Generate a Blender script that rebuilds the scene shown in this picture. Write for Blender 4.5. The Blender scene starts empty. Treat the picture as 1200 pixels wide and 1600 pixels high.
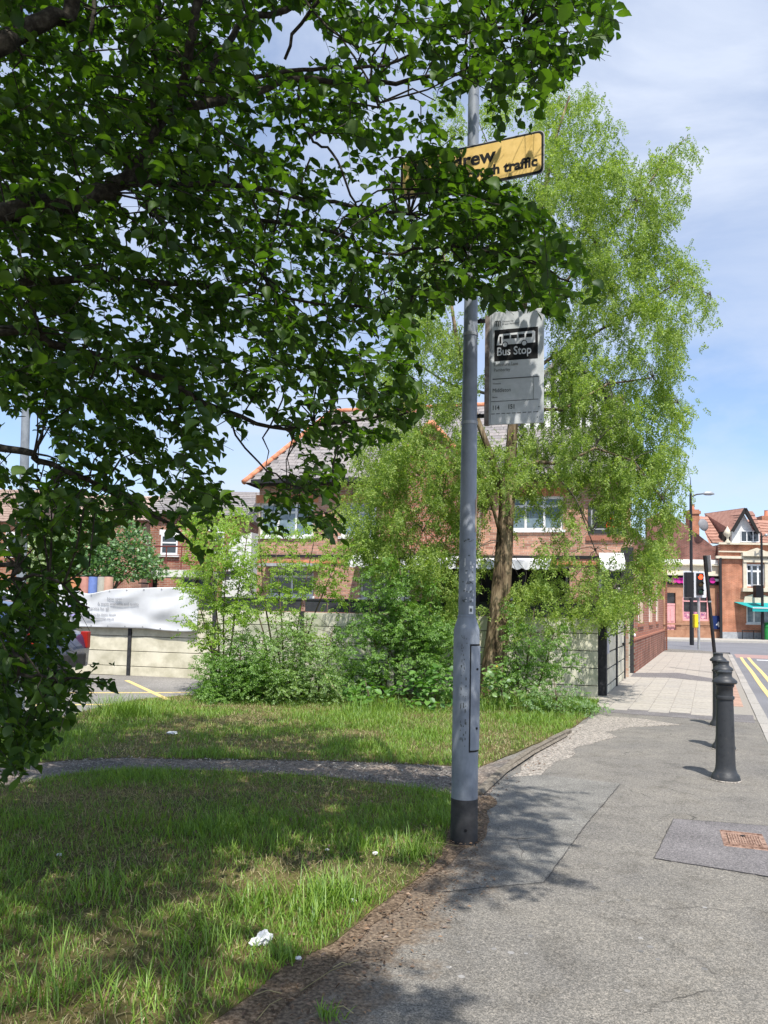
import bpy, math, random
import numpy as np
from mathutils import Vector, Matrix, noise as mnoise
rng = np.random.default_rng(7); random.seed(7)
R = math.radians
sc = bpy.context.scene
COL = sc.collection
# ------------------------------------------------------------------ camera
F = 1202.0; CY = 865.0; PITCH = R(4.1); ROLL = R(1.2); CAMZ = 1.5
camd = bpy.data.cameras.new('camera'); cam = bpy.data.objects.new('camera', camd); COL.objects.link(cam)
CR = Matrix.Rotation(R(90) + PITCH, 3, 'X') @ Matrix.Rotation(ROLL, 3, 'Z')
cam.matrix_world = Matrix.Translation((0, 0, CAMZ)) @ CR.to_4x4()
camd.sensor_fit = 'HORIZONTAL'; camd.sensor_width = 27.0; camd.lens = 27.0 * F / 1200.0
camd.shift_y = (CY - 800.0) / 1200.0; camd.clip_start = 0.05; camd.clip_end = 2000
sc.camera = cam
# ------------------------------------------------------------------ sun, sky
SUN_EL = R(60); SH = Vector((-0.16, 1.0)).normalized()      # direction the shadows fall
sd = bpy.data.lights.new('sun', 'SUN'); sun = bpy.data.objects.new('sun', sd); COL.objects.link(sun)
sd.energy = 4.9; sd.angle = R(0.55); sd.color = (1.0, 0.955, 0.88)
to_sun = Vector((-SH.x * math.cos(SUN_EL), -SH.y * math.cos(SUN_EL), math.sin(SUN_EL)))
sun.rotation_euler = to_sun.to_track_quat('Z', 'Y').to_euler(); sun.location = (0, 0, 30)
w = bpy.data.worlds.new('World'); sc.world = w; w.use_nodes = True
nt = w.node_tree; nt.nodes.clear(); N = nt.nodes.new; L = nt.links.new
sky = N('ShaderNodeTexSky'); sky.sky_type = 'NISHITA'; sky.sun_disc = False; sky.sun_elevation = SUN_EL
sky.sun_rotation = math.atan2(to_sun.x, to_sun.y); sky.air_density = 1.0; sky.dust_density = 1.2; sky.ozone_density = 1.4
tc = N('ShaderNodeTexCoord'); mp = N('ShaderNodeMapping'); mp.inputs['Scale'].default_value = (1.2, 1.2, 2.4)
mp.inputs['Rotation'].default_value = (0.15, 0.3, 0.5); mp.inputs['Location'].default_value = (0.35, 0.1, 0.2)
n1 = N('ShaderNodeTexNoise'); n1.inputs['Scale'].default_value = 2.1; n1.inputs['Detail'].default_value = 7; n1.inputs['Roughness'].default_value = 0.56
n1.inputs['Distortion'].default_value = 0.5
cr = N('ShaderNodeValToRGB'); cr.color_ramp.elements[0].position = 0.38; cr.color_ramp.elements[1].position = 0.68
cr.color_ramp.elements[0].color = (0.12, 0.12, 0.12, 1); cr.color_ramp.elements[1].color = (0.92, 0.92, 0.92, 1)
mx = N('ShaderNodeMixRGB'); mx.inputs[2].default_value = (6.2, 6.9, 8.3, 1)
sk2 = N('ShaderNodeMixRGB'); sk2.blend_type = 'MULTIPLY'; sk2.inputs[0].default_value = 1; sk2.inputs[2].default_value = (1.5, 1.6, 1.75, 1)
bg = N('ShaderNodeBackground'); bg.inputs['Strength'].default_value = 0.095; ow = N('ShaderNodeOutputWorld')
L(tc.outputs['Generated'], mp.inputs['Vector']); L(mp.outputs[0], n1.inputs['Vector']); L(n1.outputs['Fac'], cr.inputs[0])
L(cr.outputs[0], mx.inputs[0]); L(sky.outputs[0], sk2.inputs[1]); L(sk2.outputs[0], mx.inputs[1]); L(mx.outputs[0], bg.inputs[0]); L(bg.outputs[0], ow.inputs[0])
sc.view_settings.view_transform = 'Standard'; sc.view_settings.look = 'None'; sc.view_settings.exposure = 0.42; sc.view_settings.gamma = 1.0
sc.view_settings.use_curve_mapping = False
sc.render.engine = 'CYCLES'; sc.cycles.use_denoising = True
sc.cycles.max_bounces = 7; sc.cycles.transparent_max_bounces = 8; sc.cycles.transmission_bounces = 4
sc.cycles.sample_clamp_indirect = 6

# ------------------------------------------------------------------ placing helpers
def ray(px, py):
    return (CR @ Vector(((px - 600) / F, (CY - py) / F, -1.0)))
def G(px, py, z=0.0):
    d = ray(px, py); t = (z - CAMZ) / d.z
    return Vector((d.x * t, d.y * t, z))
def P(px, py, Y):
    d = ray(px, py); t = Y / d.y
    return Vector((d.x * t, Y, CAMZ + d.z * t))
CRi = np.array(CR.transposed())
def proj(p):                                   # (N,3) world -> photo pixels, depth
    p = np.atleast_2d(np.asarray(p, float)) - np.array([0, 0, CAMZ])
    c = p @ CRi.T; d = np.maximum(-c[:, 2], 1e-3)
    return 600 + F * c[:, 0] / d, CY - F * c[:, 1] / d, -c[:, 2]
def PL(px, py, O, ang):                        # pixel on the vertical plane through O with direction ang -> (along, z)
    d = ray(px, py); u = Vector((math.cos(ang), math.sin(ang))); n = Vector((-u.y, u.x))
    t = (n.x * O[0] + n.y * O[1]) / (n.x * d.x + n.y * d.y)
    return (u.x * (d.x * t - O[0]) + u.y * (d.y * t - O[1])), CAMZ + d.z * t

# ------------------------------------------------------------------ materials
def _ramp(nt, cols, pos=None):
    r = nt.nodes.new('ShaderNodeValToRGB'); e = r.color_ramp.elements
    while len(e) < len(cols): e.new(0.5)
    for i, c in enumerate(cols):
        e[i].position = pos[i] if pos else i / max(1, len(cols) - 1); e[i].color = (*c[:3], 1)
    return r
def _rand(nt):
    oi = nt.nodes.new('ShaderNodeObjectInfo'); ge = nt.nodes.new('ShaderNodeNewGeometry')
    a = nt.nodes.new('ShaderNodeMath'); a.operation = 'ADD'; f = nt.nodes.new('ShaderNodeMath'); f.operation = 'FRACT'
    nt.links.new(oi.outputs['Random'], a.inputs[0]); nt.links.new(ge.outputs['Random Per Island'], a.inputs[1]); nt.links.new(a.outputs[0], f.inputs[0])
    return f
MATS = {}
def mat(name, cols, rough=0.8, scale=8.0, detail=5, lo=0.35, hi=0.65, bump=0.0, bscale=None, metal=0.0, spec=0.3, rnd=None, big=None, emit=None, coord='pos', coat=0.0, stretch=None, bdist=0.01, vor=None, cracks=False):
    if name in MATS: return MATS[name]
    m = bpy.data.materials.new(name); m.use_nodes = True; MATS[name] = m
    nt = m.node_tree; b = nt.nodes['Principled BSDF']; N = nt.nodes.new; L = nt.links.new
    b.inputs['Roughness'].default_value = rough; b.inputs['Metallic'].default_value = metal
    b.inputs['Specular IOR Level'].default_value = spec; b.inputs['Coat Weight'].default_value = coat
    if not isinstance(cols[0], (tuple, list)): cols = [cols]
    g = N('ShaderNodeNewGeometry'); src = g.outputs['Position']
    if coord == 'obj': src = N('ShaderNodeTexCoord').outputs['Object']
    if stretch:
        mp = N('ShaderNodeMapping'); mp.inputs['Scale'].default_value = stretch; L(src, mp.inputs[0]); src = mp.outputs[0]
    n = N('ShaderNodeTexNoise'); n.inputs['Scale'].default_value = scale; n.inputs['Detail'].default_value = detail; n.inputs['Roughness'].default_value = 0.65
    L(src, n.inputs['Vector'])
    k = len(cols)
    r = _ramp(nt, cols if k > 1 else [tuple(c * 0.9 for c in cols[0]), tuple(min(1, c * 1.1) for c in cols[0])], None if k == 1 else [lo + (hi - lo) * i / (k - 1) for i in range(k)])
    if k == 1: r.color_ramp.elements[0].position = lo; r.color_ramp.elements[1].position = hi
    L(n.outputs['Fac'], r.inputs[0]); out = r.outputs[0]
    if rnd:                                      # value / tint change from piece to piece
        rr = _ramp(nt, rnd); rr.color_ramp.interpolation = 'LINEAR'; L(_rand(nt).outputs[0], rr.inputs[0])
        mm = N('ShaderNodeMixRGB'); mm.blend_type = 'MULTIPLY'; mm.inputs[0].default_value = 1; L(out, mm.inputs[1]); L(rr.outputs[0], mm.inputs[2]); out = mm.outputs[0]
    if big:                                      # (scale, colour multiplier lo, hi, p0, p1)
        n3 = N('ShaderNodeTexNoise'); n3.inputs['Scale'].default_value = big[0]; n3.inputs['Detail'].default_value = 6; n3.inputs['Roughness'].default_value = 0.6; L(g.outputs['Position'], n3.inputs['Vector'])
        r3 = _ramp(nt, [big[1], big[2]], [big[3], big[4]]); L(n3.outputs['Fac'], r3.inputs[0])
        m3 = N('ShaderNodeMixRGB'); m3.blend_type = 'MULTIPLY'; m3.inputs[0].default_value = 1; L(out, m3.inputs[1]); L(r3.outputs[0], m3.inputs[2]); out = m3.outputs[0]
    if vor:                                      # loose stones of the aggregate, each its own shade
        vo = N('ShaderNodeTexVoronoi'); vo.inputs['Scale'].default_value = vor[0]; L(g.outputs['Position'], vo.inputs['Vector']); sp = N('ShaderNodeSeparateColor'); L(vo.outputs['Color'], sp.inputs[0])
        rv = _ramp(nt, [vor[1], (1, 1, 1), vor[2]], [0.1, 0.6, 0.97]); L(sp.outputs[0], rv.inputs[0]); mv = N('ShaderNodeMixRGB'); mv.blend_type = 'MULTIPLY'; mv.inputs[0].default_value = 1; L(out, mv.inputs[1]); L(rv.outputs[0], mv.inputs[2]); out = mv.outputs[0]
    if cracks:
        ns = N('ShaderNodeTexNoise'); ns.inputs['Scale'].default_value = 5; ns.inputs['Detail'].default_value = 5; L(g.outputs['Position'], ns.inputs[0])
        va = N('ShaderNodeVectorMath'); va.operation = 'MULTIPLY_ADD'; va.inputs[1].default_value = (.3, .3, 0); L(ns.outputs['Color'], va.inputs[0]); L(g.outputs['Position'], va.inputs[2])
        vc = N('ShaderNodeTexVoronoi'); vc.feature = 'DISTANCE_TO_EDGE'; vc.inputs['Scale'].default_value = .85; L(va.outputs[0], vc.inputs['Vector'])
        lt = N('ShaderNodeMapRange'); lt.inputs['From Min'].default_value = .0; lt.inputs['From Max'].default_value = .006; L(vc.outputs['Distance'], lt.inputs['Value'])
        nm = N('ShaderNodeTexNoise'); nm.inputs['Scale'].default_value = 1.1; nm.inputs['Detail'].default_value = 2; L(g.outputs['Position'], nm.inputs[0]); mk = N('ShaderNodeMapRange'); mk.inputs['From Min'].default_value = .52; mk.inputs['From Max'].default_value = .60; L(nm.outputs[0], mk.inputs['Value'])
        iv = N('ShaderNodeMath'); iv.operation = 'SUBTRACT'; iv.inputs[0].default_value = 1; L(lt.outputs[0], iv.inputs[1]); mu_ = N('ShaderNodeMath'); mu_.operation = 'MULTIPLY'; L(iv.outputs[0], mu_.inputs[0]); L(mk.outputs[0], mu_.inputs[1])
        mc = N('ShaderNodeMixRGB'); L(mu_.outputs[0], mc.inputs[0]); L(out, mc.inputs[1]); mc.inputs[2].default_value = (.05, .047, .043, 1); out = mc.outputs[0]
        nb_ = N('ShaderNodeTexNoise'); nb_.inputs['Scale'].default_value = 4.2; nb_.inputs['Detail'].default_value = 8; nb_.inputs['Roughness'].default_value = .7; L(g.outputs['Position'], nb_.inputs[0]); rb_ = _ramp(nt, [(.74, .73, .71), (1, 1, 1), (1.1, 1.09, 1.07)], [.32, .5, .7]); L(nb_.outputs[0], rb_.inputs[0])
        mb_ = N('ShaderNodeMixRGB'); mb_.blend_type = 'MULTIPLY'; mb_.inputs[0].default_value = 1; L(out, mb_.inputs[1]); L(rb_.outputs[0], mb_.inputs[2]); out = mb_.outputs[0]
    L(out, b.inputs['Base Color'])
    if emit: b.inputs['Emission Color'].default_value = (*emit[0], 1); b.inputs['Emission Strength'].default_value = emit[1]
    if bump:
        n2 = N('ShaderNodeTexNoise'); n2.inputs['Scale'].default_value = bscale or scale; n2.inputs['Detail'].default_value = 4; L(src, n2.inputs['Vector'])
        bp = N('ShaderNodeBump'); bp.inputs['Strength'].default_value = bump; bp.inputs['Distance'].default_value = bdist; L(n2.outputs['Fac'], bp.inputs['Height']); L(bp.outputs[0], b.inputs['Normal'])
    return m
def leaf_mat(name, dark, light, trans=0.45, tcol=None, rough=0.5, gloss=0.06):
    m = bpy.data.materials.new(name); m.use_nodes = True; nt = m.node_tree; nt.nodes.clear(); N = nt.nodes.new; L = nt.links.new
    r = _ramp(nt, [dark, tuple((a + b) / 2 for a, b in zip(dark, light)), light], [0, 0.6, 1]); L(_rand(nt).outputs[0], r.inputs[0])
    d = N('ShaderNodeBsdfDiffuse'); L(r.outputs[0], d.inputs[0])
    t = N('ShaderNodeBsdfTranslucent'); mm = N('ShaderNodeMixRGB'); mm.blend_type = 'MULTIPLY'; mm.inputs[0].default_value = 1; mm.inputs[2].default_value = (*(tcol or (1.3, 1.5, 0.5)), 1)
    L(r.outputs[0], mm.inputs[1]); L(mm.outputs[0], t.inputs[0])
    mx = N('ShaderNodeMixShader'); mx.inputs[0].default_value = trans; L(d.outputs[0], mx.inputs[1]); L(t.outputs[0], mx.inputs[2])
    gl = N('ShaderNodeBsdfGlossy'); gl.inputs['Roughness'].default_value = rough; gl.inputs[0].default_value = (0.9, 0.95, 1, 1)
    fr = N('ShaderNodeMixShader'); fr.inputs[0].default_value = gloss; L(mx.outputs[0], fr.inputs[1]); L(gl.outputs[0], fr.inputs[2])
    o = N('ShaderNodeOutputMaterial'); L(fr.outputs[0], o.inputs[0]); MATS[name] = m; return m
def glass_mat(name, col=(0.03, 0.04, 0.05)):
    return mat(name, col, rough=0.08, spec=0.9, scale=2)
def brick_tex(name, c1, c2, mortar, axis='x'):
    m = bpy.data.materials.new(name); m.use_nodes = True; nt = m.node_tree; b = nt.nodes['Principled BSDF']; N = nt.nodes.new; L = nt.links.new
    b.inputs['Roughness'].default_value = 0.85; b.inputs['Specular IOR Level'].default_value = 0.2
    tc = N('ShaderNodeTexCoord'); sp = N('ShaderNodeSeparateXYZ'); cb = N('ShaderNodeCombineXYZ'); L(tc.outputs['Object'], sp.inputs[0])
    L(sp.outputs['X' if axis == 'x' else 'Y'], cb.inputs[0]); L(sp.outputs['Z'], cb.inputs[1])
    t = N('ShaderNodeTexBrick'); t.inputs['Scale'].default_value = 1; t.inputs['Brick Width'].default_value = 0.225; t.inputs['Row Height'].default_value = 0.075
    t.inputs['Mortar Size'].default_value = 0.008; t.inputs['Color1'].default_value = (*c1, 1); t.inputs['Color2'].default_value = (*c2, 1); t.inputs['Mortar'].default_value = (*mortar, 1)
    L(cb.outputs[0], t.inputs[0])
    n = N('ShaderNodeTexNoise'); n.inputs['Scale'].default_value = 1.5; n.inputs['Detail'].default_value = 6; L(tc.outputs['Object'], n.inputs[0])
    r = _ramp(nt, [(0.62, 0.6, 0.6), (1.1, 1.1, 1.1)], [0.35, 0.65]); L(n.outputs[0], r.inputs[0])
    mm = N('ShaderNodeMixRGB'); mm.blend_type = 'MULTIPLY'; mm.inputs[0].default_value = 1; L(t.outputs[0], mm.inputs[1]); L(r.outputs[0], mm.inputs[2]); L(mm.outputs[0], b.inputs['Base Color'])
    return m

m_tarmac = mat('weathered_tarmac', cracks=True, cols= [(0.145, 0.138, 0.126), (0.185, 0.176, 0.161), (0.23, 0.219, 0.2)], rough=0.95, scale=40, detail=6, lo=0.3, hi=0.70, bump=0.5, bscale=170, bdist=0.005, vor=(190, (0.6, 0.6, 0.6), (1.55, 1.5, 1.45)), big=(1.1, (0.84, 0.84, 0.85), (1.12, 1.1, 1.06), 0.34, 0.66))
m_tarmac_smooth = mat('fine_tarmac_patch', cracks=True, cols= [(0.15, 0.147, 0.138), (0.185, 0.18, 0.169), (0.22, 0.214, 0.2)], vor=(190, (0.6, 0.6, 0.6), (1.6, 1.55, 1.5)), rough=0.9, scale=150, detail=3, lo=0.3, hi=0.7, bump=0.35, bscale=160, bdist=0.003, big=(1.8, (0.85, 0.85, 0.85), (1.1, 1.1, 1.08), 0.35, 0.65))
m_tarmac_dark = mat('dark_tarmac_patch', [(0.13, 0.122, 0.125), (0.165, 0.155, 0.155), (0.2, 0.19, 0.19)], vor=(170, (0.65, 0.65, 0.65), (1.6, 1.55, 1.55)), rough=0.9, scale=90, detail=3, lo=0.32, hi=0.74, bump=0.5, bscale=110, bdist=0.004, big=(2.5, (0.85, 0.85, 0.85), (1.1, 1.1, 1.1), 0.35, 0.65))
m_road = mat('road_asphalt', [(0.13, 0.13, 0.14), (0.22, 0.22, 0.235)], rough=0.85, scale=60, bump=0.2, big=(0.5, (0.88, 0.88, 0.88), (1.08, 1.08, 1.08), 0.35, 0.65))
m_carpark = mat('car_park_asphalt', [(0.15, 0.14, 0.13), (0.30, 0.285, 0.27)], rough=0.9, scale=40, bump=0.3, big=(0.9, (0.8, 0.8, 0.8), (1.1, 1.1, 1.1), 0.35, 0.65))
m_path = mat('stony_path', [(0.09, 0.078, 0.068), (0.20, 0.175, 0.155), (0.48, 0.43, 0.38)], rough=0.95, scale=45, detail=6, lo=0.36, hi=0.72, bump=0.8, bscale=50, bdist=0.012, big=(1.3, (0.7, 0.72, 0.75), (1.15, 1.05, 0.95), 0.38, 0.62))
m_rubble = mat('worn_pale_surface', [(0.16, 0.145, 0.125), (0.30, 0.275, 0.245), (0.42, 0.385, 0.34)], vor=(60, (0.5, 0.48, 0.46), (1.35, 1.3, 1.25)), rough=0.95, scale=60, detail=6, lo=0.3, hi=0.68, bump=0.7, bscale=70, bdist=0.008)
m_soil = mat('grass_soil', [(0.055, 0.05, 0.02), (0.10, 0.085, 0.035), (0.15, 0.12, 0.06)], rough=1, scale=14, detail=8, bump=0.8, bscale=60, big=(1.2, (0.7, 0.8, 0.6), (1.2, 1.1, 1), 0.4, 0.6))
m_litter_soil = mat('brown_leaf_mould', [(0.05, 0.035, 0.024), (0.135, 0.095, 0.062), (0.27, 0.20, 0.14)], rough=1, scale=60, detail=6, bump=1, bscale=90, bdist=0.01)
m_flag = mat('buff_flagstone', [(0.30, 0.275, 0.245), (0.42, 0.39, 0.35)], rough=0.9, scale=20, bump=0.2, rnd=[(0.93, 0.93, 0.94), (1.0, 0.99, 0.97), (1.05, 1.04, 1.02)])
m_joint = mat('flag_joint', [(0.24, 0.22, 0.195), (0.31, 0.285, 0.25)], rough=1, scale=30)
m_tactile = mat('red_tactile_block', [(0.34, 0.21, 0.16), (0.46, 0.30, 0.23)], rough=0.9, scale=20, rnd=[(0.85, 0.85, 0.85), (1.1, 1.1, 1.1)])
m_kerb = mat('granite_kerb', [(0.26, 0.245, 0.225), (0.42, 0.40, 0.37)], rough=0.85, scale=60, rnd=[(0.86, 0.86, 0.86), (1.08, 1.06, 1.04)])
m_yellow = mat('worn_yellow_road_paint', [(0.30, 0.27, 0.21), (0.62, 0.45, 0.17), (0.70, 0.52, 0.22)], rough=0.8, scale=25, lo=0.28, hi=0.5)
m_whitep = mat('white_road_paint', [(0.3, 0.3, 0.3), (0.7, 0.7, 0.68)], rough=0.8, scale=20, lo=0.3, hi=0.5)
m_redroad = mat('red_road_surface', [(0.28, 0.18, 0.16), (0.38, 0.26, 0.24)], rough=0.9, scale=20)
m_edge = mat('edging_concrete', [(0.10, 0.085, 0.065), (0.24, 0.21, 0.17)], rough=0.95, scale=25, bump=0.4)
m_polegrey = mat('grey_painted_steel', [(0.19, 0.215, 0.25), (0.27, 0.295, 0.335)], rough=0.5, scale=9, spec=0.4, bump=0.08, bscale=40, stretch=(1, 1, 0.35), big=(6, (0.75, 0.75, 0.77), (1.06, 1.06, 1.06), 0.33, 0.55))
m_poleblk = mat('black_base_paint', [(0.028, 0.028, 0.03), (0.05, 0.05, 0.052)], rough=0.6, scale=14, bump=0.1)
m_bollard = mat('black_bollard_paint', [(0.018, 0.02, 0.024), (0.032, 0.035, 0.04), (0.036, 0.038, 0.042), (0.10, 0.085, 0.07)], lo=.3, hi=.78, rough=0.5, scale=22, detail=8, spec=0.45, bump=0.15, bscale=60)
m_blacksteel = mat('black_street_steel', [(0.012, 0.012, 0.014), (0.02, 0.02, 0.022)], rough=0.45, scale=10)
m_greysteel = mat('galvanised_steel', [(0.33, 0.34, 0.35), (0.45, 0.46, 0.47)], rough=0.5, scale=10, metal=0.4)
m_rust = mat('rusty_iron', [(0.12, 0.07, 0.05), (0.27, 0.17, 0.13), (0.38, 0.26, 0.2)], rough=0.9, scale=40, bump=0.5)
m_signgrey = mat('bus_sign_face', [(0.47, 0.49, 0.50), (0.56, 0.58, 0.59)], rough=0.45, scale=6, big=(9, (0.88, 0.9, 0.88), (1.03, 1.03, 1.03), 0.35, 0.6))
m_black = mat('sign_black', (0.006, 0.006, 0.007), rough=0.5)
m_white = mat('sign_white', (0.62, 0.64, 0.65), rough=0.5)
m_ink = mat('grey_ink', (0.09, 0.10, 0.10), rough=0.7)
m_faded = mat('faded_ink', (0.15, 0.165, 0.155), rough=0.7)
m_signyel = mat('yellow_sign_face', [(0.74, 0.50, 0.16), (0.82, 0.57, 0.21)], rough=0.4, scale=7, big=(12, (0.8, 0.78, 0.7), (1, 1, 1), 0.3, 0.5))
m_channel = mat('weathered_channel', [(0.12, 0.09, 0.075), (0.26, 0.23, 0.21)], rough=0.7, scale=18)
m_concrete = mat('painted_concrete_board', [(0.56, 0.55, 0.45), (0.68, 0.66, 0.55)], rough=0.85, scale=5, detail=7, bump=0.15, bscale=30, rnd=[(0.92, 0.93, 0.92), (1.03, 1.02, 1.0)], stretch=(1, 1, 0.4), big=(2.2, (0.60, 0.64, 0.56), (1.06, 1.05, 1.04), 0.34, 0.60))
m_concretel = mat('cream_concrete_board', [(0.60, 0.57, 0.46), (0.70, 0.67, 0.55)], rough=0.85, scale=4, detail=7, bump=0.12, bscale=30, rnd=[(0.95, 0.95, 0.95), (1.03, 1.02, 1.0)], big=(3, (0.76, 0.75, 0.70), (1.04, 1.03, 1.02), 0.34, 0.56))
m_postblk = mat('black_painted_post', [(0.02, 0.021, 0.024), (0.045, 0.046, 0.05)], rough=0.7, scale=12)
m_screen = mat('charcoal_screen_board', [(0.03, 0.032, 0.037), (0.055, 0.058, 0.066)], rough=0.5, scale=4)
m_brick = mat('red_brick', [(0.30, 0.125, 0.085), (0.40, 0.18, 0.12)], rough=0.9, scale=30, bump=0.2, rnd=[(0.8, 0.78, 0.78), (0.95, 0.95, 0.95), (1.05, 1.02, 1.0), (1.12, 1.1, 1.08)])
m_brickp = mat('pale_red_brick', [(0.38, 0.20, 0.145), (0.50, 0.29, 0.21)], rough=0.9, scale=30, bump=0.2, rnd=[(0.6, 0.55, 0.55), (0.92, 0.9, 0.9), (1.05, 1.03, 1.0), (1.16, 1.14, 1.12)])
m_orange = mat('orange_rubbed_brick', [(0.46, 0.17, 0.08), (0.56, 0.24, 0.13)], rough=0.85, scale=20, rnd=[(0.8, 0.8, 0.8), (1.1, 1.1, 1.1)])
m_mortar = mat('brick_mortar', [(0.46, 0.38, 0.31), (0.56, 0.48, 0.40)], rough=1, scale=20)
m_slate = mat('grey_slate', [(0.19, 0.175, 0.17), (0.29, 0.27, 0.265)], rough=0.7, scale=10, spec=0.35, rnd=[(0.72, 0.72, 0.74), (1.0, 1, 1), (1.14, 1.1, 1.08)])
m_slatesub = mat('slate_underlay', (0.04, 0.038, 0.037), rough=1)
m_ridge = mat('terracotta_ridge', [(0.50, 0.19, 0.10), (0.64, 0.28, 0.17)], rough=0.9, scale=20, rnd=[(0.8, 0.8, 0.8), (1.1, 1.1, 1.1)])
m_upvc = mat('white_window_frame', (0.72, 0.73, 0.74), rough=0.4)
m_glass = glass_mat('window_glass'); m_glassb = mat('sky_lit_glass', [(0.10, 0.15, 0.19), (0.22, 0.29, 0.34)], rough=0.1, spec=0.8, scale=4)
m_render = mat('white_render', [(0.66, 0.66, 0.64), (0.78, 0.78, 0.76)], rough=0.9, scale=6)
m_timber = mat('black_timber', (0.02, 0.018, 0.017), rough=0.8)
m_canvas = mat('white_awning_canvas', [(0.70, 0.70, 0.70), (0.8, 0.8, 0.8)], rough=0.9, scale=3)
m_lead = mat('lead_sheet', [(0.28, 0.29, 0.31), (0.42, 0.43, 0.45)], rough=0.6, scale=6)
m_gutter = mat('black_gutter', (0.02, 0.02, 0.022), rough=0.5)
m_bark = mat('grey_bark', [(0.045, 0.04, 0.03), (0.10, 0.09, 0.07), (0.17, 0.155, 0.12)], rough=0.95, scale=30, detail=6, bump=0.7, bscale=40, stretch=(1, 1, 0.4))
m_barkdark = mat('dark_bark', [(0.014, 0.011, 0.008), (0.035, 0.029, 0.021), (0.075, 0.066, 0.05)], rough=0.95, scale=30, detail=6, bump=0.7, bscale=40)
m_barkb = mat('furrowed_brown_bark', [(0.045, 0.03, 0.018), (0.16, 0.115, 0.07), (0.36, 0.28, 0.18)], rough=0.95, scale=14, detail=7, lo=0.36, hi=0.66, bump=1.0, bscale=16, stretch=(1, 1, 0.14), bdist=0.05)
m_twig = mat('thin_stem_bark', (0.10, 0.075, 0.05), rough=0.9)
l_near = leaf_mat('broad_leaf', (0.024, 0.056, 0.010), (0.090, 0.155, 0.026), trans=0.45, tcol=(1.6, 1.9, 0.38), rough=0.5, gloss=0.02)
l_weep = leaf_mat('feathery_leaflet', (0.14, 0.235, 0.036), (0.385, 0.48, 0.115), trans=0.48, tcol=(1.25, 1.35, 0.5), gloss=0.02)
l_sap = leaf_mat('sapling_leaflet', (0.16, 0.28, 0.035), (0.34, 0.48, 0.08), trans=0.5, tcol=(1.25, 1.35, 0.5), gloss=0.02)
l_bush = leaf_mat('bush_leaflet', (0.09, 0.19, 0.03), (0.20, 0.34, 0.06), trans=0.4, gloss=0.03)
l_weed = leaf_mat('weed_leaf', (0.07, 0.17, 0.03), (0.17, 0.33, 0.065), trans=0.4, gloss=0.03)
l_back = leaf_mat('distant_leaf', (0.07, 0.13, 0.035), (0.17, 0.25, 0.08), trans=0.35, gloss=0.02)
l_grass = leaf_mat('grass_blade', (0.105, 0.21, 0.026), (0.27, 0.41, 0.055), trans=0.35, tcol=(1.25, 1.3, 0.5), gloss=0.03)
l_dry = leaf_mat('dry_grass_blade', (0.24, 0.20, 0.095), (0.54, 0.47, 0.26), trans=0.3, tcol=(1.1, 1.0, 0.6), gloss=0.02)

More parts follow.
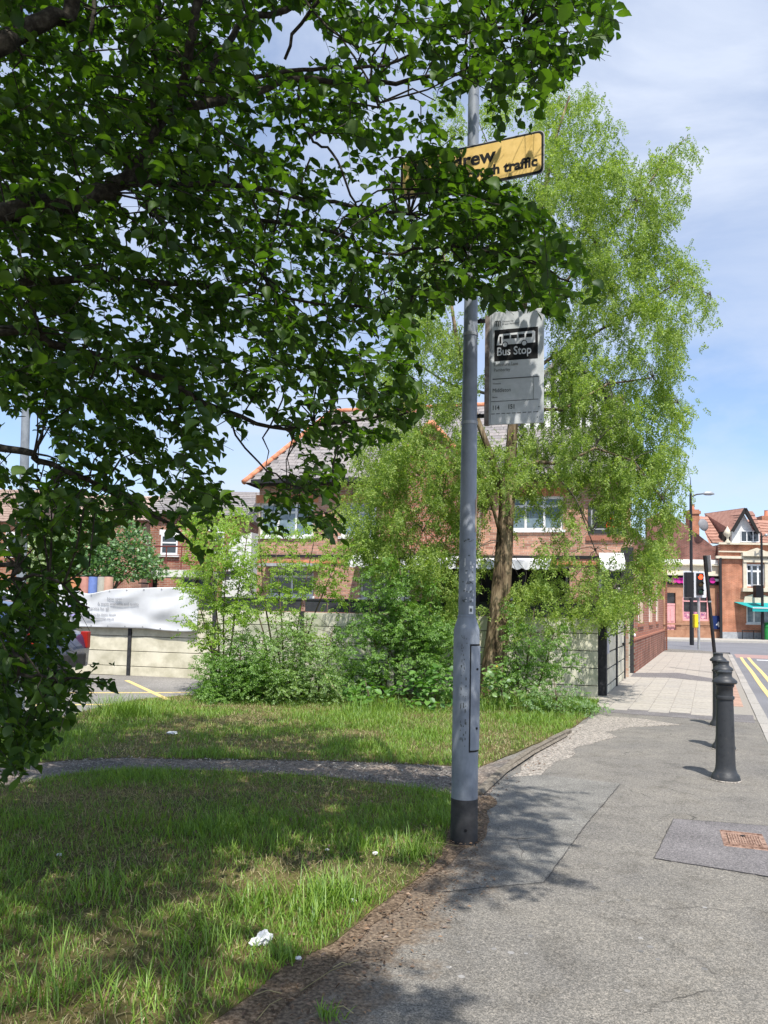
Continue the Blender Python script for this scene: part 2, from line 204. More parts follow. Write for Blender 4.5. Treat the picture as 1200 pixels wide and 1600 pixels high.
# ------------------------------------------------------------------ mesh helpers
class MB:
    def __init__(s): s.v = []; s.f = []; s.m = []
    def add(s, vs, fs, mi=0, M=None):
        o = len(s.v)
        for p in vs: s.v.append(tuple(M @ Vector(p)) if M else tuple(p))
        for f in fs: s.f.append(tuple(i + o for i in f)); s.m.append(mi)
        return s
    def box(s, x0, x1, y0, y1, z0, z1, mi=0, M=None):
        v = [(x0, y0, z0), (x1, y0, z0), (x1, y1, z0), (x0, y1, z0), (x0, y0, z1), (x1, y0, z1), (x1, y1, z1), (x0, y1, z1)]
        return s.add(v, [(0, 3, 2, 1), (4, 5, 6, 7), (0, 1, 5, 4), (1, 2, 6, 5), (2, 3, 7, 6), (3, 0, 4, 7)], mi, M)
    def prism(s, poly, z0, z1, mi=0, M=None):            # poly in xy, counter-clockwise or not
        n = len(poly); a = sum(poly[i][0] * poly[(i + 1) % n][1] - poly[(i + 1) % n][0] * poly[i][1] for i in range(n))
        if a < 0: poly = poly[::-1]
        v = [(p[0], p[1], z0) for p in poly] + [(p[0], p[1], z1) for p in poly]
        return s.add(v, [tuple(range(n))[::-1], tuple(range(n, 2 * n))] + [(i, (i + 1) % n, (i + 1) % n + n, i + n) for i in range(n)], mi, M)
    def prismy(s, poly, y0, y1, mi=0, M=None):           # poly in xz, extruded along y
        n = len(poly); a = sum(poly[i][0] * poly[(i + 1) % n][1] - poly[(i + 1) % n][0] * poly[i][1] for i in range(n))
        if a < 0: poly = poly[::-1]
        v = [(p[0], y0, p[1]) for p in poly] + [(p[0], y1, p[1]) for p in poly]
        return s.add(v, [tuple(range(n)), tuple(range(n, 2 * n))[::-1]] + [((i + 1) % n, i, i + n, (i + 1) % n + n) for i in range(n)], mi, M)
    def tube(s, pts, rad, n=8, mi=0, cap=True, wob=0.0):
        pts = [Vector(p) for p in pts]; k = len(pts); o = len(s.v)
        if not isinstance(rad, (list, tuple)): rad = [rad] * k
        up = Vector((0, 0, 1)); a = None
        for i, p in enumerate(pts):
            t = (pts[min(i + 1, k - 1)] - pts[max(i - 1, 0)]).normalized()
            if a is None: a = t.cross(up if abs(t.z) < 0.9 else Vector((1, 0, 0))).normalized()
            else: a = (a - t * a.dot(t)).normalized()
            b = t.cross(a)
            for j in range(n):
                th = 2 * math.pi * j / n; r = rad[i] * (1 + (wob * math.sin(3 * th + i * 0.4) + wob * 0.6 * math.sin(5 * th + 1 - i * 0.3) if wob else 0))
                s.v.append(tuple(p + a * (r * math.cos(th)) + b * (r * math.sin(th))))
        for i in range(k - 1):
            for j in range(n):
                s.f.append((o + i * n + j, o + i * n + (j + 1) % n, o + (i + 1) * n + (j + 1) % n, o + (i + 1) * n + j)); s.m.append(mi)
        if cap:
            s.f.append(tuple(o + j for j in range(n))[::-1]); s.f.append(tuple(o + (k - 1) * n + j for j in range(n))); s.m += [mi, mi]
        return s
    def lathe(s, prof, n=24, c=(0, 0, 0), mi=0, M=None):
        vs = [(c[0] + r * math.cos(2 * math.pi * j / n), c[1] + r * math.sin(2 * math.pi * j / n), c[2] + z) for r, z in prof for j in range(n)]
        k = len(prof); fs = [(i * n + j, i * n + (j + 1) % n, (i + 1) * n + (j + 1) % n, (i + 1) * n + j) for i in range(k - 1) for j in range(n)]
        fs += [tuple(range(n))[::-1], tuple((k - 1) * n + j for j in range(n))]
        return s.add(vs, fs, mi, M)
    def strip(s, pts, wd, y0, y1, mi=0):                 # thick polyline in the xz plane
        for a, b in zip(pts[:-1], pts[1:]):
            d = Vector((b[0] - a[0], b[1] - a[1])).normalized() * wd / 2; n = Vector((-d.y, d.x)); a_ = Vector(a) - d * .5; b_ = Vector(b) + d * .5
            s.prismy([tuple(a_ - n), tuple(b_ - n), tuple(b_ + n), tuple(a_ + n)], y0, y1, mi)
        return s
    def build(s, name, mats, parent=None, smooth=False, world=False, loc=None, kind=None, bevel=0, label=None):
        me = bpy.data.meshes.new(name); me.from_pydata(s.v, [], s.f)
        for m in (mats if isinstance(mats, list) else [mats]): me.materials.append(m)
        if any(s.m): me.polygons.foreach_set('material_index', s.m)
        if smooth: me.shade_smooth() if hasattr(me, 'shade_smooth') else None
        me.update()
        return link(name, me, parent, world, loc, kind, bevel, label, smooth)
def link(name, me, parent=None, world=False, loc=None, kind=None, bevel=0, label=None, smooth=False):
    o = bpy.data.objects.new(name, me); COL.objects.link(o)
    if loc is not None: o.location = loc
    if parent is not None:
        o.parent = parent
        if world: o.matrix_parent_inverse = Matrix(worldm(parent)).inverted()
    if kind: o['kind'] = kind
    if label: o['label'] = label
    if bevel:
        b = o.modifiers.new('bevel', 'BEVEL'); b.width = bevel; b.segments = 2; b.limit_method = 'ANGLE'
    if smooth:
        for p in me.polygons: p.use_smooth = True
        if smooth == 'auto':
            e = o.modifiers.new('split', 'EDGE_SPLIT'); e.split_angle = R(40)
    return o
def worldm(o):
    m = o.matrix_basis.copy()
    while o.parent: m = o.parent.matrix_basis @ o.matrix_parent_inverse @ m; o = o.parent
    return m
def thing(name, label, cat, loc=(0, 0, 0), rz=0.0, group=None):
    o = bpy.data.objects.new(name, None); COL.objects.link(o); o.location = loc; o.rotation_euler = (0, 0, rz); o.empty_display_size = 0.2
    return tag(o, label, cat, group)
def tag(o, label, cat, group=None):
    o['label'] = label; o['category'] = cat
    if group: o['group'] = group
    return o
def dup(o, parent=None, **kw):
    c = o.copy(); COL.objects.link(c)
    if parent: c.parent = parent
    for ch in list(o.children): dup(ch, c)
    return c
def text(s, size, loc, m, parent, name='lettering', shear=0.0, align='LEFT', ext=0.0008, rot=(math.pi / 2, 0, 0), sx=1.0, bold=0.0):
    cu = bpy.data.curves.new(name, 'FONT'); cu.body = s; cu.size = size; cu.extrude = ext; cu.align_x = align; cu.shear = shear; cu.offset = bold; cu.resolution_u = 3
    cu.materials.append(m); tmp = bpy.data.objects.new(name, cu); me = bpy.data.meshes.new_from_object(tmp); me.name = name; bpy.data.objects.remove(tmp)
    o = bpy.data.objects.new(name, me); COL.objects.link(o); o.parent = parent; o.location = loc; o.rotation_euler = rot; o.scale = (sx, 1, 1); return o
def np_mesh(name, V, faces_flat, starts, totals, m, parent=None, world=False, kind='stuff', smooth=False):
    me = bpy.data.meshes.new(name); me.vertices.add(len(V)); me.vertices.foreach_set('co', np.ascontiguousarray(V, np.float32).ravel())
    me.loops.add(len(faces_flat)); me.loops.foreach_set('vertex_index', np.ascontiguousarray(faces_flat, np.int32))
    me.polygons.add(len(starts)); me.polygons.foreach_set('loop_start', np.ascontiguousarray(starts, np.int32))
    try: me.polygons.foreach_set('loop_total', np.ascontiguousarray(totals, np.int32))
    except Exception: pass
    if smooth: me.polygons.foreach_set('use_smooth', np.ones(len(starts), bool))
    me.materials.append(m); me.update(calc_edges=True)
    if not smooth: me.shade_flat()
    return link(name, me, parent, world, kind=kind)
def inst(name, tv, tf, Ms, pos, m, parent=None, world=False, kind='stuff', smooth=False):
    tv = np.asarray(tv, float); n = len(pos); k = len(tv)
    V = (np.einsum('nij,kj->nki', Ms, tv) + pos[:, None, :]).reshape(-1, 3)
    fl = np.concatenate([np.array(f) for f in tf]); tot = np.array([len(f) for f in tf]); st = np.concatenate([[0], np.cumsum(tot)[:-1]])
    FL = (fl[None] + (np.arange(n) * k)[:, None]).ravel(); ST = (st[None] + (np.arange(n) * len(fl))[:, None]).ravel(); TO = np.tile(tot, n)
    return np_mesh(name, V, FL, ST, TO, m, parent, world, kind, smooth)
def frames(Y, up, sc_):                                  # columns x, y(direction), z(normal) scaled
    Y = Y / np.linalg.norm(Y, axis=1, keepdims=True); X = np.cross(Y, up); X /= np.maximum(np.linalg.norm(X, axis=1, keepdims=True), 1e-6); Z = np.cross(X, Y)
    return np.stack([X, Y, Z], axis=2) * np.asarray(sc_).reshape(-1, 1, 1)
def inpoly(x, y, poly):
    x = np.asarray(x); y = np.asarray(y); c = np.zeros(x.shape, bool); n = len(poly)
    for i in range(n):
        x1, y1 = poly[i][0], poly[i][1]; x2, y2 = poly[i - 1][0], poly[i - 1][1]
        with np.errstate(divide='ignore', invalid='ignore'):
            c ^= ((y1 > y) != (y2 > y)) & (x < (x2 - x1) * (y - y1) / (y2 - y1 + 1e-12) + x1)
    return c
def vnoise(x, y, s, seed=0):                             # cheap smooth value noise
    x = np.asarray(x) * s + seed * 17.3; y = np.asarray(y) * s + seed * 9.1
    xi = np.floor(x); yi = np.floor(y); fx = x - xi; fy = y - yi; fx = fx * fx * (3 - 2 * fx); fy = fy * fy * (3 - 2 * fy)
    h = lambda a, b: np.modf(np.abs(np.sin(a * 127.1 + b * 311.7 + seed) * 43758.5453))[0]
    return (h(xi, yi) * (1 - fx) + h(xi + 1, yi) * fx) * (1 - fy) + (h(xi, yi + 1) * (1 - fx) + h(xi + 1, yi + 1) * fx) * fy
def slab(name, poly, z0, z1, m, kind='structure'):
    return MB().prism([(p[0], p[1]) for p in poly], z0, z1).build(name, m, kind=kind)
def smooth_poly(pts, amp=0.0, step=0.12, seed=0):         # subdivide and roughen an outline
    out = []; n = len(pts)
    for i in range(n):
        a = Vector((pts[i][0], pts[i][1])); b = Vector((pts[(i + 1) % n][0], pts[(i + 1) % n][1])); k = max(1, min(60, int((b - a).length / step)))
        for j in range(k):
            p = a.lerp(b, j / k); q = mnoise.noise_vector((p.x * 3, p.y * 3, seed)); out.append((p.x + q.x * amp, p.y + q.y * amp))
    return out
UB = None
def unit_box():
    global UB
    if UB is None:
        UB = MB().box(-.5, .5, -.5, .5, -.5, .5)
    return UB
def pieces(name, items, W, m, parent, nparts, key=None, world=False, bevelmesh=None):
    """items: (cx,cy,cz,sx,sy,sz[,tilt]) boxes in frame W (relative to parent). The nparts best become objects, the rest one mesh."""
    if not items: return
    if key is not None:
        Wp = (worldm(parent) @ W) if parent is not None else W
        A = np.array([tuple(Wp @ Vector(i[:3])) for i in items]); order = np.argsort(key(A))
    else: order = np.arange(len(items))
    me = bpy.data.meshes.get('mesh_' + name + m.name)
    if me is None:
        me = bpy.data.meshes.new('mesh_' + name + m.name); me.from_pydata(unit_box().v, [], unit_box().f); me.materials.append(m)
    for i in order[:nparts]:
        it = items[i]; o = bpy.data.objects.new(name, me); COL.objects.link(o); o.parent = parent
        Mx = W @ Matrix.Translation(it[:3])
        if len(it) > 6: Mx = Mx @ Matrix.Rotation(it[6], 4, 'X')
        if len(it) > 7: Mx = Mx @ Matrix.Rotation(it[7], 4, 'Z')
        o.matrix_basis = Mx @ Matrix.Diagonal((it[3], it[4], it[5], 1))
    rest = order[nparts:]
    if len(rest):
        Ms = []; ps = []
        for i in rest:
            it = items[i]; Mx = W @ Matrix.Translation(it[:3])
            if len(it) > 6: Mx = Mx @ Matrix.Rotation(it[6], 4, 'X')
            Mx = Mx @ Matrix.Diagonal((it[3], it[4], it[5], 1)); Ms.append(np.array(Mx)[:3, :3]); ps.append(np.array(Mx)[:3, 3])
        inst({'brick': 'brickwork', 'slate': 'slating', 'flagstone': 'flagstone_paving'}.get(name, name + '_work'), unit_box().v, unit_box().f, np.array(Ms), np.array(ps), m, parent)
def brick_wall(parent, W, x0, x1, z0, z1, holes, m, nparts=0, key=None, top=None, skip=None, name='wall', back=True):
    """wall facing -y of frame W, mortar slab behind proud bricks; top(x) may lower the top"""
    xs = sorted(set([x0, x1] + [h for H in holes for h in (H[0], H[1]) if x0 < h < x1])); zs = sorted(set([z0, z1] + [h for H in holes for h in (H[2], H[3]) if z0 < h < z1]))
    mb = MB()
    if top: 
        k = 12; pts = [(x0, z0)] + [(x1, z0)] + [(x1 + (x0 - x1) * i / k, top(x1 + (x0 - x1) * i / k)) for i in range(k + 1)]; mb.prismy(pts, 0, 0.2, 0, W)
    else:
        for i in range(len(xs) - 1):
            for j in range(len(zs) - 1):
                cx = (xs[i] + xs[i + 1]) / 2; cz = (zs[j] + zs[j + 1]) / 2
                if not any(H[0] < cx < H[1] and H[2] < cz < H[3] for H in holes): mb.box(xs[i], xs[i + 1], 0, 0.2, zs[j], zs[j + 1], 0, W)
    wl = mb.build(name, m_mortar, parent)
    items = []; rows = int((z1 - z0) / 0.075)
    for r in range(rows):
        zc = z0 + 0.0375 + r * 0.075; x = x0 - (0.1125 if r % 2 else 0)
        while x < x1:
            a = max(x, x0); b = min(x + 0.225, x1); segs = [(a, b)]
            for H in holes:
                if H[2] - 0.02 < zc < H[3] + 0.02:
                    ns = []
                    for s0, s1 in segs:
                        if s1 <= H[0] or s0 >= H[1]: ns.append((s0, s1))
                        else:
                            if s0 < H[0]: ns.append((s0, H[0]))
                            if s1 > H[1]: ns.append((H[1], s1))
                    segs = ns
            for s0, s1 in segs:
                if s1 - s0 > 0.04 and (not top or top((s0 + s1) / 2) > zc + 0.04) and not (skip and skip((s0 + s1) / 2, zc)):
                    items.append(((s0 + s1) / 2, 0.022 - random.random() * 0.003, zc, s1 - s0 - 0.012, 0.05, 0.062))
            x += 0.225
    pieces('brick', items, W, m, wl, nparts, key)
    return wl
def window(parent, x0, x1, z0, z1, nx, y=0.08, fr=0.06, split=None, mf=None, mg=None, W=None, depth=0.07, sill=True, heads=True):
    """frame (part) with its panes (sub-parts) in a wall facing -y"""
    W = W or Matrix.Identity(4); mf = mf or m_upvc; mg = mg or m_glass
    mb = MB(); d0, d1 = y, y + depth
    mb.box(x0, x1, d0, d1, z0, z0 + fr, 0, W); mb.box(x0, x1, d0, d1, z1 - fr, z1, 0, W)
    mb.box(x0, x0 + fr, d0, d1, z0 + fr, z1 - fr, 0, W); mb.box(x1 - fr, x1, d0, d1, z0 + fr, z1 - fr, 0, W)
    cw = (x1 - x0) / nx
    for i in range(1, nx): mb.box(x0 + i * cw - fr / 2, x0 + i * cw + fr / 2, d0, d1, z0 + fr, z1 - fr, 0, W)
    zz = [(z0 + fr, z1 - fr)]
    if split:
        zm = z0 + (z1 - z0) * split
        for i in range(nx): mb.box(x0 + i * cw + (fr if i == 0 else fr / 2), x0 + (i + 1) * cw - (fr if i == nx - 1 else fr / 2), d0 + 0.004, d1, zm - fr / 2, zm + fr / 2, 0, W)
        zz = [(z0 + fr, zm - fr / 2), (zm + fr / 2, z1 - fr)]
    if sill: mb.box(x0 - 0.06, x1 + 0.06, -0.06, d0 - 0.003, z0 - 0.07, z0 - 0.003, 0, W)
    f = mb.build('window', mf, parent)
    for i in range(nx):
        for a, b in zz:
            MB().box(x0 + i * cw + fr / 2, x0 + (i + 1) * cw - fr / 2, d0 + 0.03, d0 + 0.045, a, b, 0, W).build('pane', mg, f)
    return f

# ================================================================== SETTING
S = Vector((math.sin(R(23)), math.cos(R(23)), 0)); NL = Vector((-math.cos(R(23)), math.sin(R(23)), 0)); K0 = Vector((0.67, 0, 0))
def ST(s, n, z=0.0): p = K0 + S * s + NL * n; return Vector((p.x, p.y, z))        # street frame: s along the kerb, n into the pavement
slab('ground', [(-400, -60), (400, -60), (400, 500), (-400, 500)], -0.32, -0.16, mat('distant_ground', [(0.12, 0.12, 0.10), (0.2, 0.2, 0.18)], scale=0.3))
slab('road', [ST(-30, -0.16)[:2], ST(37.2, -0.16)[:2], ST(37.2, 4)[:2], ST(39, 45)[:2], ST(52, 45)[:2], ST(54, -50)[:2], ST(-30, -14)[:2]], -0.155, -0.10, m_road)
SE = 36.2
far = [ST(-30, 0.0), ST(SE - 3.0, 0.0), ST(SE - 1.6, 0.25), ST(SE - 0.6, 1.0), ST(SE, 2.3), ST(SE + 0.3, 8), ST(SE + 1, 45), ST(-30, 45)]
slab('pavement', [(p.x, p.y) for p in far], -0.156, 0.0, m_tarmac)
# kerb stones
kerb = MB().prism([tuple(ST(-30, -0.155)[:2]), tuple(ST(SE - 3, -0.155)[:2]), tuple(ST(SE - 3, -0.003)[:2]), tuple(ST(-30, -0.003)[:2])], -0.155, -0.03).build('kerb', m_joint, kind='structure')
Wk = Matrix.Translation((K0.x, K0.y, 0)) @ Matrix.Rotation(R(90 - 23), 4, 'Z')      # x along the street, y into the pavement
pieces('kerb_stone', [(s * 0.915 + 0.45, -0.078 + random.uniform(-.003, .003), -0.062 + random.uniform(-.003, .003), 0.9, 0.146, 0.135) for s in range(-5, 36)], Wk, m_kerb, kerb, 60)
# yellow lines on the road
for n in (-0.42, -0.68):
    pts = [ST(s, n + 0.008 * math.sin(s * .7)) for s in range(-6, 34)]
    mb = MB()
    mb.prism([(p.x, p.y) for p in pts] + [(p.x - NL.x * 0.10, p.y - NL.y * 0.10) for p in pts[::-1]], -0.1, -0.094)
    mb.build('double_yellow_line', m_yellow, kind='structure')
slab('stop_line', [tuple(ST(s, n)[:2]) for s, n in ((31.2, -0.95), (31.6, -0.95), (31.6, -4.8), (31.2, -4.8))], -0.1, -0.093, m_whitep)
for k in range(3): slab('lane_marking', [tuple(ST(s, n)[:2]) for s, n in ((23 + k * 3, -3.3), (24.6 + k * 3, -3.3), (24.6 + k * 3, -3.42), (23 + k * 3, -3.42))], -0.1, -0.093, m_whitep)
slab('red_crossing_surface', [tuple(ST(s, n)[:2]) for s, n in ((32.6, -0.3), (35.6, -0.3), (35.6, -7), (32.6, -7))], -0.1, -0.0965, m_redroad)
# far pavement across the junction
slab('far_pavement', [(4, 47.3), (40, 46.2), (60, 60), (-5, 60)], -0.155, 0.02, mat('pale_far_paving', [(0.34, 0.32, 0.29), (0.42, 0.40, 0.36)], scale=8))
# worn surfaces and patches of the near pavement
def gp(l): return [tuple(G(*p)[:2]) for p in l]
slab('tarmac_patch', smooth_poly(gp([(690, 1395), (742, 1335), (752, 1250), (790, 1205), (970, 1225), (915, 1290), (850, 1380)]), 0.012), -0.1, 0.0045, m_tarmac_smooth)
slab('dark_tarmac_patch', smooth_poly(gp([(1052, 1280), (1210, 1292), (1290, 1300), (1290, 1385), (1022, 1342)]), 0.008), -0.1, 0.005, m_tarmac_dark)
m_seam = mat('tar_seam', [(.045, .042, .04), (.09, .085, .08)], rough=.9, scale=40)
def seam(pts, wd):
    mb = MB(); w_ = gp(pts); q = []
    for a_, b_ in zip(w_[:-1], w_[1:]):
        m_ = max(2, int(math.hypot(b_[0] - a_[0], b_[1] - a_[1]) / .05)); q += [(a_[0] + (b_[0] - a_[0]) * i_ / m_ + random.uniform(-.004, .004), a_[1] + (b_[1] - a_[1]) * i_ / m_ + random.uniform(-.004, .004)) for i_ in range(m_)]
    q.append(w_[-1])
    for a_, b_ in zip(q[:-1], q[1:]):
        d_ = Vector((b_[0] - a_[0], b_[1] - a_[1])); 
        if d_.length > .3: continue
        h_ = Vector((-d_.y, d_.x)).normalized() * wd * random.uniform(.25, .6); mb.add([(a_[0] - h_.x, a_[1] - h_.y, .0062), (b_[0] - h_.x, b_[1] - h_.y, .0062), (b_[0] + h_.x, b_[1] + h_.y, .0062), (a_[0] + h_.x, a_[1] + h_.y, .0062)], [(0, 1, 2, 3)])
    mb.build('patch_seam', m_seam, kind='structure')
seam([(970, 1225), (915, 1290), (850, 1380), (690, 1395)], .007); seam([(1290, 1385), (1022, 1342), (1052, 1280), (1210, 1292)], .007)
gum = MB()
for k_ in range(26):
    c_ = G(random.uniform(700, 1180), random.uniform(1200, 1590)); rr_ = random.uniform(.007, .016); gum.lathe([(rr_, 0), (rr_ * .8, .0006), (.001, .0008)], 9, c=(c_.x, c_.y, .0003))
gum.build('trodden_gum', mat('old_gum', [(.09, .088, .085), (.3, .29, .28)], scale=2.5, lo=.4, hi=.6, rough=.9), kind='stuff')
slab('dark_joint_strip', smooth_poly(gp([(945, 1100), (1040, 1110), (1176, 1118), (1180, 1130), (1040, 1120), (935, 1112)]), 0.02), -0.1, 0.0048, m_tarmac_dark)
slab('repair_patch', smooth_poly(gp([(990, 1052), (1060, 1052), (1120, 1062), (1118, 1067), (1050, 1060), (985, 1058)]), 0.01), -0.1, 0.012, m_tarmac_dark)
slab('worn_pavement_edge', smooth_poly(gp([(800, 1215), (845, 1172), (890, 1142), (935, 1118), (1010, 1124), (1062, 1133), (990, 1136), (945, 1144), (965, 1152), (905, 1166), (880, 1188), (850, 1212)]), 0.07, 0.06, 3), -0.1, 0.0055, m_rubble)
slab('bare_soil', smooth_poly(gp([(60, 1720), (300, 1590), (440, 1490), (540, 1420), (620, 1365), (680, 1310), (700, 1280), (750, 1240), (768, 1232), (775, 1250), (762, 1285), (750, 1310), (724, 1330), (672, 1368), (615, 1425), (550, 1480), (460, 1562), (360, 1700)]) , 0.07, 0.04, 5), -0.1, 0.0062, m_litter_soil)
def soil_stain(m):                                       # washed out leaf mould fading into the tarmac along the verge
    nt = m.node_tree; N = nt.nodes.new; L = nt.links.new; b = nt.nodes['Principled BSDF']; src = b.inputs['Base Color'].links[0].from_socket
    A = G(728, 1330); B = G(440, 1620); t = (B - A).normalized(); n = Vector((-t.y, t.x, 0)); n = n if n.x > 0 else -n
    g = N('ShaderNodeNewGeometry'); dt = N('ShaderNodeVectorMath'); dt.operation = 'DOT_PRODUCT'; dt.inputs[1].default_value = n; L(g.outputs['Position'], dt.inputs[0])
    sb = N('ShaderNodeMath'); sb.operation = 'SUBTRACT'; sb.inputs[1].default_value = n.dot(A); L(dt.outputs['Value'], sb.inputs[0])
    no = N('ShaderNodeTexNoise'); no.inputs['Scale'].default_value = 3.5; no.inputs['Detail'].default_value = 9; no.inputs['Roughness'].default_value = 0.72; L(g.outputs['Position'], no.inputs[0])
    ma = N('ShaderNodeMath'); ma.operation = 'MULTIPLY_ADD'; ma.inputs[1].default_value = -1.3; L(no.outputs[0], ma.inputs[0]); L(sb.outputs[0], ma.inputs[2])
    mr = N('ShaderNodeMapRange'); mr.inputs['From Min'].default_value = -.58; mr.inputs['From Max'].default_value = -.36; mr.inputs['To Min'].default_value = .85; mr.inputs['To Max'].default_value = 0; L(ma.outputs[0], mr.inputs['Value'])
    dt2 = N('ShaderNodeVectorMath'); dt2.operation = 'DOT_PRODUCT'; dt2.inputs[1].default_value = (0, 1, 0); L(g.outputs['Position'], dt2.inputs[0])
    m2 = N('ShaderNodeMapRange'); m2.inputs['From Min'].default_value = 4.6; m2.inputs['From Max'].default_value = 5.3; m2.inputs['To Min'].default_value = 1; m2.inputs['To Max'].default_value = 0; L(dt2.outputs['Value'], m2.inputs['Value'])
    mu = N('ShaderNodeMath'); mu.operation = 'MULTIPLY'; L(mr.outputs[0], mu.inputs[0]); L(m2.outputs[0], mu.inputs[1])
    n5 = N('ShaderNodeTexNoise'); n5.inputs['Scale'].default_value = 60; n5.inputs['Detail'].default_value = 5; L(g.outputs['Position'], n5.inputs[0]); rr = _ramp(nt, [(0.055, 0.038, 0.026), (0.14, 0.10, 0.068), (0.26, 0.20, 0.14)], [.35, .5, .66]); L(n5.outputs[0], rr.inputs[0])
    mx = N('ShaderNodeMixRGB'); L(mu.outputs[0], mx.inputs[0]); L(src, mx.inputs[1]); L(rr.outputs[0], mx.inputs[2]); L(mx.outputs[0], b.inputs['Base Color'])
soil_stain(m_tarmac); soil_stain(m_tarmac_smooth)
# paving flags
flag = MB().prism([tuple(ST(s, n)[:2]) for s, n in ((12.3, 0.01), (33, 0.01), (33, 5.5), (21, 4.6), (14.5, 4.3), (13.0, 4.4))], -0.1, 0.0035).build('flagged_footway', m_joint, kind='structure')
WALLN = None
fi = []; ti = []
for i in range(66):
    for j in range(12):
        s0 = 12.5 + i * 0.31; n0 = 0.60 + j * 0.305
        if n0 + 0.3 > 4.25: continue
        it = (s0 + (0.15 if j % 2 else 0), n0 + 0.15, 0.0035 + random.uniform(0, .002), 0.300, 0.296, 0.010); fi.append(it)
for i in range(100):
    for j in range(2): ti.append((12.6 + i * 0.205, 0.12 + j * 0.21 + 0.1, 0.004 + random.uniform(0, .004), 0.192, 0.195, 0.012))
camkey = lambda A: A[:, 1]
pieces('flagstone', fi, Wk, m_flag, flag, 300, camkey)
ti = [t for t in ti if t[0] > 14]
pieces('paving_block', ti[:120], Wk, m_tactile, flag, 120, camkey)
# verge, path, car park
low = [(706, 1243), (600, 1226), (500, 1214), (350, 1206), (200, 1203), (100, 1212), (30, 1226), (-250, 1262)]
upp = [(745, 1203), (700, 1198), (500, 1190), (300, 1188), (200, 1185), (100, 1190), (0, 1199), (-250, 1222)]
edge = [(330, 1600), (392, 1560), (450, 1510), (520, 1478), (575, 1430), (640, 1385), (690, 1340), (703, 1290)]
near_poly = [(-12, -3), (-2.6, -3)] + gp(edge) + gp(low) + [(-12, 6.4)]
far_edge_r = [(760, 1196), (830, 1166), (880, 1148), (920, 1120), (936, 1096)]
bay = [(900, 1092), (700, 1086), (500, 1082), (310, 1086), (220, 1093), (150, 1107), (100, 1121), (0, 1137), (-250, 1172)]
far_poly = gp(far_edge_r) + gp(bay) + gp(upp[::-1])
slab('grass_verge', smooth_poly(near_poly, 0.02), -0.1, 0.010, m_soil)
slab('grass_strip', smooth_poly(far_poly, 0.02), -0.1, 0.011, m_soil)
slab('side_path', smooth_poly(gp([(-250, 1262 + 12)] + [(a, b + 8) for a, b in low[::-1][1:]] + [(762, 1245), (775, 1225), (800, 1203), (810, 1185)] + [(a, b - 6) for a, b in upp]), 0.02), -0.1, 0.0072, m_path)
slab('car_park', gp([(-500, 1200)] + bay[::-1][0:6]) + gp([(310, 1086)]) + [tuple(G(310, 1059)[:2]), tuple(G(-500, 1038)[:2])], -0.1, 0.0088, m_carpark)
def gline(name, a, b, wd, m, z=0.0128):
    A = G(*a); B = G(*b); d = (B - A).normalized() * 0; t = (B - A).normalized(); n = Vector((-t.y, t.x, 0)) * wd / 2
    slab(name, [(A + n)[:2], (B + n)[:2], (B - n)[:2], (A - n)[:2]], -0.05, z, m)
gline('bay_marking', (198, 1064), (262, 1094), 0.09, m_yellow); gline('bay_marking', (60, 1083.5), (300, 1083), 0.09, m_yellow, 0.0122); gline('bay_marking', (20, 1103), (240, 1101), 0.09, m_yellow, 0.0122)
# timber/concrete edging between path and pavement
ed = MB().tube([G(752, 1240, 0.02), G(790, 1205, 0.025), G(832, 1177, 0.025), G(885, 1149, 0.02)], 0.02, 4).build('path_edging_base', m_edge, kind='structure')
pts = [G(746, 1244), G(772, 1219), G(800, 1197), G(830, 1176), G(860, 1160), G(890, 1145)]
for a, b in zip(pts[:-1], pts[1:]):
    d = (b - a); L_ = d.length; ang = math.atan2(d.y, d.x)
    o = MB().box(0.005, L_ - 0.005, -0.03, 0.03, -0.08, 0.045 + random.uniform(-.006, .006)).build('edging_stone', m_edge, ed, loc=(a.x, a.y, 0), bevel=0.008); o.rotation_euler = (0, 0, ang)

# ------------------------------------------------------------------ grass
def blades(name, polys, dens, hmin, hmax, wd, m, seed, ypow=None, cond=None, kind='stuff', lean=0.35):
    rg = np.random.default_rng(seed); P_ = []
    for poly in polys:
        pa = np.array([(p[0], p[1]) for p in poly]); lo = np.maximum(pa.min(0), [-6.5, 1.6]); hi = pa.max(0); n = int(dens * np.prod(hi - lo))
        q = rg.uniform(lo, hi, (n, 2)); q = q[inpoly(q[:, 0], q[:, 1], poly)]; P_.append(q)
    q = np.concatenate(P_); px, py, d = proj(np.c_[q, np.zeros(len(q))]); q = q[(px > -60) & (px < 1260) & (py < 1680)]
    h = hmin + (hmax - hmin) * rg.random(len(q)) ** 1.6
    if cond is not None: keep, hm = cond(q, rg); h = h * hm; q = q[keep]; h = h[keep]
    n = len(q); th = rg.uniform(0, 2 * np.pi, n); ln = np.abs(rg.normal(0, lean, n))
    Y = np.c_[np.cos(th) * ln, np.sin(th) * ln, np.ones(n)]; up = np.c_[np.cos(th + rg.normal(0, .6, n)), np.sin(th + rg.normal(0, .6, n)), np.zeros(n)]
    M = frames(Y, up, np.ones(n)); M[:, :, 0] *= (wd * (0.7 + 0.6 * rg.random(n)))[:, None]; M[:, :, 1] *= h[:, None]; M[:, :, 2] *= h[:, None]
    tv = [(-.5, 0, 0), (.5, 0, 0), (-.42, .4, .05), (.42, .4, .05), (-.28, .75, .2), (.28, .75, .2), (0, 1, .42)]
    return inst(name, tv, [(0, 1, 3, 2), (2, 3, 5, 4), (4, 5, 6)], M, np.c_[q, np.full(n, 0.008)], m, kind=kind, smooth=True)
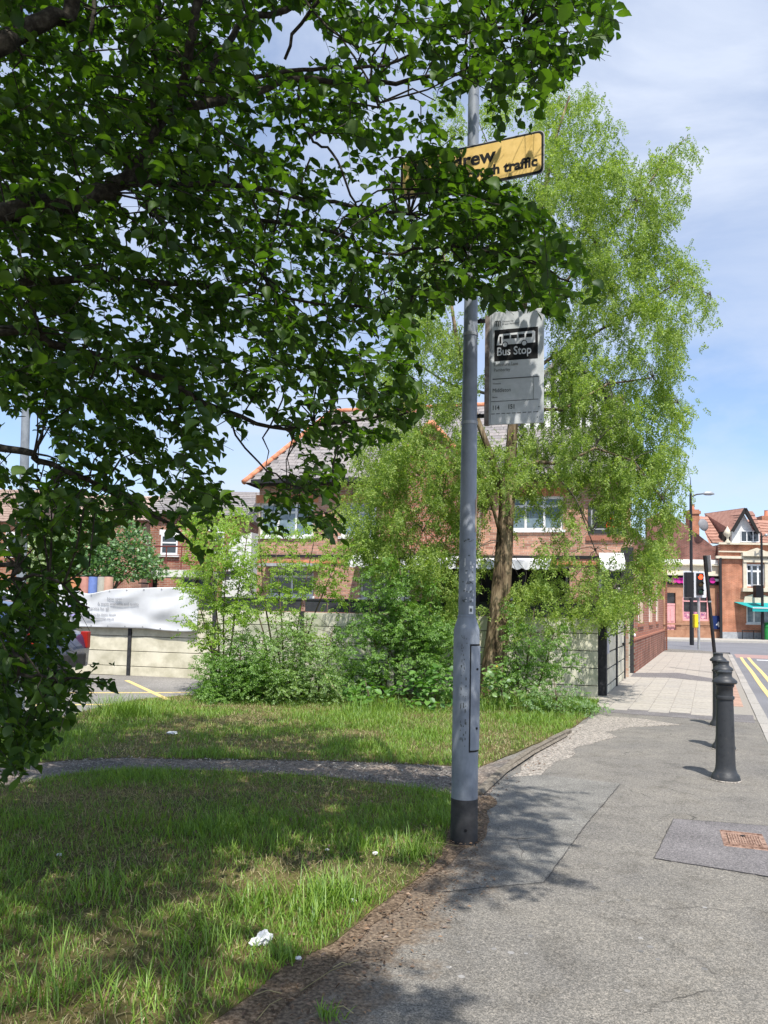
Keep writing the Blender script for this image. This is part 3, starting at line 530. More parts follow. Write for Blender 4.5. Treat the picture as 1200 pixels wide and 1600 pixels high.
def dryness(q): 
    return 0.6 * vnoise(q[:, 0], q[:, 1], 1.3, 1) + 0.3 * vnoise(q[:, 0], q[:, 1], 3.4, 2) + 0.1 * vnoise(q[:, 0], q[:, 1], 9, 3)
def c_green(q, rg):
    d = dryness(q); keep = rg.random(len(q)) < np.clip(1.5 - 1.9 * d, 0.18, 1.0); return keep, np.clip(1.5 - 1.2 * d, 0.5, 1.4)
def c_dry(q, rg):
    d = dryness(q); keep = rg.random(len(q)) < np.clip(2.1 * d - 0.55, 0.06, 1.0); return keep, np.ones(len(q))
blades('grass', [near_poly], 6200, 0.02, 0.075, 0.0046, l_grass, 11, cond=c_green)
blades('dry_grass', [near_poly], 2300, 0.02, 0.06, 0.0036, l_dry, 12, cond=c_dry, lean=1.1)
blades('grass', [far_poly], 2800, 0.025, 0.10, 0.006, l_grass, 13, cond=c_green)
blades('dry_grass', [far_poly], 1300, 0.02, 0.06, 0.006, l_dry, 14, cond=c_dry, lean=1.0)
# long tufts
def tufts(spots, seed):
    rg = np.random.default_rng(seed); qs = []; hs = []
    for (px, py, r, n, h) in spots:
        g = G(px, py); q = rg.normal(0, r, (n, 2)) + [g.x, g.y]; qs.append(q); hs.append(np.full(n, h))
    q = np.concatenate(qs); h = np.concatenate(hs) * rg.uniform(.5, 1.1, len(q)); n = len(q); th = rg.uniform(0, 2 * np.pi, n); ln = np.abs(rg.normal(0, .38, n))
    M = frames(np.c_[np.cos(th) * ln, np.sin(th) * ln, np.ones(n)], np.c_[np.cos(th), np.sin(th), np.zeros(n)], np.ones(n)); M[:, :, 0] *= 0.006; M[:, :, 1] *= h[:, None]; M[:, :, 2] *= h[:, None]
    tv = [(-.5, 0, 0), (.5, 0, 0), (-.42, .4, .05), (.42, .4, .05), (-.28, .75, .2), (.28, .75, .2), (0, 1, .42)]
    return inst('long_grass', tv, [(0, 1, 3, 2), (2, 3, 5, 4), (4, 5, 6)], M, np.c_[q, np.full(n, 0.0)], l_grass, smooth=True)
tufts([(400, 1420, .10, 160, .17), (490, 1420, .08, 150, .2), (530, 1410, .07, 110, .18), (560, 1330, .1, 160, .15), (640, 1340, .08, 130, .16), (690, 1290, .07, 110, .15), (420, 1330, .12, 160, .15), (300, 1480, .10, 140, .15), (90, 1560, .1, 160, .17), (160, 1400, .12, 160, .15),
       (487, 1450, .02, 18, .2), (440, 1500, .05, 60, .12), (510, 1590, .03, 40, .06), (250, 1560, .12, 150, .14), (180, 1118, .18, 420, .34), (215, 1120, .14, 260, .30), (340, 1300, .15, 200, .14), (200, 1290, .15, 200, .14),
       (560, 1115, .16, 240, .25), (600, 1112, .16, 240, .3), (800, 1108, .2, 320, .33), (840, 1110, .2, 320, .3), (880, 1112, .16, 260, .27), (915, 1112, .12, 220, .26), (760, 1112, .14, 200, .25)], 21)
# dead leaves, needles and bits on the bare edge and path
def scraps(name, poly, n, size, m, seed, z=0.012):
    rg = np.random.default_rng(seed); pa = np.array(poly); q = rg.uniform(pa.min(0), pa.max(0), (n, 2)); q = q[inpoly(q[:, 0], q[:, 1], poly)]; n = len(q); th = rg.uniform(0, 6.28, n)
    M = frames(np.c_[np.cos(th), np.sin(th), rg.normal(0, .25, n)], np.c_[rg.normal(0, .4, n), rg.normal(0, .4, n), np.ones(n)], size * rg.uniform(.4, 1.3, n)); M[:, :, 0] *= rg.uniform(.12, .8, n)[:, None]
    return inst(name, [(0, -.5, 0), (.4, -.1, .15), (0, .5, 0), (-.4, -.1, .15)], [(0, 1, 2), (0, 2, 3)], M, np.c_[q, np.full(n, z) + rg.random(n) * .01], m)
m_dead = leaf_mat('dead_leaf', (0.07, 0.038, 0.02), (0.30, 0.19, 0.11), trans=0.1, tcol=(1, 1, 1))
m_stone = mat('pale_grit', [(0.2, 0.19, 0.17), (0.5, 0.47, 0.42)], rough=1, scale=30, rnd=[(0.5, .5, .5), (1.1, 1.1, 1.1)])
soilp = gp([(225, 1640), (380, 1590), (500, 1500), (575, 1430), (640, 1375), (690, 1325), (712, 1285), (752, 1240), (775, 1250), (765, 1300), (750, 1345), (700, 1400), (620, 1490), (520, 1600), (480, 1640)])
scraps('leaf_litter', soilp, 5200, 0.026, m_dead, 31, 0.014)
scraps('leaf_litter', gp([(735, 1350), (790, 1360), (720, 1440), (640, 1520), (560, 1610), (470, 1640)]), 900, 0.022, m_dead, 35, 0.008)
scraps('pavement_grit', gp([(500, 1640), (760, 1230), (1000, 1130), (1250, 1200), (1300, 1640)]), 500, 0.014, m_stone, 36, 0.006)
scraps('leaf_litter', gp([(750, 1240), (840, 1170), (900, 1140), (930, 1115), (900, 1150), (850, 1200), (770, 1262)]), 2500, 0.03, m_dead, 32, 0.012)
scraps('path_grit', gp([(a, b) for a, b in low[:6]] + [(a, b) for a, b in upp[:6][::-1]]), 5000, 0.03, m_stone, 33, 0.012)
scraps('leaf_litter', near_poly[1:], 4200, 0.035, m_dead, 34, 0.02)
# straws lying on the soil
mb = MB()
for a, b in (((470, 1548), (560, 1500)), ((400, 1595), (440, 1560)), ((395, 1556), (440, 1552)), ((520, 1575), (552, 1583)), ((640, 1285), (700, 1330)), ((655, 1318), (716, 1322)), ((548, 1508), (520, 1512))):
    A = G(*a, .015); B = G(*b, .02); mb.tube([A, A.lerp(B, .5) + Vector((0, .01, .012)), B], 0.0022, 4)
mb.build('dry_straw', l_dry, kind='stuff')

# ================================================================== FENCE
FO = G(941, 1090); FA = math.atan2((G(308, 1061) - FO).y, (G(308, 1061) - FO).x)       # runs to the left
fdir = Vector((math.cos(FA), math.sin(FA), 0)); FLOC = Vector((FO.x, FO.y, 0)); FR = FA - math.pi   # local +x points right
fence = thing('panel_fence', 'cream concrete board fence with black posts behind the shrubs', 'fence', FLOC, FR)
def fx(px): return PL(px, 1000, FO, FR)[0]
fposts = [fx(936), fx(777), fx(620), fx(471), fx(334), fx(203), fx(83), fx(-40), fx(-160), fx(-290)]
HB = 1.40
for i, x in enumerate(fposts):
    wpost = 0.075 if i else 0.0
    if i: MB().box(x - wpost / 2, x + wpost / 2, -0.03, 0.06, -0.1, HB + (0.62 if i == 6 else 0.02)).build('post', m_postblk, fence, bevel=0.004)
for i in range(len(fposts) - 1):
    xr = fposts[i] - (0.04 if i else 0.02); xl = fposts[i + 1] + 0.04; z = 0.0
    for k, hgt in enumerate((0.2, 0.31, 0.31, 0.31, 0.27)):
        o = MB().box(xl, xr, 0.0, 0.045, z + 0.006, z + hgt - 0.006).build('concrete_board', m_concretel if i >= 4 else m_concrete, fence, bevel=0.006); o.location.y = random.uniform(-.004, .004)
        z += hgt
    MB().box(xl, xr, 0.02, 0.03, 0.0, HB - 0.01).build('joint_backing', m_postblk, fence)
    if i < 5:
        k = 4
        for j in range(k):
            a = xl + (xr - xl) * j / k; b = xl + (xr - xl) * (j + 1) / k
            MB().box(a + 0.006, b - 0.006, 0.035, 0.055, HB + 0.01, HB + 0.27 + random.uniform(-.01, .01)).build('screen_board', m_screen, fence)
        MB().box(xl, xr, 0.02, 0.034, HB + 0.235, HB + 0.262).build('rail', m_postblk, fence)
# street-side return of the fence
R0 = G(947, 1087); R1 = G(985.5, 1051); RA = math.atan2((R1 - R0).y, (R1 - R0).x); RL = (R1 - R0).length
ret = thing('return_fence', 'short cream panel fence running back along the footway to the brick wall', 'fence', (R0.x, R0.y, 0), RA)
MB().box(-0.13, 0.03, -0.02, 0.13, -0.1, HB + 0.06).build('corner_post', m_postblk, ret, bevel=0.006)
nb = 3
for i in range(1, nb + 1): MB().box(RL * i / nb - 0.08, RL * i / nb + 0.05, -0.03, 0.06, -0.1, HB + 0.02).build('post', m_postblk, ret, bevel=0.004)
for i in range(nb):
    a = RL * i / nb + 0.035; b = RL * (i + 1) / nb - 0.065; z = 0
    for hgt in (0.16, 0.30, 0.31, 0.31, 0.30):
        MB().box(a, b, 0.0, 0.045, z + 0.014, z + hgt - 0.014).build('concrete_board', m_concretel, ret, bevel=0.006); z += hgt
    MB().box(a, b, 0.02, 0.03, 0, HB - 0.01).build('joint_backing', m_postblk, ret)
    MB().box(a - 0.03, b + 0.06, 0.062, 0.085, HB - 0.02, HB + 0.27).build('screen_board', m_screen, ret)
ntc = MB().box(0.10, 0.5, -0.012, -0.004, 0.75, 1.36).build('paper_notice', mat('grey_notice', [(0.42, 0.42, 0.46), (0.55, 0.55, 0.58)], scale=25), ret)
# banner
ban = thing('banner', 'crumpled white banner with faint lettering hung on the left of the fence', 'banner', FLOC, FR)
foldf = lambda u, v: 0.030 * math.sin(9 * u + 5 * v + 1.2 * math.sin(4 * v)) * math.sin(math.pi * min(1, v * 1.3)) + 0.016 * math.sin(16 * (u * .7 - v * .55)) * (0.3 + v * (1 - v) * 2) + 0.004 * math.sin(31 * u - 14 * v) - 0.05 * math.exp(-((u - .27 + .25 * (1 - v)) / .06) ** 2) * v
x0, x1 = fx(92), fx(312); nx, nz = 80, 36; V = []; Fc = []
zt = lambda u: 1.83 + 0.06 * math.sin(u * 7 + 1) * (1 - u) - 0.17 * math.exp(-((u - 0.22) / 0.13) ** 2) + 0.02 * u; zb = lambda u: .99 - 0.04 * max(0, math.sin((u - .65) * 7)) * (u > .65)
for j in range(nz + 1):
    for i in range(nx + 1):
        u = i / nx; v = j / nz; z = zb(u) * (1 - v) + zt(u) * v
        fold = foldf(u, v)
        V.append((x0 + (x1 - x0) * u, -0.11 + fold, z))
for j in range(nz):
    for i in range(nx): a = j * (nx + 1) + i; Fc.append((a, a + 1, a + nx + 2, a + nx + 1))
sheet = MB().add(V, Fc).build('sheet', mat('white_banner_vinyl', [(0.58, 0.59, 0.61), (0.66, 0.67, 0.69)], rough=0.45, scale=2), ban, smooth=True); so = sheet.modifiers.new('thick', 'SOLIDIFY'); so.thickness = 0.003
m_fink = mat('faint_banner_ink', (0.24, 0.25, 0.28), rough=0.6); m_purple = mat('purple_print', (0.42, 0.36, 0.72), rough=0.6)
for s_, zz, xx, sz in (('Now open', 1.56, 1.20, .085), ('A warm welcome and quality', 1.46, .98, .085), ('service for all', 1.36, .80, .085), ('Call us for more details', 1.24, .78, .07), ('www.community.org.uk', 1.16, .74, .07)): 
    o = text(s_, sz, (x0 + xx, 0, zz), m_fink, ban, sx=0.95); o['kind'] = 'stuff'
    for v_ in o.data.vertices:
        X_ = x0 + xx + v_.co.x * .95; Z_ = zz + v_.co.y; u_ = (X_ - x0) / (x1 - x0); vv_ = (Z_ - zb(u_)) / (zt(u_) - zb(u_)); v_.co.z += -(-0.11 + foldf(u_, vv_) - .022)
for k_ in range(9):
    for v_ in (.04, .96): u_ = .01 + .98 * k_ / 8; MB().lathe([(.006, 0), (.016, 0), (.016, .004), (.006, .004)], 10, M=Matrix.Translation((x0 + (x1 - x0) * u_, -0.115 + foldf(u_, v_), zb(u_) * (1 - v_) + zt(u_) * v_)) @ Matrix.Rotation(R(90), 4, 'X')).build('eyelet', m_greysteel, ban)
MB().lathe([(0.001, 0), (0.11, 0), (0.11, .004), (0.001, .004)], 20).build('purple_emblem', m_purple, ban, loc=(x0 + 0.37, -0.16, 1.50)).rotation_euler = (R(90), 0, 0)
MB().lathe([(0.001, 0), (0.07, 0), (0.07, .004), (0.001, .004)], 20).build('purple_emblem', m_purple, ban, loc=(x0 + 0.43, -0.16, 1.28)).rotation_euler = (R(90), 0, 0)

# ================================================================== PUB / HOUSE BEHIND THE FENCE
HC = G(986, 1052); HANG = FR; hu = Vector((math.cos(HANG), math.sin(HANG), 0)); HW = 10.25
HL = Vector((HC.x, HC.y, 0)) - hu * HW
house = thing('brick_house', 'two storey red brick house with slate roof, gables and white awnings behind the fence', 'house', HL, HANG)
def hp(px, py): return PL(px, py, HL, HANG)
def rect(a, b, c, d):                                    # px x0, x1, y top, y bottom -> local x0,x1,z0,z1
    xa, za = hp(a, d); xb, zb = hp(b, c); return (xa, xb, za, zb)
W1 = rect(405, 490, 785, 838); W2 = rect(532, 588, 785, 838); W3 = rect(792, 880, 775, 828); SGN = rect(919, 975, 790, 834)
G1 = rect(562, 640, 858, 935); G2 = rect(672, 890, 888, 945); G3 = rect(936, 976, 889, 945); G0 = rect(420, 490, 888, 930)
I4 = Matrix.Identity(4); EZ = 5.0
gaps = np.array([(950, 862), (920, 850), (905, 810), (700, 780), (790, 850), (530, 800), (620, 770), (860, 870)])
def vis_key(A):
    px, py, d = proj(A); return np.min(np.hypot(px[:, None] - gaps[None, :, 0], py[:, None] - gaps[None, :, 1]), axis=1)
brick_wall(house, I4, 0, HW, 0, EZ, [W1, W2, W3, SGN, G1, G2, G3, G0], m_brickp, 300, vis_key)
window(house, *W1, 3, split=0.72, mg=m_glassb); window(house, *W2, 2, split=0.72, mg=m_glassb); window(house, *W3, 3, split=0.72, mg=m_glassb)
window(house, *G0, 2, split=0.7); window(house, *G1, 2); window(house, *G3, 1, mf=m_render)
MB().box(G2[0], G2[1], 0.4, 0.45, G2[2], G2[3]).build('dark_bar_front', m_black, house)
for a in (G2[0] + .02, (G2[0] * 2 + G2[1]) / 3, (G2[0] + 2 * G2[1]) / 3, G2[1] - .1): MB().box(a, a + .08, 0.1, 0.2, G2[2], G2[3]).build('bar_front_post', m_postblk, house)
# orange lintels, string course, lead bay roof
for wx in (W1, W2, W3):
    n = 9; wdt = (wx[1] - wx[0] + .3) / n
    for k in range(n): MB().box(wx[0] - .15 + k * wdt + .006, wx[0] - .15 + (k + 1) * wdt - .006, -0.012, -0.016 + .1, wx[3] + .005, wx[3] + 0.235).build('lintel_brick', m_orange, house)
_, zs = hp(700, 856)
for k in range(int(HW / .46)): MB().box(k * .46 + .005, (k + 1) * .46 - .005, -0.05, 0.0, 2.74, 2.82).build('string_course_brick', m_orange, house)
MB().box(G0[0] - .1, G0[1] + .2, -0.6, -0.002, 2.62, 2.70).build('lead_canopy', m_lead, house)
MB().box(0, HW, -0.03, -0.002, 2.90, 2.98).build('dark_band', m_gutter, house)
MB().box(-0.1, HW + .1, -0.42, -0.30, EZ - 0.02, EZ + 0.09).build('gutter', m_gutter, house)
MB().box(-0.02, HW + .02, -0.31, -0.012, EZ - 0.05, EZ + 0.0).build('soffit', m_timber, house)
# dark sign panel with red script
MB().box(SGN[0], SGN[1], -0.03, 0.05, SGN[2], SGN[3]).build('sign_panel', m_screen, house)
mb = MB(); b_ = 0.035
mb.box(SGN[0] + .07, SGN[1] - .05, -0.038, -0.031, SGN[2] + .1, SGN[2] + .1 + b_); mb.box(SGN[0] + .07, SGN[0] + .07 + b_, -0.038, -0.031, SGN[2] + .14, SGN[3] - .05); mb.build('sign_border', m_greysteel, house)
m_redn = mat('red_neon', (0.8, 0.03, 0.03), rough=0.5, emit=((1, 0.06, 0.05), 0.5))
xs_, zs_ = hp(944, 824); text('Bar', 0.22, (xs_, -0.04, zs_), m_redn, house, 'red_lettering', shear=0.35, sx=1.2, bold=0.0)
xs_, zs_ = hp(952, 812); text('A', 0.17, (xs_, -0.04, zs_), m_redn, house, 'red_lettering', shear=0.35)
MB().box(SGN[0] - .05, SGN[1] + .05, -0.06, -0.002, SGN[2] - .18, SGN[2] - .06).build('sill', m_brick, house)
# white signboard
s0 = rect(572, 645, 846, 868); MB().box(s0[0], s0[1] + .2, -0.06, -0.002, s0[2], s0[3]).build('white_fascia', m_render, house); MB().box(s0[0], s0[1] + .2, -0.09, -0.003, s0[3] + .004, s0[3] + .05).build('fascia_cap', m_gutter, house)
# roof
RY, RZ = 3.5, 8.0; sl = math.atan2(RZ - EZ, RY + .35); SLn = math.hypot(RZ - EZ, RY + .35)
rx0 = lambda b: -0.35 + (1.35) * b / SLn
mb = MB().add([(-.35, -.35, EZ), (HW + .1, -.35, EZ), (HW + .1, RY, RZ), (1.0, RY, RZ), (-.35, 2 * RY + .35, EZ), (HW + .1, 2 * RY + .35, EZ)], [(0, 1, 2, 3), (3, 2, 5, 4), (0, 3, 4), (1, 5, 2)]); roof = mb.build('roof', m_slatesub, house)
WR = Matrix.Translation((0, -.35, EZ)) @ Matrix.Rotation(sl, 4, 'X')
items = []; nr = int(SLn / 0.20)
GB0, _ = hp(600, 765); GB1, _ = hp(750, 765)
for r in range(nr):
    b = 0.1 + r * 0.20; x = rx0(b) + (0.14 if r % 2 else 0)
    while x < HW:
        items.append((x + .14, b, 0.012 + random.uniform(0, .003), 0.27, 0.215, 0.009, R(-2.2))); x += 0.28
rg_ = np.array([(500, 720), (540, 730), (480, 740), (850, 740), (620, 690)])
def roof_key(A):
    px, py, d = proj(A); return np.min(np.hypot(px[:, None] - rg_[None, :, 0], py[:, None] - rg_[None, :, 1]), axis=1)
pieces('slate', items, WR, m_slate, roof, 300, roof_key)
# terracotta hip and ridge tiles
a = Vector((-.35, -.35, EZ + .03)); b = Vector((1.0, RY, RZ + .03)); n = 14
def ridge_run(a, b, n, parent, r=0.085):
    for k in range(n):
        p = a.lerp(b, k / n); q = a.lerp(b, (k + .97) / n); mb = MB().tube([p, q], [r * 1.0, r * .93], 8); mb.build('ridge_tile', m_ridge, parent, smooth=True)
ridge_run(a, b, n, roof); ridge_run(b, Vector((HW + .1, RY, RZ + .03)), 22, roof)
# brick front gable
ga = hp(606, 765)[0]; gb_ = hp(752, 765)[0]; gx = (ga + gb_) / 2; gz = hp(672, 672)[1]
Wg = Matrix.Translation((0, -0.5, 0)); hw_ = (gb_ - ga) / 2
tri = lambda x: gz - abs(x - gx) / hw_ * (gz - EZ + .02)
brick_wall(house, Wg, ga, gb_, 3.0, gz, [], m_brick, 0, None, top=tri, name='gable_wall')
MB().box(ga, gb_, -0.29, -0.004, 2.98, 4.9).build('gable_side', m_mortar, house)
for sx in (-1, 1):
    A = Vector((gx + sx * (hw_ + .2), -.6, EZ - .15)); B = Vector((gx, -.6, gz + .1)); ridge_run(A, B, 8, house, .075)
    mb = MB().add([tuple(A), tuple(B), (B.x, 3, B.z), (A.x, 3, A.z)], [(0, 1, 2, 3)]); o = mb.build('gable_roof', m_slate, house); so = o.modifiers.new('t', 'SOLIDIFY'); so.thickness = .05
# half-timbered gable
ta, tz = PL(818, 690, HL + Vector((.26, .97, 0)) * 2.0, HANG); tb, _ = PL(948, 690, HL + Vector((.26, .97, 0)) * 2.0, HANG); tz0 = tz; tz1 = PL(880, 556, HL + Vector((.26, .97, 0)) * 2.0, HANG)[1]
tm = (ta + tb) / 2; zh = tz0 + (tz1 - tz0) * .55
pt = MB().prismy([(ta, tz0 - .7), (tb, tz0 - .7), (tb, zh), (tm, tz1), (ta, zh)], 2.0, 3.6).build('timbered_gable', m_render, house)
for k in range(9):
    x = ta + (tb - ta) * k / 8; zt_ = zh + (tz1 - zh) * (1 - abs(x - tm) / (tm - ta)); MB().box(x - .05, x + .05, 1.96, 1.998, tz0 - .7, zt_).build('timber_stud', m_timber, pt)
MB().box(ta, tb, 1.94, 1.959, zh - .06, zh + .06).build('timber_rail', m_timber, pt); MB().box(ta, tb, 1.94, 1.959, tz0 - .1, tz0 + .02).build('timber_rail', m_timber, pt)
for sx in (-1, 1):
    A = Vector((tm + sx * (tm - ta + .25), 1.8, zh - .25)); B = Vector((tm, 1.8, tz1 + .08)); mb = MB().add([tuple(A), tuple(B), (B.x, 4.2, B.z), (A.x, 4.2, A.z)], [(0, 1, 2, 3)]); o = mb.build('gable_roof', m_slate, house); so = o.modifiers.new('t', 'SOLIDIFY'); so.thickness = .09
# chimney
cx_, cz_ = PL(646, 650, HL + Vector((.26, .97, 0)) * RY, HANG); ch = MB().box(cx_ - .3, cx_ + .3, RY - .3, RY + .3, RZ - .4, RZ + .5).build('chimney', brick_tex('chimney_brick', (.42, .17, .1), (.3, .11, .07), (.35, .3, .26)), house)
for k in (-1, 1): MB().lathe([(.09, 0), (.08, .3), (.1, .32), (.1, .36), (.07, .36)], 12).build('chimney_pot', m_ridge, ch, loc=(cx_ + k * .14, RY, RZ + .5))
MB().tube([(W2[1] + .45, -.07, .1), (W2[1] + .45, -.07, EZ - .1)], .04, 8).build('downpipe', m_gutter, house); MB().tube([(W3[0] - .8, -.07, .1), (W3[0] - .8, -.07, EZ - .1)], .04, 8).build('downpipe', m_gutter, house)
# side wings of the house: flank wall along the footway
FE = G(1036, 1015.5); FD = (Vector((FE.x, FE.y, 0)) - Vector((HC.x, HC.y, 0))); fa = math.atan2(FD.y, FD.x); FLN = FD.length
fl = thing('brick_outbuilding', 'long low red brick wing lining the footway, with plinth and blocked windows', 'building', (HC.x + .02, HC.y - .0, 0), fa)
def flp(px, py): return PL(px, py, (HC.x, HC.y), fa)
toph = lambda x: 3.7
fh = [(1.9, 3.6, 1.25, 2.6), (6.0, 7.6, 1.25, 2.6), (9.6, 10.9, 1.25, 2.6)]
fkey = lambda A: np.abs(A[:, 2] - 1.5) * 1.2 + A[:, 1] * .5
brick_wall(fl, I4, 0, FLN, 0, 3.6, fh, m_brick, 300, fkey)
for H in fh:
    brick_wall(fl, Matrix.Translation((0, .09, 0)), H[0], H[1], H[2], H[3], [], m_brick, 0, None, name='blocked_opening')
    for xx in (H[0] - .02,): MB().box(xx, xx + .05, -.02, .06, H[2], H[3]).build('white_jamb', m_render, fl)
    MB().box(H[0] - .1, H[1] + .1, -0.05, -0.008, H[2] - .1, H[2] - .01).build('sill', m_brick, fl)
MB().box(0, FLN, -.07, -.014, 0, .82).build('plinth', brick_tex('plinth_brick', (.30, .11, .07), (.22, .08, .06), (.3, .25, .2)), fl)
MB().box(0, FLN, -.085, -.013, .823, .88).build('plinth_course', m_brick, fl)
for k in range(int(FLN / .45)): MB().box(k * .45 + .004, k * .45 + .446, -.08, .25, 3.6, 3.70).build('coping_stone', m_kerb, fl)
MB().box(0.2, FLN, .21, 4.2, .0, 3.55).build('rear_body', brick_tex('rear_brick', (.34, .13, .08), (.25, .09, .06), (.3, .25, .2)), fl)
MB().box(-.06, .0, -.05, .25, 0, 3.2).build('dark_corner_trim', m_postblk, fl)
MB().lathe([(.04, 0), (.05, .01), (.04, .04), (.001, .05)], 12).build('wall_light', m_upvc, fl, loc=(.35, -.02, .95)).rotation_euler = (R(90), 0, 0)
MB().box(FLN - .25, FLN + .0, -.16, -.092, 0, 3.6).build('corner_pier', brick_tex('pier_brick', (.26, .09, .06), (.2, .07, .05), (.28, .22, .18)), fl)
# garden pier with stone cap
pp = P(965, 930, 18.6); pier = thing('brick_pier', 'brick gate pier with flat stone cap in front of the narrow awning', 'pier', (pp.x, 18.6, 0), HANG)
MB().box(-.24, .24, -.2, .2, 0, 2.0).build('pier_shaft', brick_tex('pale_pier_brick', (.42, .32, .25), (.36, .2, .14), (.4, .36, .3)), pier); MB().box(-.32, .32, -.28, .28, 2.0, 2.12).build('stone_cap', m_kerb, pier, bevel=.03)
# awnings
def awning(px0, px1, pyt, pyb, label, out=1.3, drop=.35, stripe=None):
    x0, zt = hp(px0, pyt); x1, _ = hp(px1, pyt)
    c = HL + hu * ((x0 + x1) / 2); t = thing('awning', label, 'awning', (c.x, c.y, 0), HANG, 'white scalloped awnings on the pub front'); w2 = (x1 - x0) / 2
    fp = P(px0, pyb, (HL + hu * x0).y - out); zb = fp.z
    o = MB().add([(-w2, -.03, zt), (w2, -.03, zt), (w2, -out, zb + .22), (-w2, -out, zb + .22)], [(0, 3, 2, 1)]).build('canvas', m_canvas, t); s_ = o.modifiers.new('t', 'SOLIDIFY'); s_.thickness = .01
    n = max(3, int(w2 * 2 / .22)); V = []; top = [(-w2 + 2 * w2 * i / n) for i in range(n + 1)]; poly = [(w2, zb + .21), (-w2, zb + .21)]
    for i in range(n):
        for k in range(5): ph = k / 4; poly.append((top[i] + 2 * w2 / n * ph, zb - .05 * math.sin(math.pi * ph) + .04))
    MB().prismy(poly, -out - .01, -out).build('scalloped_valance', m_canvas, t)
    for s in (-1, 1): MB().tube([(s * w2 * .92, -.03, zb + .2), (s * w2 * .92, -out + .02, zb + .2)], .015, 6).build('awning_arm', m_greysteel, t)
    return t
awning(738, 862, 872, 889, 'wide white scalloped awning right of the tree trunk', 1.2)
awning(936, 974, 864, 891, 'narrow white scalloped awning above the dark doorway at the right end', .7)
awning(640, 722, 866, 888, 'white scalloped awning between the lamp column and the signboard', 1.2)
awning(560, 618, 862, 886, 'white scalloped awning left of the signboard, behind the saplings', 1.0)

# deck, tables and people in the beer garden
dk = thing('garden_deck', 'raised dark timber deck behind the charcoal screen', 'deck', (2.6, 17.6, 0), HANG)
for k in range(18): MB().box(-3 + k * .29, -3 + k * .29 + .28, -.1, 1.6, .42, .46).build('deck_plank', m_timber, dk)
MB().box(-3, 2.2, -.08, 1.58, 0, .418).build('deck_frame', m_gutter, dk)
m_skin = mat('skin', (0.55, 0.33, 0.24), rough=0.6)
def skin_fig(name, pts, edges, rad, m, parent, root=0, sub=2, loc=None):
    me = bpy.data.meshes.new(name); me.from_pydata(pts, edges, []); me.materials.append(m); o = link(name, me, parent)
    o.modifiers.new('skin', 'SKIN'); me.skin_vertices or me.skin_vertices
    if not me.skin_vertices: bpy.context.view_layer.objects.active = o
    for i, r in enumerate(rad): me.skin_vertices[0].data[i].radius = (r, r) if not isinstance(r, tuple) else r
    me.skin_vertices[0].data[root].use_root = True
    s = o.modifiers.new('sub', 'SUBSURF'); s.levels = sub; s.render_levels = sub; return o
def person(px, py, Y, rz, shirt, hair, label):
    h = P(px, py, Y); base = .46; t = thing('person', label, 'person', (h.x, Y, base), rz, 'people sitting in the beer garden')
    pts = [(0, 0, .48), (0, .02, .72), (0, .03, .95), (0, .02, 1.06), (0, -.01, 1.17), (0, -.02, 1.27), (.19, .02, .94), (.24, -.02, .68), (.18, -.26, .66), (-.19, .02, .94), (-.24, -.02, .68), (-.18, -.26, .66), (.1, -.02, .46), (.12, -.42, .5), (.12, -.44, .08), (.12, -.58, .04), (-.1, -.02, .46), (-.12, -.42, .5), (-.12, -.44, .08), (-.12, -.58, .04), (.17, -.34, .67), (-.17, -.34, .67)]
    ed_ = [(0, 1), (1, 2), (2, 3), (3, 4), (4, 5), (2, 6), (6, 7), (7, 8), (8, 20), (2, 9), (9, 10), (10, 11), (11, 21), (0, 12), (12, 13), (13, 14), (14, 15), (0, 16), (16, 17), (17, 18), (18, 19)]
    rad = [(.16, .11), (.15, .10), (.16, .1), (.055, .055), (.08, .095), (.085, .10), .06, .045, .033, .06, .045, .033, .09, .07, .05, .04, .09, .07, .05, .04, .03, .03]
    skin_fig('body', pts, ed_, rad, m_skin, t)
    ms = mat('shirt_' + label[:6] + str(px), shirt, rough=.9)
    skin_fig('shirt', [(0, 0, .5), (0, .02, .74), (0, .03, .95), (.19, .02, .94), (.24, -.02, .7), (-.19, .02, .94), (-.24, -.02, .7)], [(0, 1), (1, 2), (2, 3), (3, 4), (2, 5), (5, 6)], [(.175, .125), (.165, .115), (.175, .115), .075, .062, .075, .062], ms, t)
    hb = MB(); 
    vs = [(.098 * math.cos(a) * math.sin(b), .01 + .112 * math.sin(a) * math.sin(b), 1.235 + .12 * math.cos(b)) for b in [R(5 + 14 * i) for i in range(8)] for a in [R(30 * j) for j in range(12)]]
    fs = [(i * 12 + j, i * 12 + (j + 1) % 12, (i + 1) * 12 + (j + 1) % 12, (i + 1) * 12 + j) for i in range(7) for j in range(12) if not (i > 3 and 7 <= j <= 10)] + [tuple(range(12))[::-1]]
    hb.add(vs, fs).build('hair', mat('hair_' + str(px), hair, rough=.7), t, smooth=True)
    MB().lathe([(.001, 0), (.012, .01), (.009, .03), (.001, .045)], 8).build('nose', m_skin, t, loc=(0, -.105, 1.2))
    for s in (-1, 1): MB().lathe([(.001, -.005), (.008, 0), (.001, .005)], 8).build('eye', m_black, t, loc=(s * .032, -.1, 1.235))
    for s in (-1, 1): MB().lathe([(.001, -.02), (.012, 0), (.001, .02)], 8).build('ear', m_skin, t, loc=(s * .088, 0, 1.21))
    return t, base
seats = []
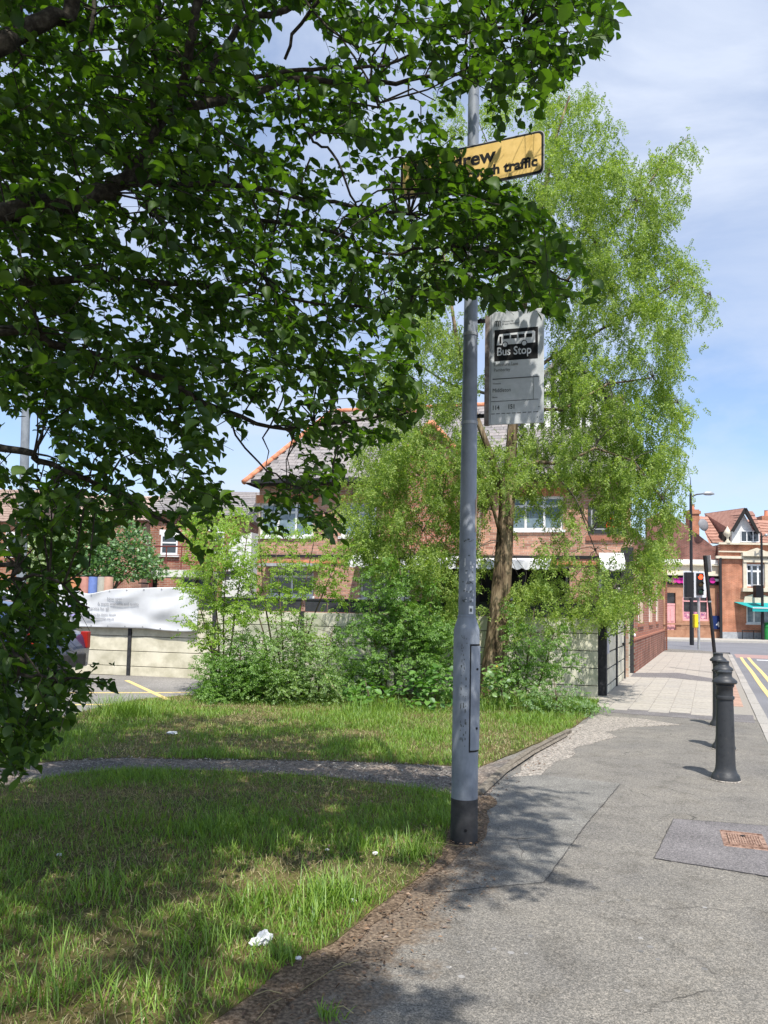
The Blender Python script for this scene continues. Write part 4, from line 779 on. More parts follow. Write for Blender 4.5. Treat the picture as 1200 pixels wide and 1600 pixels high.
for a in ((800, 910, 17.3, 0.2, (0.10, 0.09, 0.24), (0.45, 0.42, 0.36), 'seated person in purple top with pale hair, right of the tree trunk'),
          (901, 914, 17.2, -0.5, (0.10, 0.36, 0.44), (0.32, 0.14, 0.06), 'seated person in teal top with ginger hair, between trunk and stone-capped pier'),
          (938, 916, 17.7, 2.6, (0.08, 0.42, 0.52), (0.05, 0.035, 0.03), 'seated person in bright blue top beside the stone-capped pier')):
    t, bz = person(*a); seats.append((t, bz))
for (t, bz), lb in zip(seats, ('dark bench under the person in the purple top', 'dark bench under the person in the teal top', 'dark bench under the person in the bright blue top')):
    b = thing('bench', lb, 'bench', (t.location.x, t.location.y + .05, .46), HANG, 'benches on the beer garden deck'); hh = .38
    MB().box(-.55, .55, -.18, .2, hh - .04, hh).build('seat', m_timber, b)
    for s in (-1, 1): MB().box(s * .45 - .03, s * .45 + .03, -.16, .18, 0, hh - .042).build('leg', m_timber, b)

# ------------------------------------------------------------------ buildings to the left, further back
def simple_house(name, label, cat, px0, px1, pye, pyr, Y, bm, roofm, wins, hip=False, rz=0.0, gable=False):
    a = P(px0, pye, Y); b = P(px1, pye, Y); t = thing(name, label, cat, (a.x, Y, 0), rz); wd = b.x - a.x; ez = (a.z + b.z) / 2; rz_ = P((px0 + px1) / 2, pyr, Y + 3).z
    MB().box(0, wd, 0, 7, 0, ez).build('wall', bm, t)
    ov = .25; hx = 1.8 if hip else 0
    rf = MB().add([(-ov, -ov, ez), (wd + ov, -ov, ez), (wd + ov - hx, 3.5, rz_), (-ov + hx, 3.5, rz_), (-ov, 7 + ov, ez), (wd + ov, 7 + ov, ez)], [(0, 1, 2, 3), (3, 2, 5, 4), (0, 3, 4), (1, 5, 2), (0, 4, 5, 1)]).build('roof', roofm, t)
    sl_ = math.hypot(rz_ - ez, 3.75); an = math.atan2(rz_ - ez, 3.75); nr_ = int(sl_ / .3)
    for r in range(nr_):
        f0 = r / nr_; xa = -ov + hx * f0; xb = wd + ov - hx * f0; y = -ov + 3.75 * f0; z = ez + (rz_ - ez) * f0
        MB().box(xa, xb, 0, .31, .01, .045, 0, Matrix.Translation((0, y, z)) @ Matrix.Rotation(an - R(4), 4, 'X')).build('tile_course', roofm, rf)
    for (q0, q1, p0, p1, nx_) in wins:
        xa, xb = P(q0, 800, Y).x - a.x, P(q1, 800, Y).x - a.x; za, zb = P(q0, p1, Y).z, P(q0, p0, Y).z; window(t, xa, xb, za, zb, nx_, y=-.06, depth=.05, split=.6, sill=False)
        MB().box(xa - .08, xb + .08, -.12, -.002, za - .1, za - .01).build('sill', m_render, t); MB().box(xa - .08, xb + .08, -.02, -.001, zb + .01, zb + .22).build('lintel', m_render, t)
    return t, a, wd, ez
hA, _, wdA, _ = simple_house('terraced_house', 'brick house with grey slate roof and white window, left of the main house', 'house', 236, 378, 806, 765, 31, brick_tex('terrace_brick', (.40, .17, .10), (.28, .11, .07), (.4, .34, .28)), m_slate, [(254, 280, 836, 866, 1), (330, 352, 830, 862, 1)])
simple_house('terraced_house', 'orange brick house with brown tiled roof at the far left edge', 'house', -140, 45, 815, 762, 36, brick_tex('left_brick', (.46, .2, .1), (.36, .14, .08), (.42, .36, .3)), mat('brown_roof_tile', [(.22, .15, .12), (.34, .25, .2)], scale=8), [(-30, -5, 838, 868, 1), (14, 34, 838, 868, 1)])
simple_house('terraced_house', 'pale roofed brick house glimpsed between leaves above the dark hedge', 'house', 50, 225, 812, 772, 42, brick_tex('mid_brick', (.40, .19, .12), (.3, .13, .09), (.42, .36, .3)), mat('pinkish_roof_tile', [(.36, .26, .21), (.46, .35, .3)], scale=8), [(80, 98, 838, 862, 1), (150, 170, 838, 862, 1)])
# white rendered gable end between the houses
e = P(372, 850, 27); rw = thing('rendered_wall', 'white rough rendered wall end between the two brick houses', 'wall', (e.x, 27, 0), HANG)
MB().prismy([(-.55, 0), (.5, 0), (.5, P(372, 832, 27).z), (-.1, P(372, 838, 27).z), (-.55, P(365, 858, 27).z)], 0, 2.5).build('render_face', m_render, rw)
# flat porch, shed, crates behind banner
e = P(236, 890, 24); po = thing('porch_canopy', 'flat white canopy on dark posts behind the banner', 'canopy', (e.x, 24, 0), HANG)
wd = P(318, 890, 24).x - e.x; MB().box(0, wd, 0, 2.2, e.z - .22, e.z).build('canopy_roof', m_render, po)
for x in (.05, wd - .15): MB().box(x, x + .1, .05, .15, 0, e.z - .222).build('post', m_timber, po)
MB().box(0.2, wd - .2, 1.6, 1.7, .0, e.z - .23).build('dark_back_panel', m_glassb, po)
e = P(222, 905, 25.5); st = thing('metal_stair', 'dark red metal stair with railing left of the white canopy', 'stair', (e.x, 25.5, 0), HANG)
for k in range(10): MB().box(-1.9 + k * .22, -1.9 + k * .22 + .24, 0, .9, k * .27, k * .27 + .04).build('tread', m_postblk, st)
m_mar = mat('maroon_rail', (.16, .04, .035), rough=.6)
MB().tube([(-1.9, 0, 1.0), (.3, 0, 3.4), (3.2, 0, 3.4)], .03, 6).build('handrail', m_mar, st)
for k in range(6): MB().tube([(.3 + k * .55, 0, 2.6), (.3 + k * .55, 0, 3.4)], .02, 6).build('baluster', m_mar, st)
for zz in (2.7, 2.9, 3.1): MB().tube([(.3, 0, zz), (3.2, 0, zz)], .012, 5).build('rail', m_mar, st)
MB().box(.25, .35, 0, .1, 0, 2.6).build('support_post', m_mar, st); MB().box(.3, 3.2, 0, .95, 2.52, 2.6).build('landing', m_postblk, st)
for k, (px, c, lb) in enumerate(((118, (.42, .18, .08), 'rust coloured drum behind the banner, leftmost of the row'), (133, (.42, .2, .16), 'reddish drum beside the rust coloured one behind the banner'), (146, (.12, .18, .42), 'blue drum in the middle of the row behind the banner'), (160, (.34, .33, .28), 'grey drum right of the blue one behind the banner'), (170, (.45, .27, .2), 'pink brown drum at the right end behind the banner'))):
    p = P(px, 901, 19.2); t = thing('storage_drum', lb, 'drum', (p.x, 19.2, 0), 0, 'drums standing behind the banner'); m_ = mat('drum_paint_%d' % k, c, rough=.6)
    MB().lathe([(.1, 0), (.11, .02), (.11, p.z * .3), (.118, p.z * .31), (.11, p.z * .33), (.11, p.z * .66), (.118, p.z * .67), (.11, p.z * .69), (.11, p.z - .02), (.1, p.z)], 16).build('drum_body', m_, t, smooth='auto')
    MB().lathe([(.108, 0), (.112, .015), (.001, .02)], 16).build('lid', m_postblk, t, loc=(0, 0, p.z))

# ================================================================== FAR CORNER BUILDINGS
BY = 51.5
a = P(1020, 995, BY); bank = thing('sandstone_shop', 'single storey sandstone shop with pink door and arched pink windows', 'shop', (a.x, BY, 0), R(-2))
def bk(px, py): p = PL(px, py, (a.x, BY), R(-2)); return p
bx1 = bk(1136, 900)[0]; zc0 = bk(1100, 900)[1]; zc1 = bk(1100, 884)[1]; ztop = bk(1100, 877)[1]; zf = bk(1100, 914)[1]
m_sand = mat('red_sandstone', [(.30, .155, .095), (.42, .235, .15)], rough=.9, scale=3, rnd=[(.85, .85, .85), (1.08, 1.05, 1.02)]); m_cream = mat('cream_stone', [(.56, .50, .38), (.66, .60, .48)], rough=.85, scale=3)
m_pink = mat('pink_paint', (.66, .33, .33), rough=.5); m_dark = mat('dark_shop_glass', [(.01, .01, .012), (.05, .045, .05)], rough=.15, spec=.7, scale=2)
door = (bk(1035, 0)[0], bk(1050, 0)[0]); wA = (bk(1060, 0)[0], bk(1099, 0)[0]); wB = (bk(1111, 0)[0], bk(1124, 0)[0])
zw1 = bk(1080, 922)[1]; zw0 = bk(1080, 970)[1]
holes = [(door[0], door[1], 0, bk(1042, 926)[1]), (wA[0], wA[1], zw0, zw1), (wB[0], wB[1], zw0, zw1)]
xs = sorted(set([0, bx1] + [h for H in holes for h in H[:2]])); zs = sorted(set([0, zf] + [h for H in holes for h in H[2:]])); mb = MB()
for i in range(len(xs) - 1):
    for j in range(len(zs) - 1):
        if not any(H[0] < (xs[i] + xs[i + 1]) / 2 < H[1] and H[2] < (zs[j] + zs[j + 1]) / 2 < H[3] for H in holes): mb.box(xs[i], xs[i + 1], 0, .4, zs[j], zs[j + 1])
bw = mb.build('wall', m_sand, bank)
items = []
for r in range(int(zf / .36)):
    x = 0 - (.3 if r % 2 else 0)
    while x < bx1:
        A_, B_ = max(0, x), min(bx1, x + .62); zc = r * .36 + .18
        if B_ - A_ > .15 and not any(H[0] < B_ + .02 and H[1] > A_ - .02 and H[2] - .1 < zc < H[3] + .1 for H in holes): items.append(((A_ + B_) / 2, -.01, zc, B_ - A_ - .02, .06, .34))
        x += .62
pieces('stone_block', items, I4, m_sand, bw, 300)
MB().box(-.1, bx1 + .1, -.1, -.042, 0, .5).build('plinth', m_sand, bank); MB().box(0, bx1, -.08, -.042, .85, .95).build('string_course', m_sand, bank)
MB().box(-.1, bx1 + .15, -.12, -.001, zf, zc0).build('sign_fascia', m_black, bank)
MB().box(-.1, bx1 + .3, -.35, -.002, zc0 + .002, zc0 + .14).build('cornice_lower', m_cream, bank); MB().box(0, bx1 + .02, -.1, 5, zc0 + .142, zc1).build('parapet', m_cream, bank); MB().box(-.1, bx1 + .2, -.3, 5, zc1 + .002, zc1 + .12).build('cornice_upper', m_cream, bank)
MB().box(-.1, bx1 + .1, -.05, 4, zc1 + .123, ztop + .1).build('coping', m_render, bank)
MB().box(door[0], door[1], .12, .2, 0, bk(1042, 946)[1]).build('door', m_pink, bank)
for q in ((.12, .9), (1.05, 1.9)):
    for s in (0, 1): xx = door[0] + .08 + s * (door[1] - door[0] - .08) / 2; MB().box(xx, xx + (door[1] - door[0]) / 2 - .14, .09, .119, q[0], q[1]).build('door_panel', m_pink, bank)
MB().box(door[0], door[1], .1, .2, bk(1042, 946)[1] + .004, bk(1042, 944)[1] + .06).build('transom', m_pink, bank); MB().box(door[0], door[1], .15, .2, bk(1042, 943)[1], bk(1042, 926)[1]).build('fanlight', m_dark, bank)
def arch(t, x0, x1, z0, z1, n, m_fr):
    xm = (x0 + x1) / 2; r = (x1 - x0) / 2
    MB().box(x0, x1, .2, .24, z0, z1).build('shop_glass', m_dark, t)
    for k in range(n + 1): xx = x0 + (x1 - x0 - .1) * k / n; MB().box(xx, xx + .1, .08, .18, z0, z1).build('pink_mullion', m_fr, t)
    MB().box(x0, x1, .06, .17, z0, z0 + .14).build('pink_sill', m_fr, t); MB().box(x0, x1, .06, .17, z0 + (z1 - z0) * .62, z0 + (z1 - z0) * .62 + .08).build('pink_transom', m_fr, t)
    rise = min(r, .55)                                       # spandrels that round the head of the opening
    for s in (-1, 1):
        pts = [(xm + s * r, z1), (xm + s * r, z1 - rise)] + [(xm + s * r * math.cos(R(q)), z1 - rise + rise * math.sin(R(q))) for q in (15, 30, 45, 60, 75)] + [(xm, z1)]
        MB().prismy(pts, .0, .05).build('arch_spandrel', m_sand, t)
third = (wA[1] - wA[0]) / 1
arch(bank, wA[0], wA[1], zw0, zw1, 3, m_pink); arch(bank, wB[0], wB[1], zw0, zw1, 2, m_pink)
m_purp = mat('magenta_letters', (.55, .03, .28), rough=.4); m_post1 = mat('poster_purple', [(.12, .05, .2), (.5, .2, .25), (.6, .5, .5)], scale=6, rough=.5)
for px, c, wd in ((1047, m_white, .35), (1052, m_purp, .3), (1060, m_purp, .35), (1066, m_purp, .25), (1112, m_purp, .45), (1120, m_white, .5)):
    x, z = bk(px, 907); 
    if c is m_purp: MB().lathe([(.1, 0), (.2, 0), (.2, .03), (.1, .03)], 12, M=Matrix.Translation((x, -.13, z)) @ Matrix.Rotation(R(90), 4, 'X')).build('sign_letter', c, bank)
    else: MB().box(x - wd / 2, x + wd / 2, -.16, -.124, z - .06, z + .1).build('sign_letter', c, bank)
for k in range(3): x0_ = wA[0] + .12 + k * (wA[1] - wA[0] - .1) / 3; MB().box(x0_, x0_ + (wA[1] - wA[0]) / 3 - .16, .185, .199, zw0 + .15, zw0 + .6).build('window_poster', m_post1, bank)
xq, zq = bk(1120, 983); xq1, zq1 = bk(1112, 962)
MB().box(xq1, xq1 + .62, -.2, -.043, zq, zq1).build('blue_sign_box', mat('navy_sign', (.01, .025, .11), rough=.4), bank)
text('4', .5, (xq1 + .2, -.203, zq + .15), m_white, bank, 'lettering', bold=.01)
# orange brick building with dormer, further right
a2 = P(1126, 995, BY - .5); bb = thing('orange_brick_shop', 'orange brick shop with dormer gable, stone bay window and teal awning', 'shop', (a2.x, BY - .5, 0), R(-3))
def b2(px, py): return PL(px, py, (a2.x, BY - .5), R(-3))
m_ob = brick_tex('far_orange_brick', (.52, .20, .105), (.42, .15, .08), (.5, .35, .26)); m_dkb = brick_tex('far_dark_brick', (.26, .10, .075), (.17, .07, .055), (.26, .2, .17), 'x')
bwid = b2(1300, 900)[0]; ez2 = b2(1140, 851)[1]
wu = (b2(1154, 0)[0], b2(1181, 0)[0], b2(1160, 916)[1], b2(1160, 881)[1])
wg = (b2(1154, 0)[0], b2(1189, 0)[0], b2(1160, 974)[1], b2(1160, 944)[1])
xs = sorted([0, bwid, wu[0], wu[1], wg[0] + .001, wg[1]]); zs = sorted([0, ez2, wu[2], wu[3], wg[2], wg[3]]); mb = MB()
for i in range(len(xs) - 1):
    for j in range(len(zs) - 1):
        cx, cz = (xs[i] + xs[i + 1]) / 2, (zs[j] + zs[j + 1]) / 2
        if not any(H[0] < cx < H[1] and H[2] < cz < H[3] for H in (wu, wg)): mb.box(xs[i], xs[i + 1], 0, .3, zs[j], zs[j + 1])
mb.build('wall', m_ob, bb)
flz = P(1045, 800, BY + 5).z; fx0 = P(1030, 850, BY + 4).x - a2.x
rzb = P(1090, 805, BY + 4).z
MB().box(.01, .3, .31, 9, 0, ez2).build('side_wall', m_dkb, bb)
# dark brick flank, its top follows the roof slope
xf0 = b2(1015, 850)[0]; xf1 = 0
zr = [b2(1040, 795)[1], b2(1090, 835)[1], b2(1112, 853)[1], b2(1126, 852)[1]]
Wf = Matrix.Translation((0, .5, 0))
MB().prismy([(xf0, 0), (-.02, 0), (-.02, zr[3]), (b2(1112, 0)[0], zr[2]), (b2(1090, 0)[0], zr[1]), (b2(1040, 0)[0], zr[0]), (xf0, zr[0] - .6)], .6, 1.0).build('flank_wall', m_dkb, bb)
m_tile = mat('red_brown_roof_tile', [(.30, .155, .115), (.42, .24, .18)], rough=.85, scale=4, rnd=[(.8, .8, .8), (1.15, 1.1, 1.1)])
# roof plane in courses, running from the flank verge to the front eaves
def courses(A, B, C, D, n, m, parent, th=.06):
    """bottom edge A-B, top edge D-C"""
    A, B, C, D = map(Vector, (A, B, C, D)); nrm = (B - A).cross(D - A).normalized()
    for k in range(n):
        p0, p1 = A.lerp(D, k / n), B.lerp(C, k / n); q0, q1 = A.lerp(D, (k + 1.15) / n), B.lerp(C, (k + 1.15) / n); o_ = nrm * th
        MB().add([p0 + o_, p1 + o_, q1 + o_ * .2, q0 + o_ * .2, p0, p1, q1, q0], [(0, 1, 2, 3), (7, 6, 5, 4), (0, 4, 5, 1), (1, 5, 6, 2), (2, 6, 7, 3), (3, 7, 4, 0)]).build('tile_course', m, parent)
def b3(px, py, dy): p = P(px, py, BY - .5 + dy); c = Vector((p.x - a2.x, dy, p.z)); return Matrix.Rotation(R(3), 4, 'Z') @ c
rf = MB().add([b3(1108, 849, 1), b3(1200, 855, .6), b3(1200, 822, 4), b3(1092, 806, 4)], [(0, 1, 2, 3)]).build('roof', m_tile, bb)
courses(b3(1114, 849, .9), b3(1132, 849, .3), b3(1106, 808, 3.9), b3(1086, 808, 4), 9, m_tile, rf)
courses(b3(1176, 852, .5), b3(1260, 858, .5), b3(1260, 818, 3.6), b3(1160, 812, 3.6), 9, m_tile, rf)
# dormer with white gable
dr = MB().prismy([b2(1143, 848), b2(1176, 850), b2(1176, 828), b2(1161, 801), b2(1143, 828)], -.02, .25).build('dormer_gable', m_render, bb)
window(bb, *(b2(1146, 0)[0], b2(1174, 0)[0], b2(1150, 847)[1], b2(1150, 829)[1]), 3, y=-.09, depth=.06, sill=False)
apx, apz = b2(1160.5, 797)
courses(b3(1142, 828, -.4), b3(1115, 832, 3.2), b3(1102, 806, 4.6), b3(1160.5, 798, -.4), 1, m_tile, bb)
Ld, Rd, Tp = b2(1141, 830), b2(1180, 834), (apx, apz)
A_ = b3(1118, 829, 3.5); B_ = b3(1143, 829, -.4); C_ = b3(1160.5, 799, -.4); D_ = b3(1102, 806, 4.5); courses(A_, B_, C_, D_, 7, m_tile, bb, .08)
MB().strip([Ld, Tp, Rd], .2, -.5, -.38).build('bargeboard', m_timber, bb)
A_ = b3(1161, 799, -.4); B_ = b3(1183, 833, -.4); C_ = b3(1190, 830, 3); D_ = b3(1176, 800, 3); courses(B_, C_, D_, A_, 5, m_tile, bb, .08)
MB().box(.4, b2(1142, 0)[0] , .6, 1.2, b2(1130, 846)[1], b2(1130, 829)[1]).build('dormer_cheek', m_timber, bb)
fn = MB().lathe([(.25, 0), (.3, .1), (.12, .3), (.1, .5), (.3, .7), (.34, .9), (.2, 1.1), (.12, 1.2), (.001, 1.4)], 12).build('stone_finial', m_cream, bb, loc=(b2(1136, 850)[0], -.1, b2(1136, 850)[1]), smooth=True); fn.scale = (.75, .75, .85)
MB().box(-.15, bwid, -.25, -.002, b2(1140, 851)[1], b2(1140, 848)[1]).build('stone_gutter', m_cream, bb); MB().box(-.1, bwid, -.12, -.003, b2(1140, 863)[1], b2(1140, 861)[1]).build('stone_band', m_cream, bb); MB().box(-.3, bwid, -.2, -.003, b2(1140, 873)[1], b2(1140, 869)[1]).build('stone_cornice', m_cream, bb)
# stone bay surround
sx0, sx1 = b2(1149, 0)[0], b2(1187, 0)[0]
mb = MB(); mb.box(sx0, wu[0], -.14, -.004, wu[2] - .1, wu[3] + .1); mb.box(wu[1], sx1, -.14, -.004, wu[2] - .1, wu[3] + .1); mb.box(sx0, sx1, -.2, -.005, wu[3] + .103, wu[3] + .5); mb.box(sx0 - .1, sx1 + .1, -.3, -.006, wu[2] - .35, wu[2] - .103)
mb.prismy([(sx0 - .1, wu[3] + .5), (sx1 + .1, wu[3] + .5), (sx1 + .1, wu[3] + .7), ((sx0 + sx1) / 2, wu[3] + 1.05), (sx0 - .1, wu[3] + .7)], -.35, -.004); mb.build('bay_surround', m_cream, bb)
window(bb, *wu, 3, y=.02, fr=.12, split=.68, sill=False)
MB().prismy([(sx0, wg[3] + .1), (sx1 + .3, wg[3] + .1), (sx1 + .1, wg[3] + .5), ((sx0 + sx1) / 2, wg[3] + .75), (sx0 + .1, wg[3] + .5)], -.12, -.002).build('ground_floor_arch', m_cream, bb)
window(bb, *wg, 3, y=.05, fr=.1, sill=True, mg=m_glassb)
MB().box(-.05, bwid, -.05, -.001, 0, .45).build('grey_plinth', m_lead, bb)
MB().box(-.1, .05, -.2, -.05, 0, ez2 - .9).build('downpipe', m_gutter, bb)
m_teal = mat('teal_canvas', (.015, .30, .30), rough=.8)
aw = thing('awning', 'teal shop awning over the ground floor window of the orange brick shop', 'awning', (P(1178, 945, BY - 1).x, BY - .62, 0), R(-3)); zt_, zb_ = P(1178, 941, BY - 1).z, P(1178, 950, BY - 2.2).z
o = MB().add([(-1.1, 0, zt_), (1.6, 0, zt_), (1.9, -1.5, zb_), (-.55, -1.5, zb_)], [(0, 3, 2, 1)]).build('canvas', m_teal, aw); o.modifiers.new('t', 'SOLIDIFY').thickness = .02
MB().box(-.55, 1.9, -1.53, -1.5, zb_ - .22, zb_).build('valance', m_teal, aw)
MB().box(-.55, 1.9, -1.56, -1.531, zb_ - .02, zb_ + .04).build('white_edge', m_white, aw)
# chimneys and dish
def chim(px0, px1, pt, pb, dy, parent):
    A_ = b3(px0, pb, dy); B_ = b3(px1, pt, dy); c = MB().box(A_.x, B_.x, dy, dy + .9, A_.z, B_.z).build('chimney', m_ob, parent); MB().box(A_.x - .08, B_.x + .08, dy - .08, dy + .98, B_.z - .3, B_.z - .1).build('chimney_band', m_ob, c)
    MB().lathe([(.14, 0), (.12, .35), (.16, .4)], 10).build('chimney_pot', m_ridge, c, loc=((A_.x + B_.x) / 2, dy + .4, B_.z))
chim(1079, 1093, 796, 840, .9, bb)
ds = MB().lathe([(.001, .12), (.25, .09), (.45, .0), (.44, .02), (.25, .11), (.001, .14)], 20).build('satellite_dish', mat('dish_grey', (.2, .2, .21), rough=.6), bb, loc=b3(1099, 820, .3), smooth=True); ds.rotation_euler = (R(80), 0, R(25)); ds.scale = (.95, .95, .95)
# neighbour at the right edge
a3 = P(1189, 995, BY + 2); nb_ = thing('cream_building', 'cream building with orange chimney at the right edge of the photo', 'building', (a3.x, BY + 2, 0), R(-4))
MB().box(.6, 9, .6, 6, 0, P(1195, 842, BY + 2).z).build('wall', m_cream, nb_); MB().box(.5, 9.2, .4, .6, P(1195, 846, BY + 2).z, P(1195, 842, BY + 2).z).build('cornice', m_render, nb_)
zz = P(1195, 842, BY + 2).z; cc = MB().box(1.0, 2.0, 2, 3, zz, P(1195, 806, BY + 4).z).build('chimney', m_ob, nb_); MB().lathe([(.14, 0), (.12, .4), (.15, .45)], 10).build('chimney_pot', m_ridge, cc, loc=(1.5, 2.5, P(1195, 806, BY + 4).z))

# ================================================================== STREET FURNITURE
# main lamp column
pb = G(727, 1322); pb = Vector((pb.x, pb.y + .085, 0))
lc = thing('lamp_column', 'tall grey steel lamp column with black painted foot carrying the bus stop sign', 'lamp column', pb)
MB().lathe([(.090, -.05), (.089, .03), (.0875, .284)], 32).build('black_foot', m_poleblk, lc, smooth='auto')
MB().lathe([(.0865, .2835), (.086, 1.36), (.083, 1.385), (.063, 1.445), (.060, 1.46)], 32).build('base_section', m_polegrey, lc, smooth='auto')
MB().lathe([(.0575, 1.455), (.0535, 2.6), (.047, 3.5), (.040, 4.4), (.033, 6.8)], 28).build('shaft', m_polegrey, lc, smooth='auto')
MB().lathe([(.061, 1.455), (.0625, 1.462), (.058, 1.472)], 28).build('collar', m_polegrey, lc, smooth='auto')
# door panel on the right side of the base
def curved(z0, z1, th0, th1, r, t=.004):
    mb = MB(); n = 8; vs = []
    for k in range(n + 1):
        th = th0 + (th1 - th0) * k / n
        for rr in (r, r + t):
            for z in (z0, z1): vs.append((rr * math.cos(th), rr * math.sin(th), z))
    fs = []
    for k in range(n): a_ = k * 4; fs += [(a_ + 2, a_ + 6, a_ + 7, a_ + 3), (a_, a_ + 1, a_ + 5, a_ + 4), (a_ + 1, a_ + 3, a_ + 7, a_ + 5), (a_, a_ + 4, a_ + 6, a_ + 2)]
    fs += [(0, 2, 3, 1), (n * 4, n * 4 + 1, n * 4 + 3, n * 4 + 2)]
    return mb.add(vs, fs)
dp = curved(.60, 1.27, R(-76), R(-16), .0862, .007).build('access_door', m_polegrey, lc, bevel=.002)
curved(.588, 1.282, R(-80), R(-12), .0862, .002).build('door_gap', m_black, lc)
for z in (.74, 1.12): MB().lathe([(.008, 0), (.008, .004), (.001, .005)], 10, M=Matrix.Translation((.094 * math.cos(R(-46)), .094 * math.sin(R(-46)), z)) @ Matrix.Rotation(R(44), 4, 'Z') @ Matrix.Rotation(R(90), 4, 'X')).build('door_lock', m_black, lc)
MB().lathe([(.010, 0), (.010, .004), (.001, .005)], 10, M=Matrix.Translation((.0, -.0885, .1)) @ Matrix.Rotation(R(90), 4, 'X')).build('foot_bolt', m_black, lc)
curved(1.478, 1.53, R(-84), R(-52), .0576, .0012).build('paper_sticker', m_white, lc); curved(1.492, 1.514, R(-78), R(-62), .0589, .001).build('sticker_print', m_ink, lc)
m_ltr = mat('adhesive_residue', [(.42, .44, .46), (.6, .61, .62)], scale=30, rough=.8); m_tape = mat('brown_tape', [(.42, .30, .19), (.5, .37, .25)], scale=10, rough=.7)
curved(2.02, 2.24, R(-38), R(-12), .0562, .0015).build('brown_paper_strip', m_tape, lc)
mb = MB()
for k in range(26):                                       # torn poster scraps and scribbles on the shaft
    z = random.uniform(1.54, 1.84); th = random.uniform(-125, -55); wq = random.uniform(4, 14); 
    c_ = curved(z, z + random.uniform(.006, .03), R(th), R(th + wq), .0577, .0008); mb.add(c_.v, c_.f, 0)
mb.build('poster_residue', m_ltr, lc, kind='stuff')
mb = MB()
for k in range(36):
    z = random.choice([1.56, 1.62, 1.68, 1.75, 1.86, 1.96]) + random.uniform(-.008, .008); th = random.uniform(-130, -60); c_ = curved(z, z + random.uniform(.003, .010), R(th), R(th + random.uniform(3, 14)), .058, .0011); mb.add(c_.v, c_.f, 0)
for k in range(60):
    z = random.uniform(.62, 1.36); th = random.choice([-118, -108, -98]) + random.uniform(-2.5, 2.5); c_ = curved(z, z + random.uniform(.004, .018), R(th), R(th + random.uniform(1.0, 4.5)), .0872, .0009); mb.add(c_.v, c_.f, 0)
mb.build('marker_scribble', m_ink, lc, kind='stuff')
for z, r in ((2.75, .0537), (3.36, .0492)): MB().lathe([(r, 0), (r + .003, 0), (r + .003, .02), (r, .02)], 24).build('steel_band', m_greysteel, lc, loc=(0, 0, z))
# bus stop flag
A_ = P(768, 489.6, pb.y); sg = thing('bus_stop_sign', 'grey rectangular Bus Stop flag sign with black bus panel fixed to the lamp column', 'sign', (A_.x + .0, pb.y - .01, P(766, 665, pb.y).z), R(-17))
SIGNZ = P(768, 489.6, pb.y).z - P(766, 665, pb.y).z
SW, SHt = .352, .722; sg.scale = (1, 1, SIGNZ / .722)
MB().box(0, SW, -.006, .006, 0, SHt).build('sign_plate', m_signgrey, sg, bevel=.003)
MB().box(-.042, -.012, -.012, .02, .0, SHt - .02).build('edge_channel', m_channel, sg); MB().box(-.0115, -.001, -.008, .01, 0, SHt).build('hinge_strip', m_greysteel, sg)
for z in (.05, SHt - .06): MB().box(-.095, -.043, -.008, .008, z, z + .022).build('bracket', m_black, sg); MB().lathe([(.012, 0), (.012, .02), (.006, .03)], 8, M=Matrix.Translation((-.07, -.01, z + .01)) @ Matrix.Rotation(R(90), 4, 'X')).build('bolt', m_black, sg)
bx0, bx1_, bz0, bz1 = .022, .312, .405, .605
MB().box(bx0, bx1_, -.0075, -.0062, bz0, bz1).build('black_panel', m_black, sg)
q = bz1 - .085; yb0, yb1 = -.0088, -.0078
MB().prismy([(bx0 + .016, q - .014), (bx0 + .028, q + .045), (bx0 + .036, q + .055), (bx1_ - .028, q + .062), (bx1_ - .018, q + .054), (bx1_ - .018, q - .014)], yb0, yb1).build('bus_symbol', m_white, sg)
for k in range(4): MB().box(bx0 + .062 + k * .05, bx0 + .102 + k * .05, yb0 - .001, yb0 - .0001, q + .022, q + .045).build('bus_window', m_black, sg)
MB().box(bx0 + .034, bx0 + .048, yb0 - .001, yb0 - .0001, q - .006, q + .04).build('bus_window', m_black, sg)
for xq in (bx0 + .072, bx0 + .20): MB().lathe([(.001, 0), (.020, 0), (.020, .0006), (.001, .0006)], 20, M=Matrix.Translation((xq, yb0 - .0002, q - .014)) @ Matrix.Rotation(R(90), 4, 'X')).build('wheel_arch', m_black, sg); MB().lathe([(.006, 0), (.0145, 0), (.0145, .0006), (.006, .0006)], 20, M=Matrix.Translation((xq, yb0 - .0011, q - .014)) @ Matrix.Rotation(R(90), 4, 'X')).build('bus_wheel', m_white, sg)
text('Bus Stop', .074, (bx0 + .016, -.0085, bz0 + .034), m_white, sg, sx=.88, bold=.0011)
mb = MB()
for k in range(3):
    x = .024 + k * .013; mb.strip([(x, .628), (x, .655), (x + .003, .662), (x + .008, .662), (x + .011, .655), (x + .011, .628)], .0045, -.0078, -.0064)
mb.build('logo', m_ink, sg)
text('Transport for', .0135, (.075, -.0075, .652), m_ink, sg, 'small_print', ext=.0003); text('Greater Manchester', .0135, (.075, -.0075, .636), m_ink, sg, 'small_print', ext=.0003)
text('Ravenhurst Lane', .03, (.02, -.0075, .372), m_faded, sg, sx=.8, ext=.0003); text('Pemberley', .03, (.02, -.0075, .338), m_faded, sg, sx=.86, ext=.0003)
MB().box(.012, .318, -.0078, -.0064, .287, .293).build('rule', m_ink, sg)
text('Towards', .015, (.015, -.0075, .256), m_ink, sg, 'small_print', ext=.0003); text('Middleton', .036, (.012, -.0075, .206), m_ink, sg, sx=.84, ext=.0003); text('Buses', .015, (.012, -.0075, .170), m_ink, sg, 'small_print', ext=.0003)
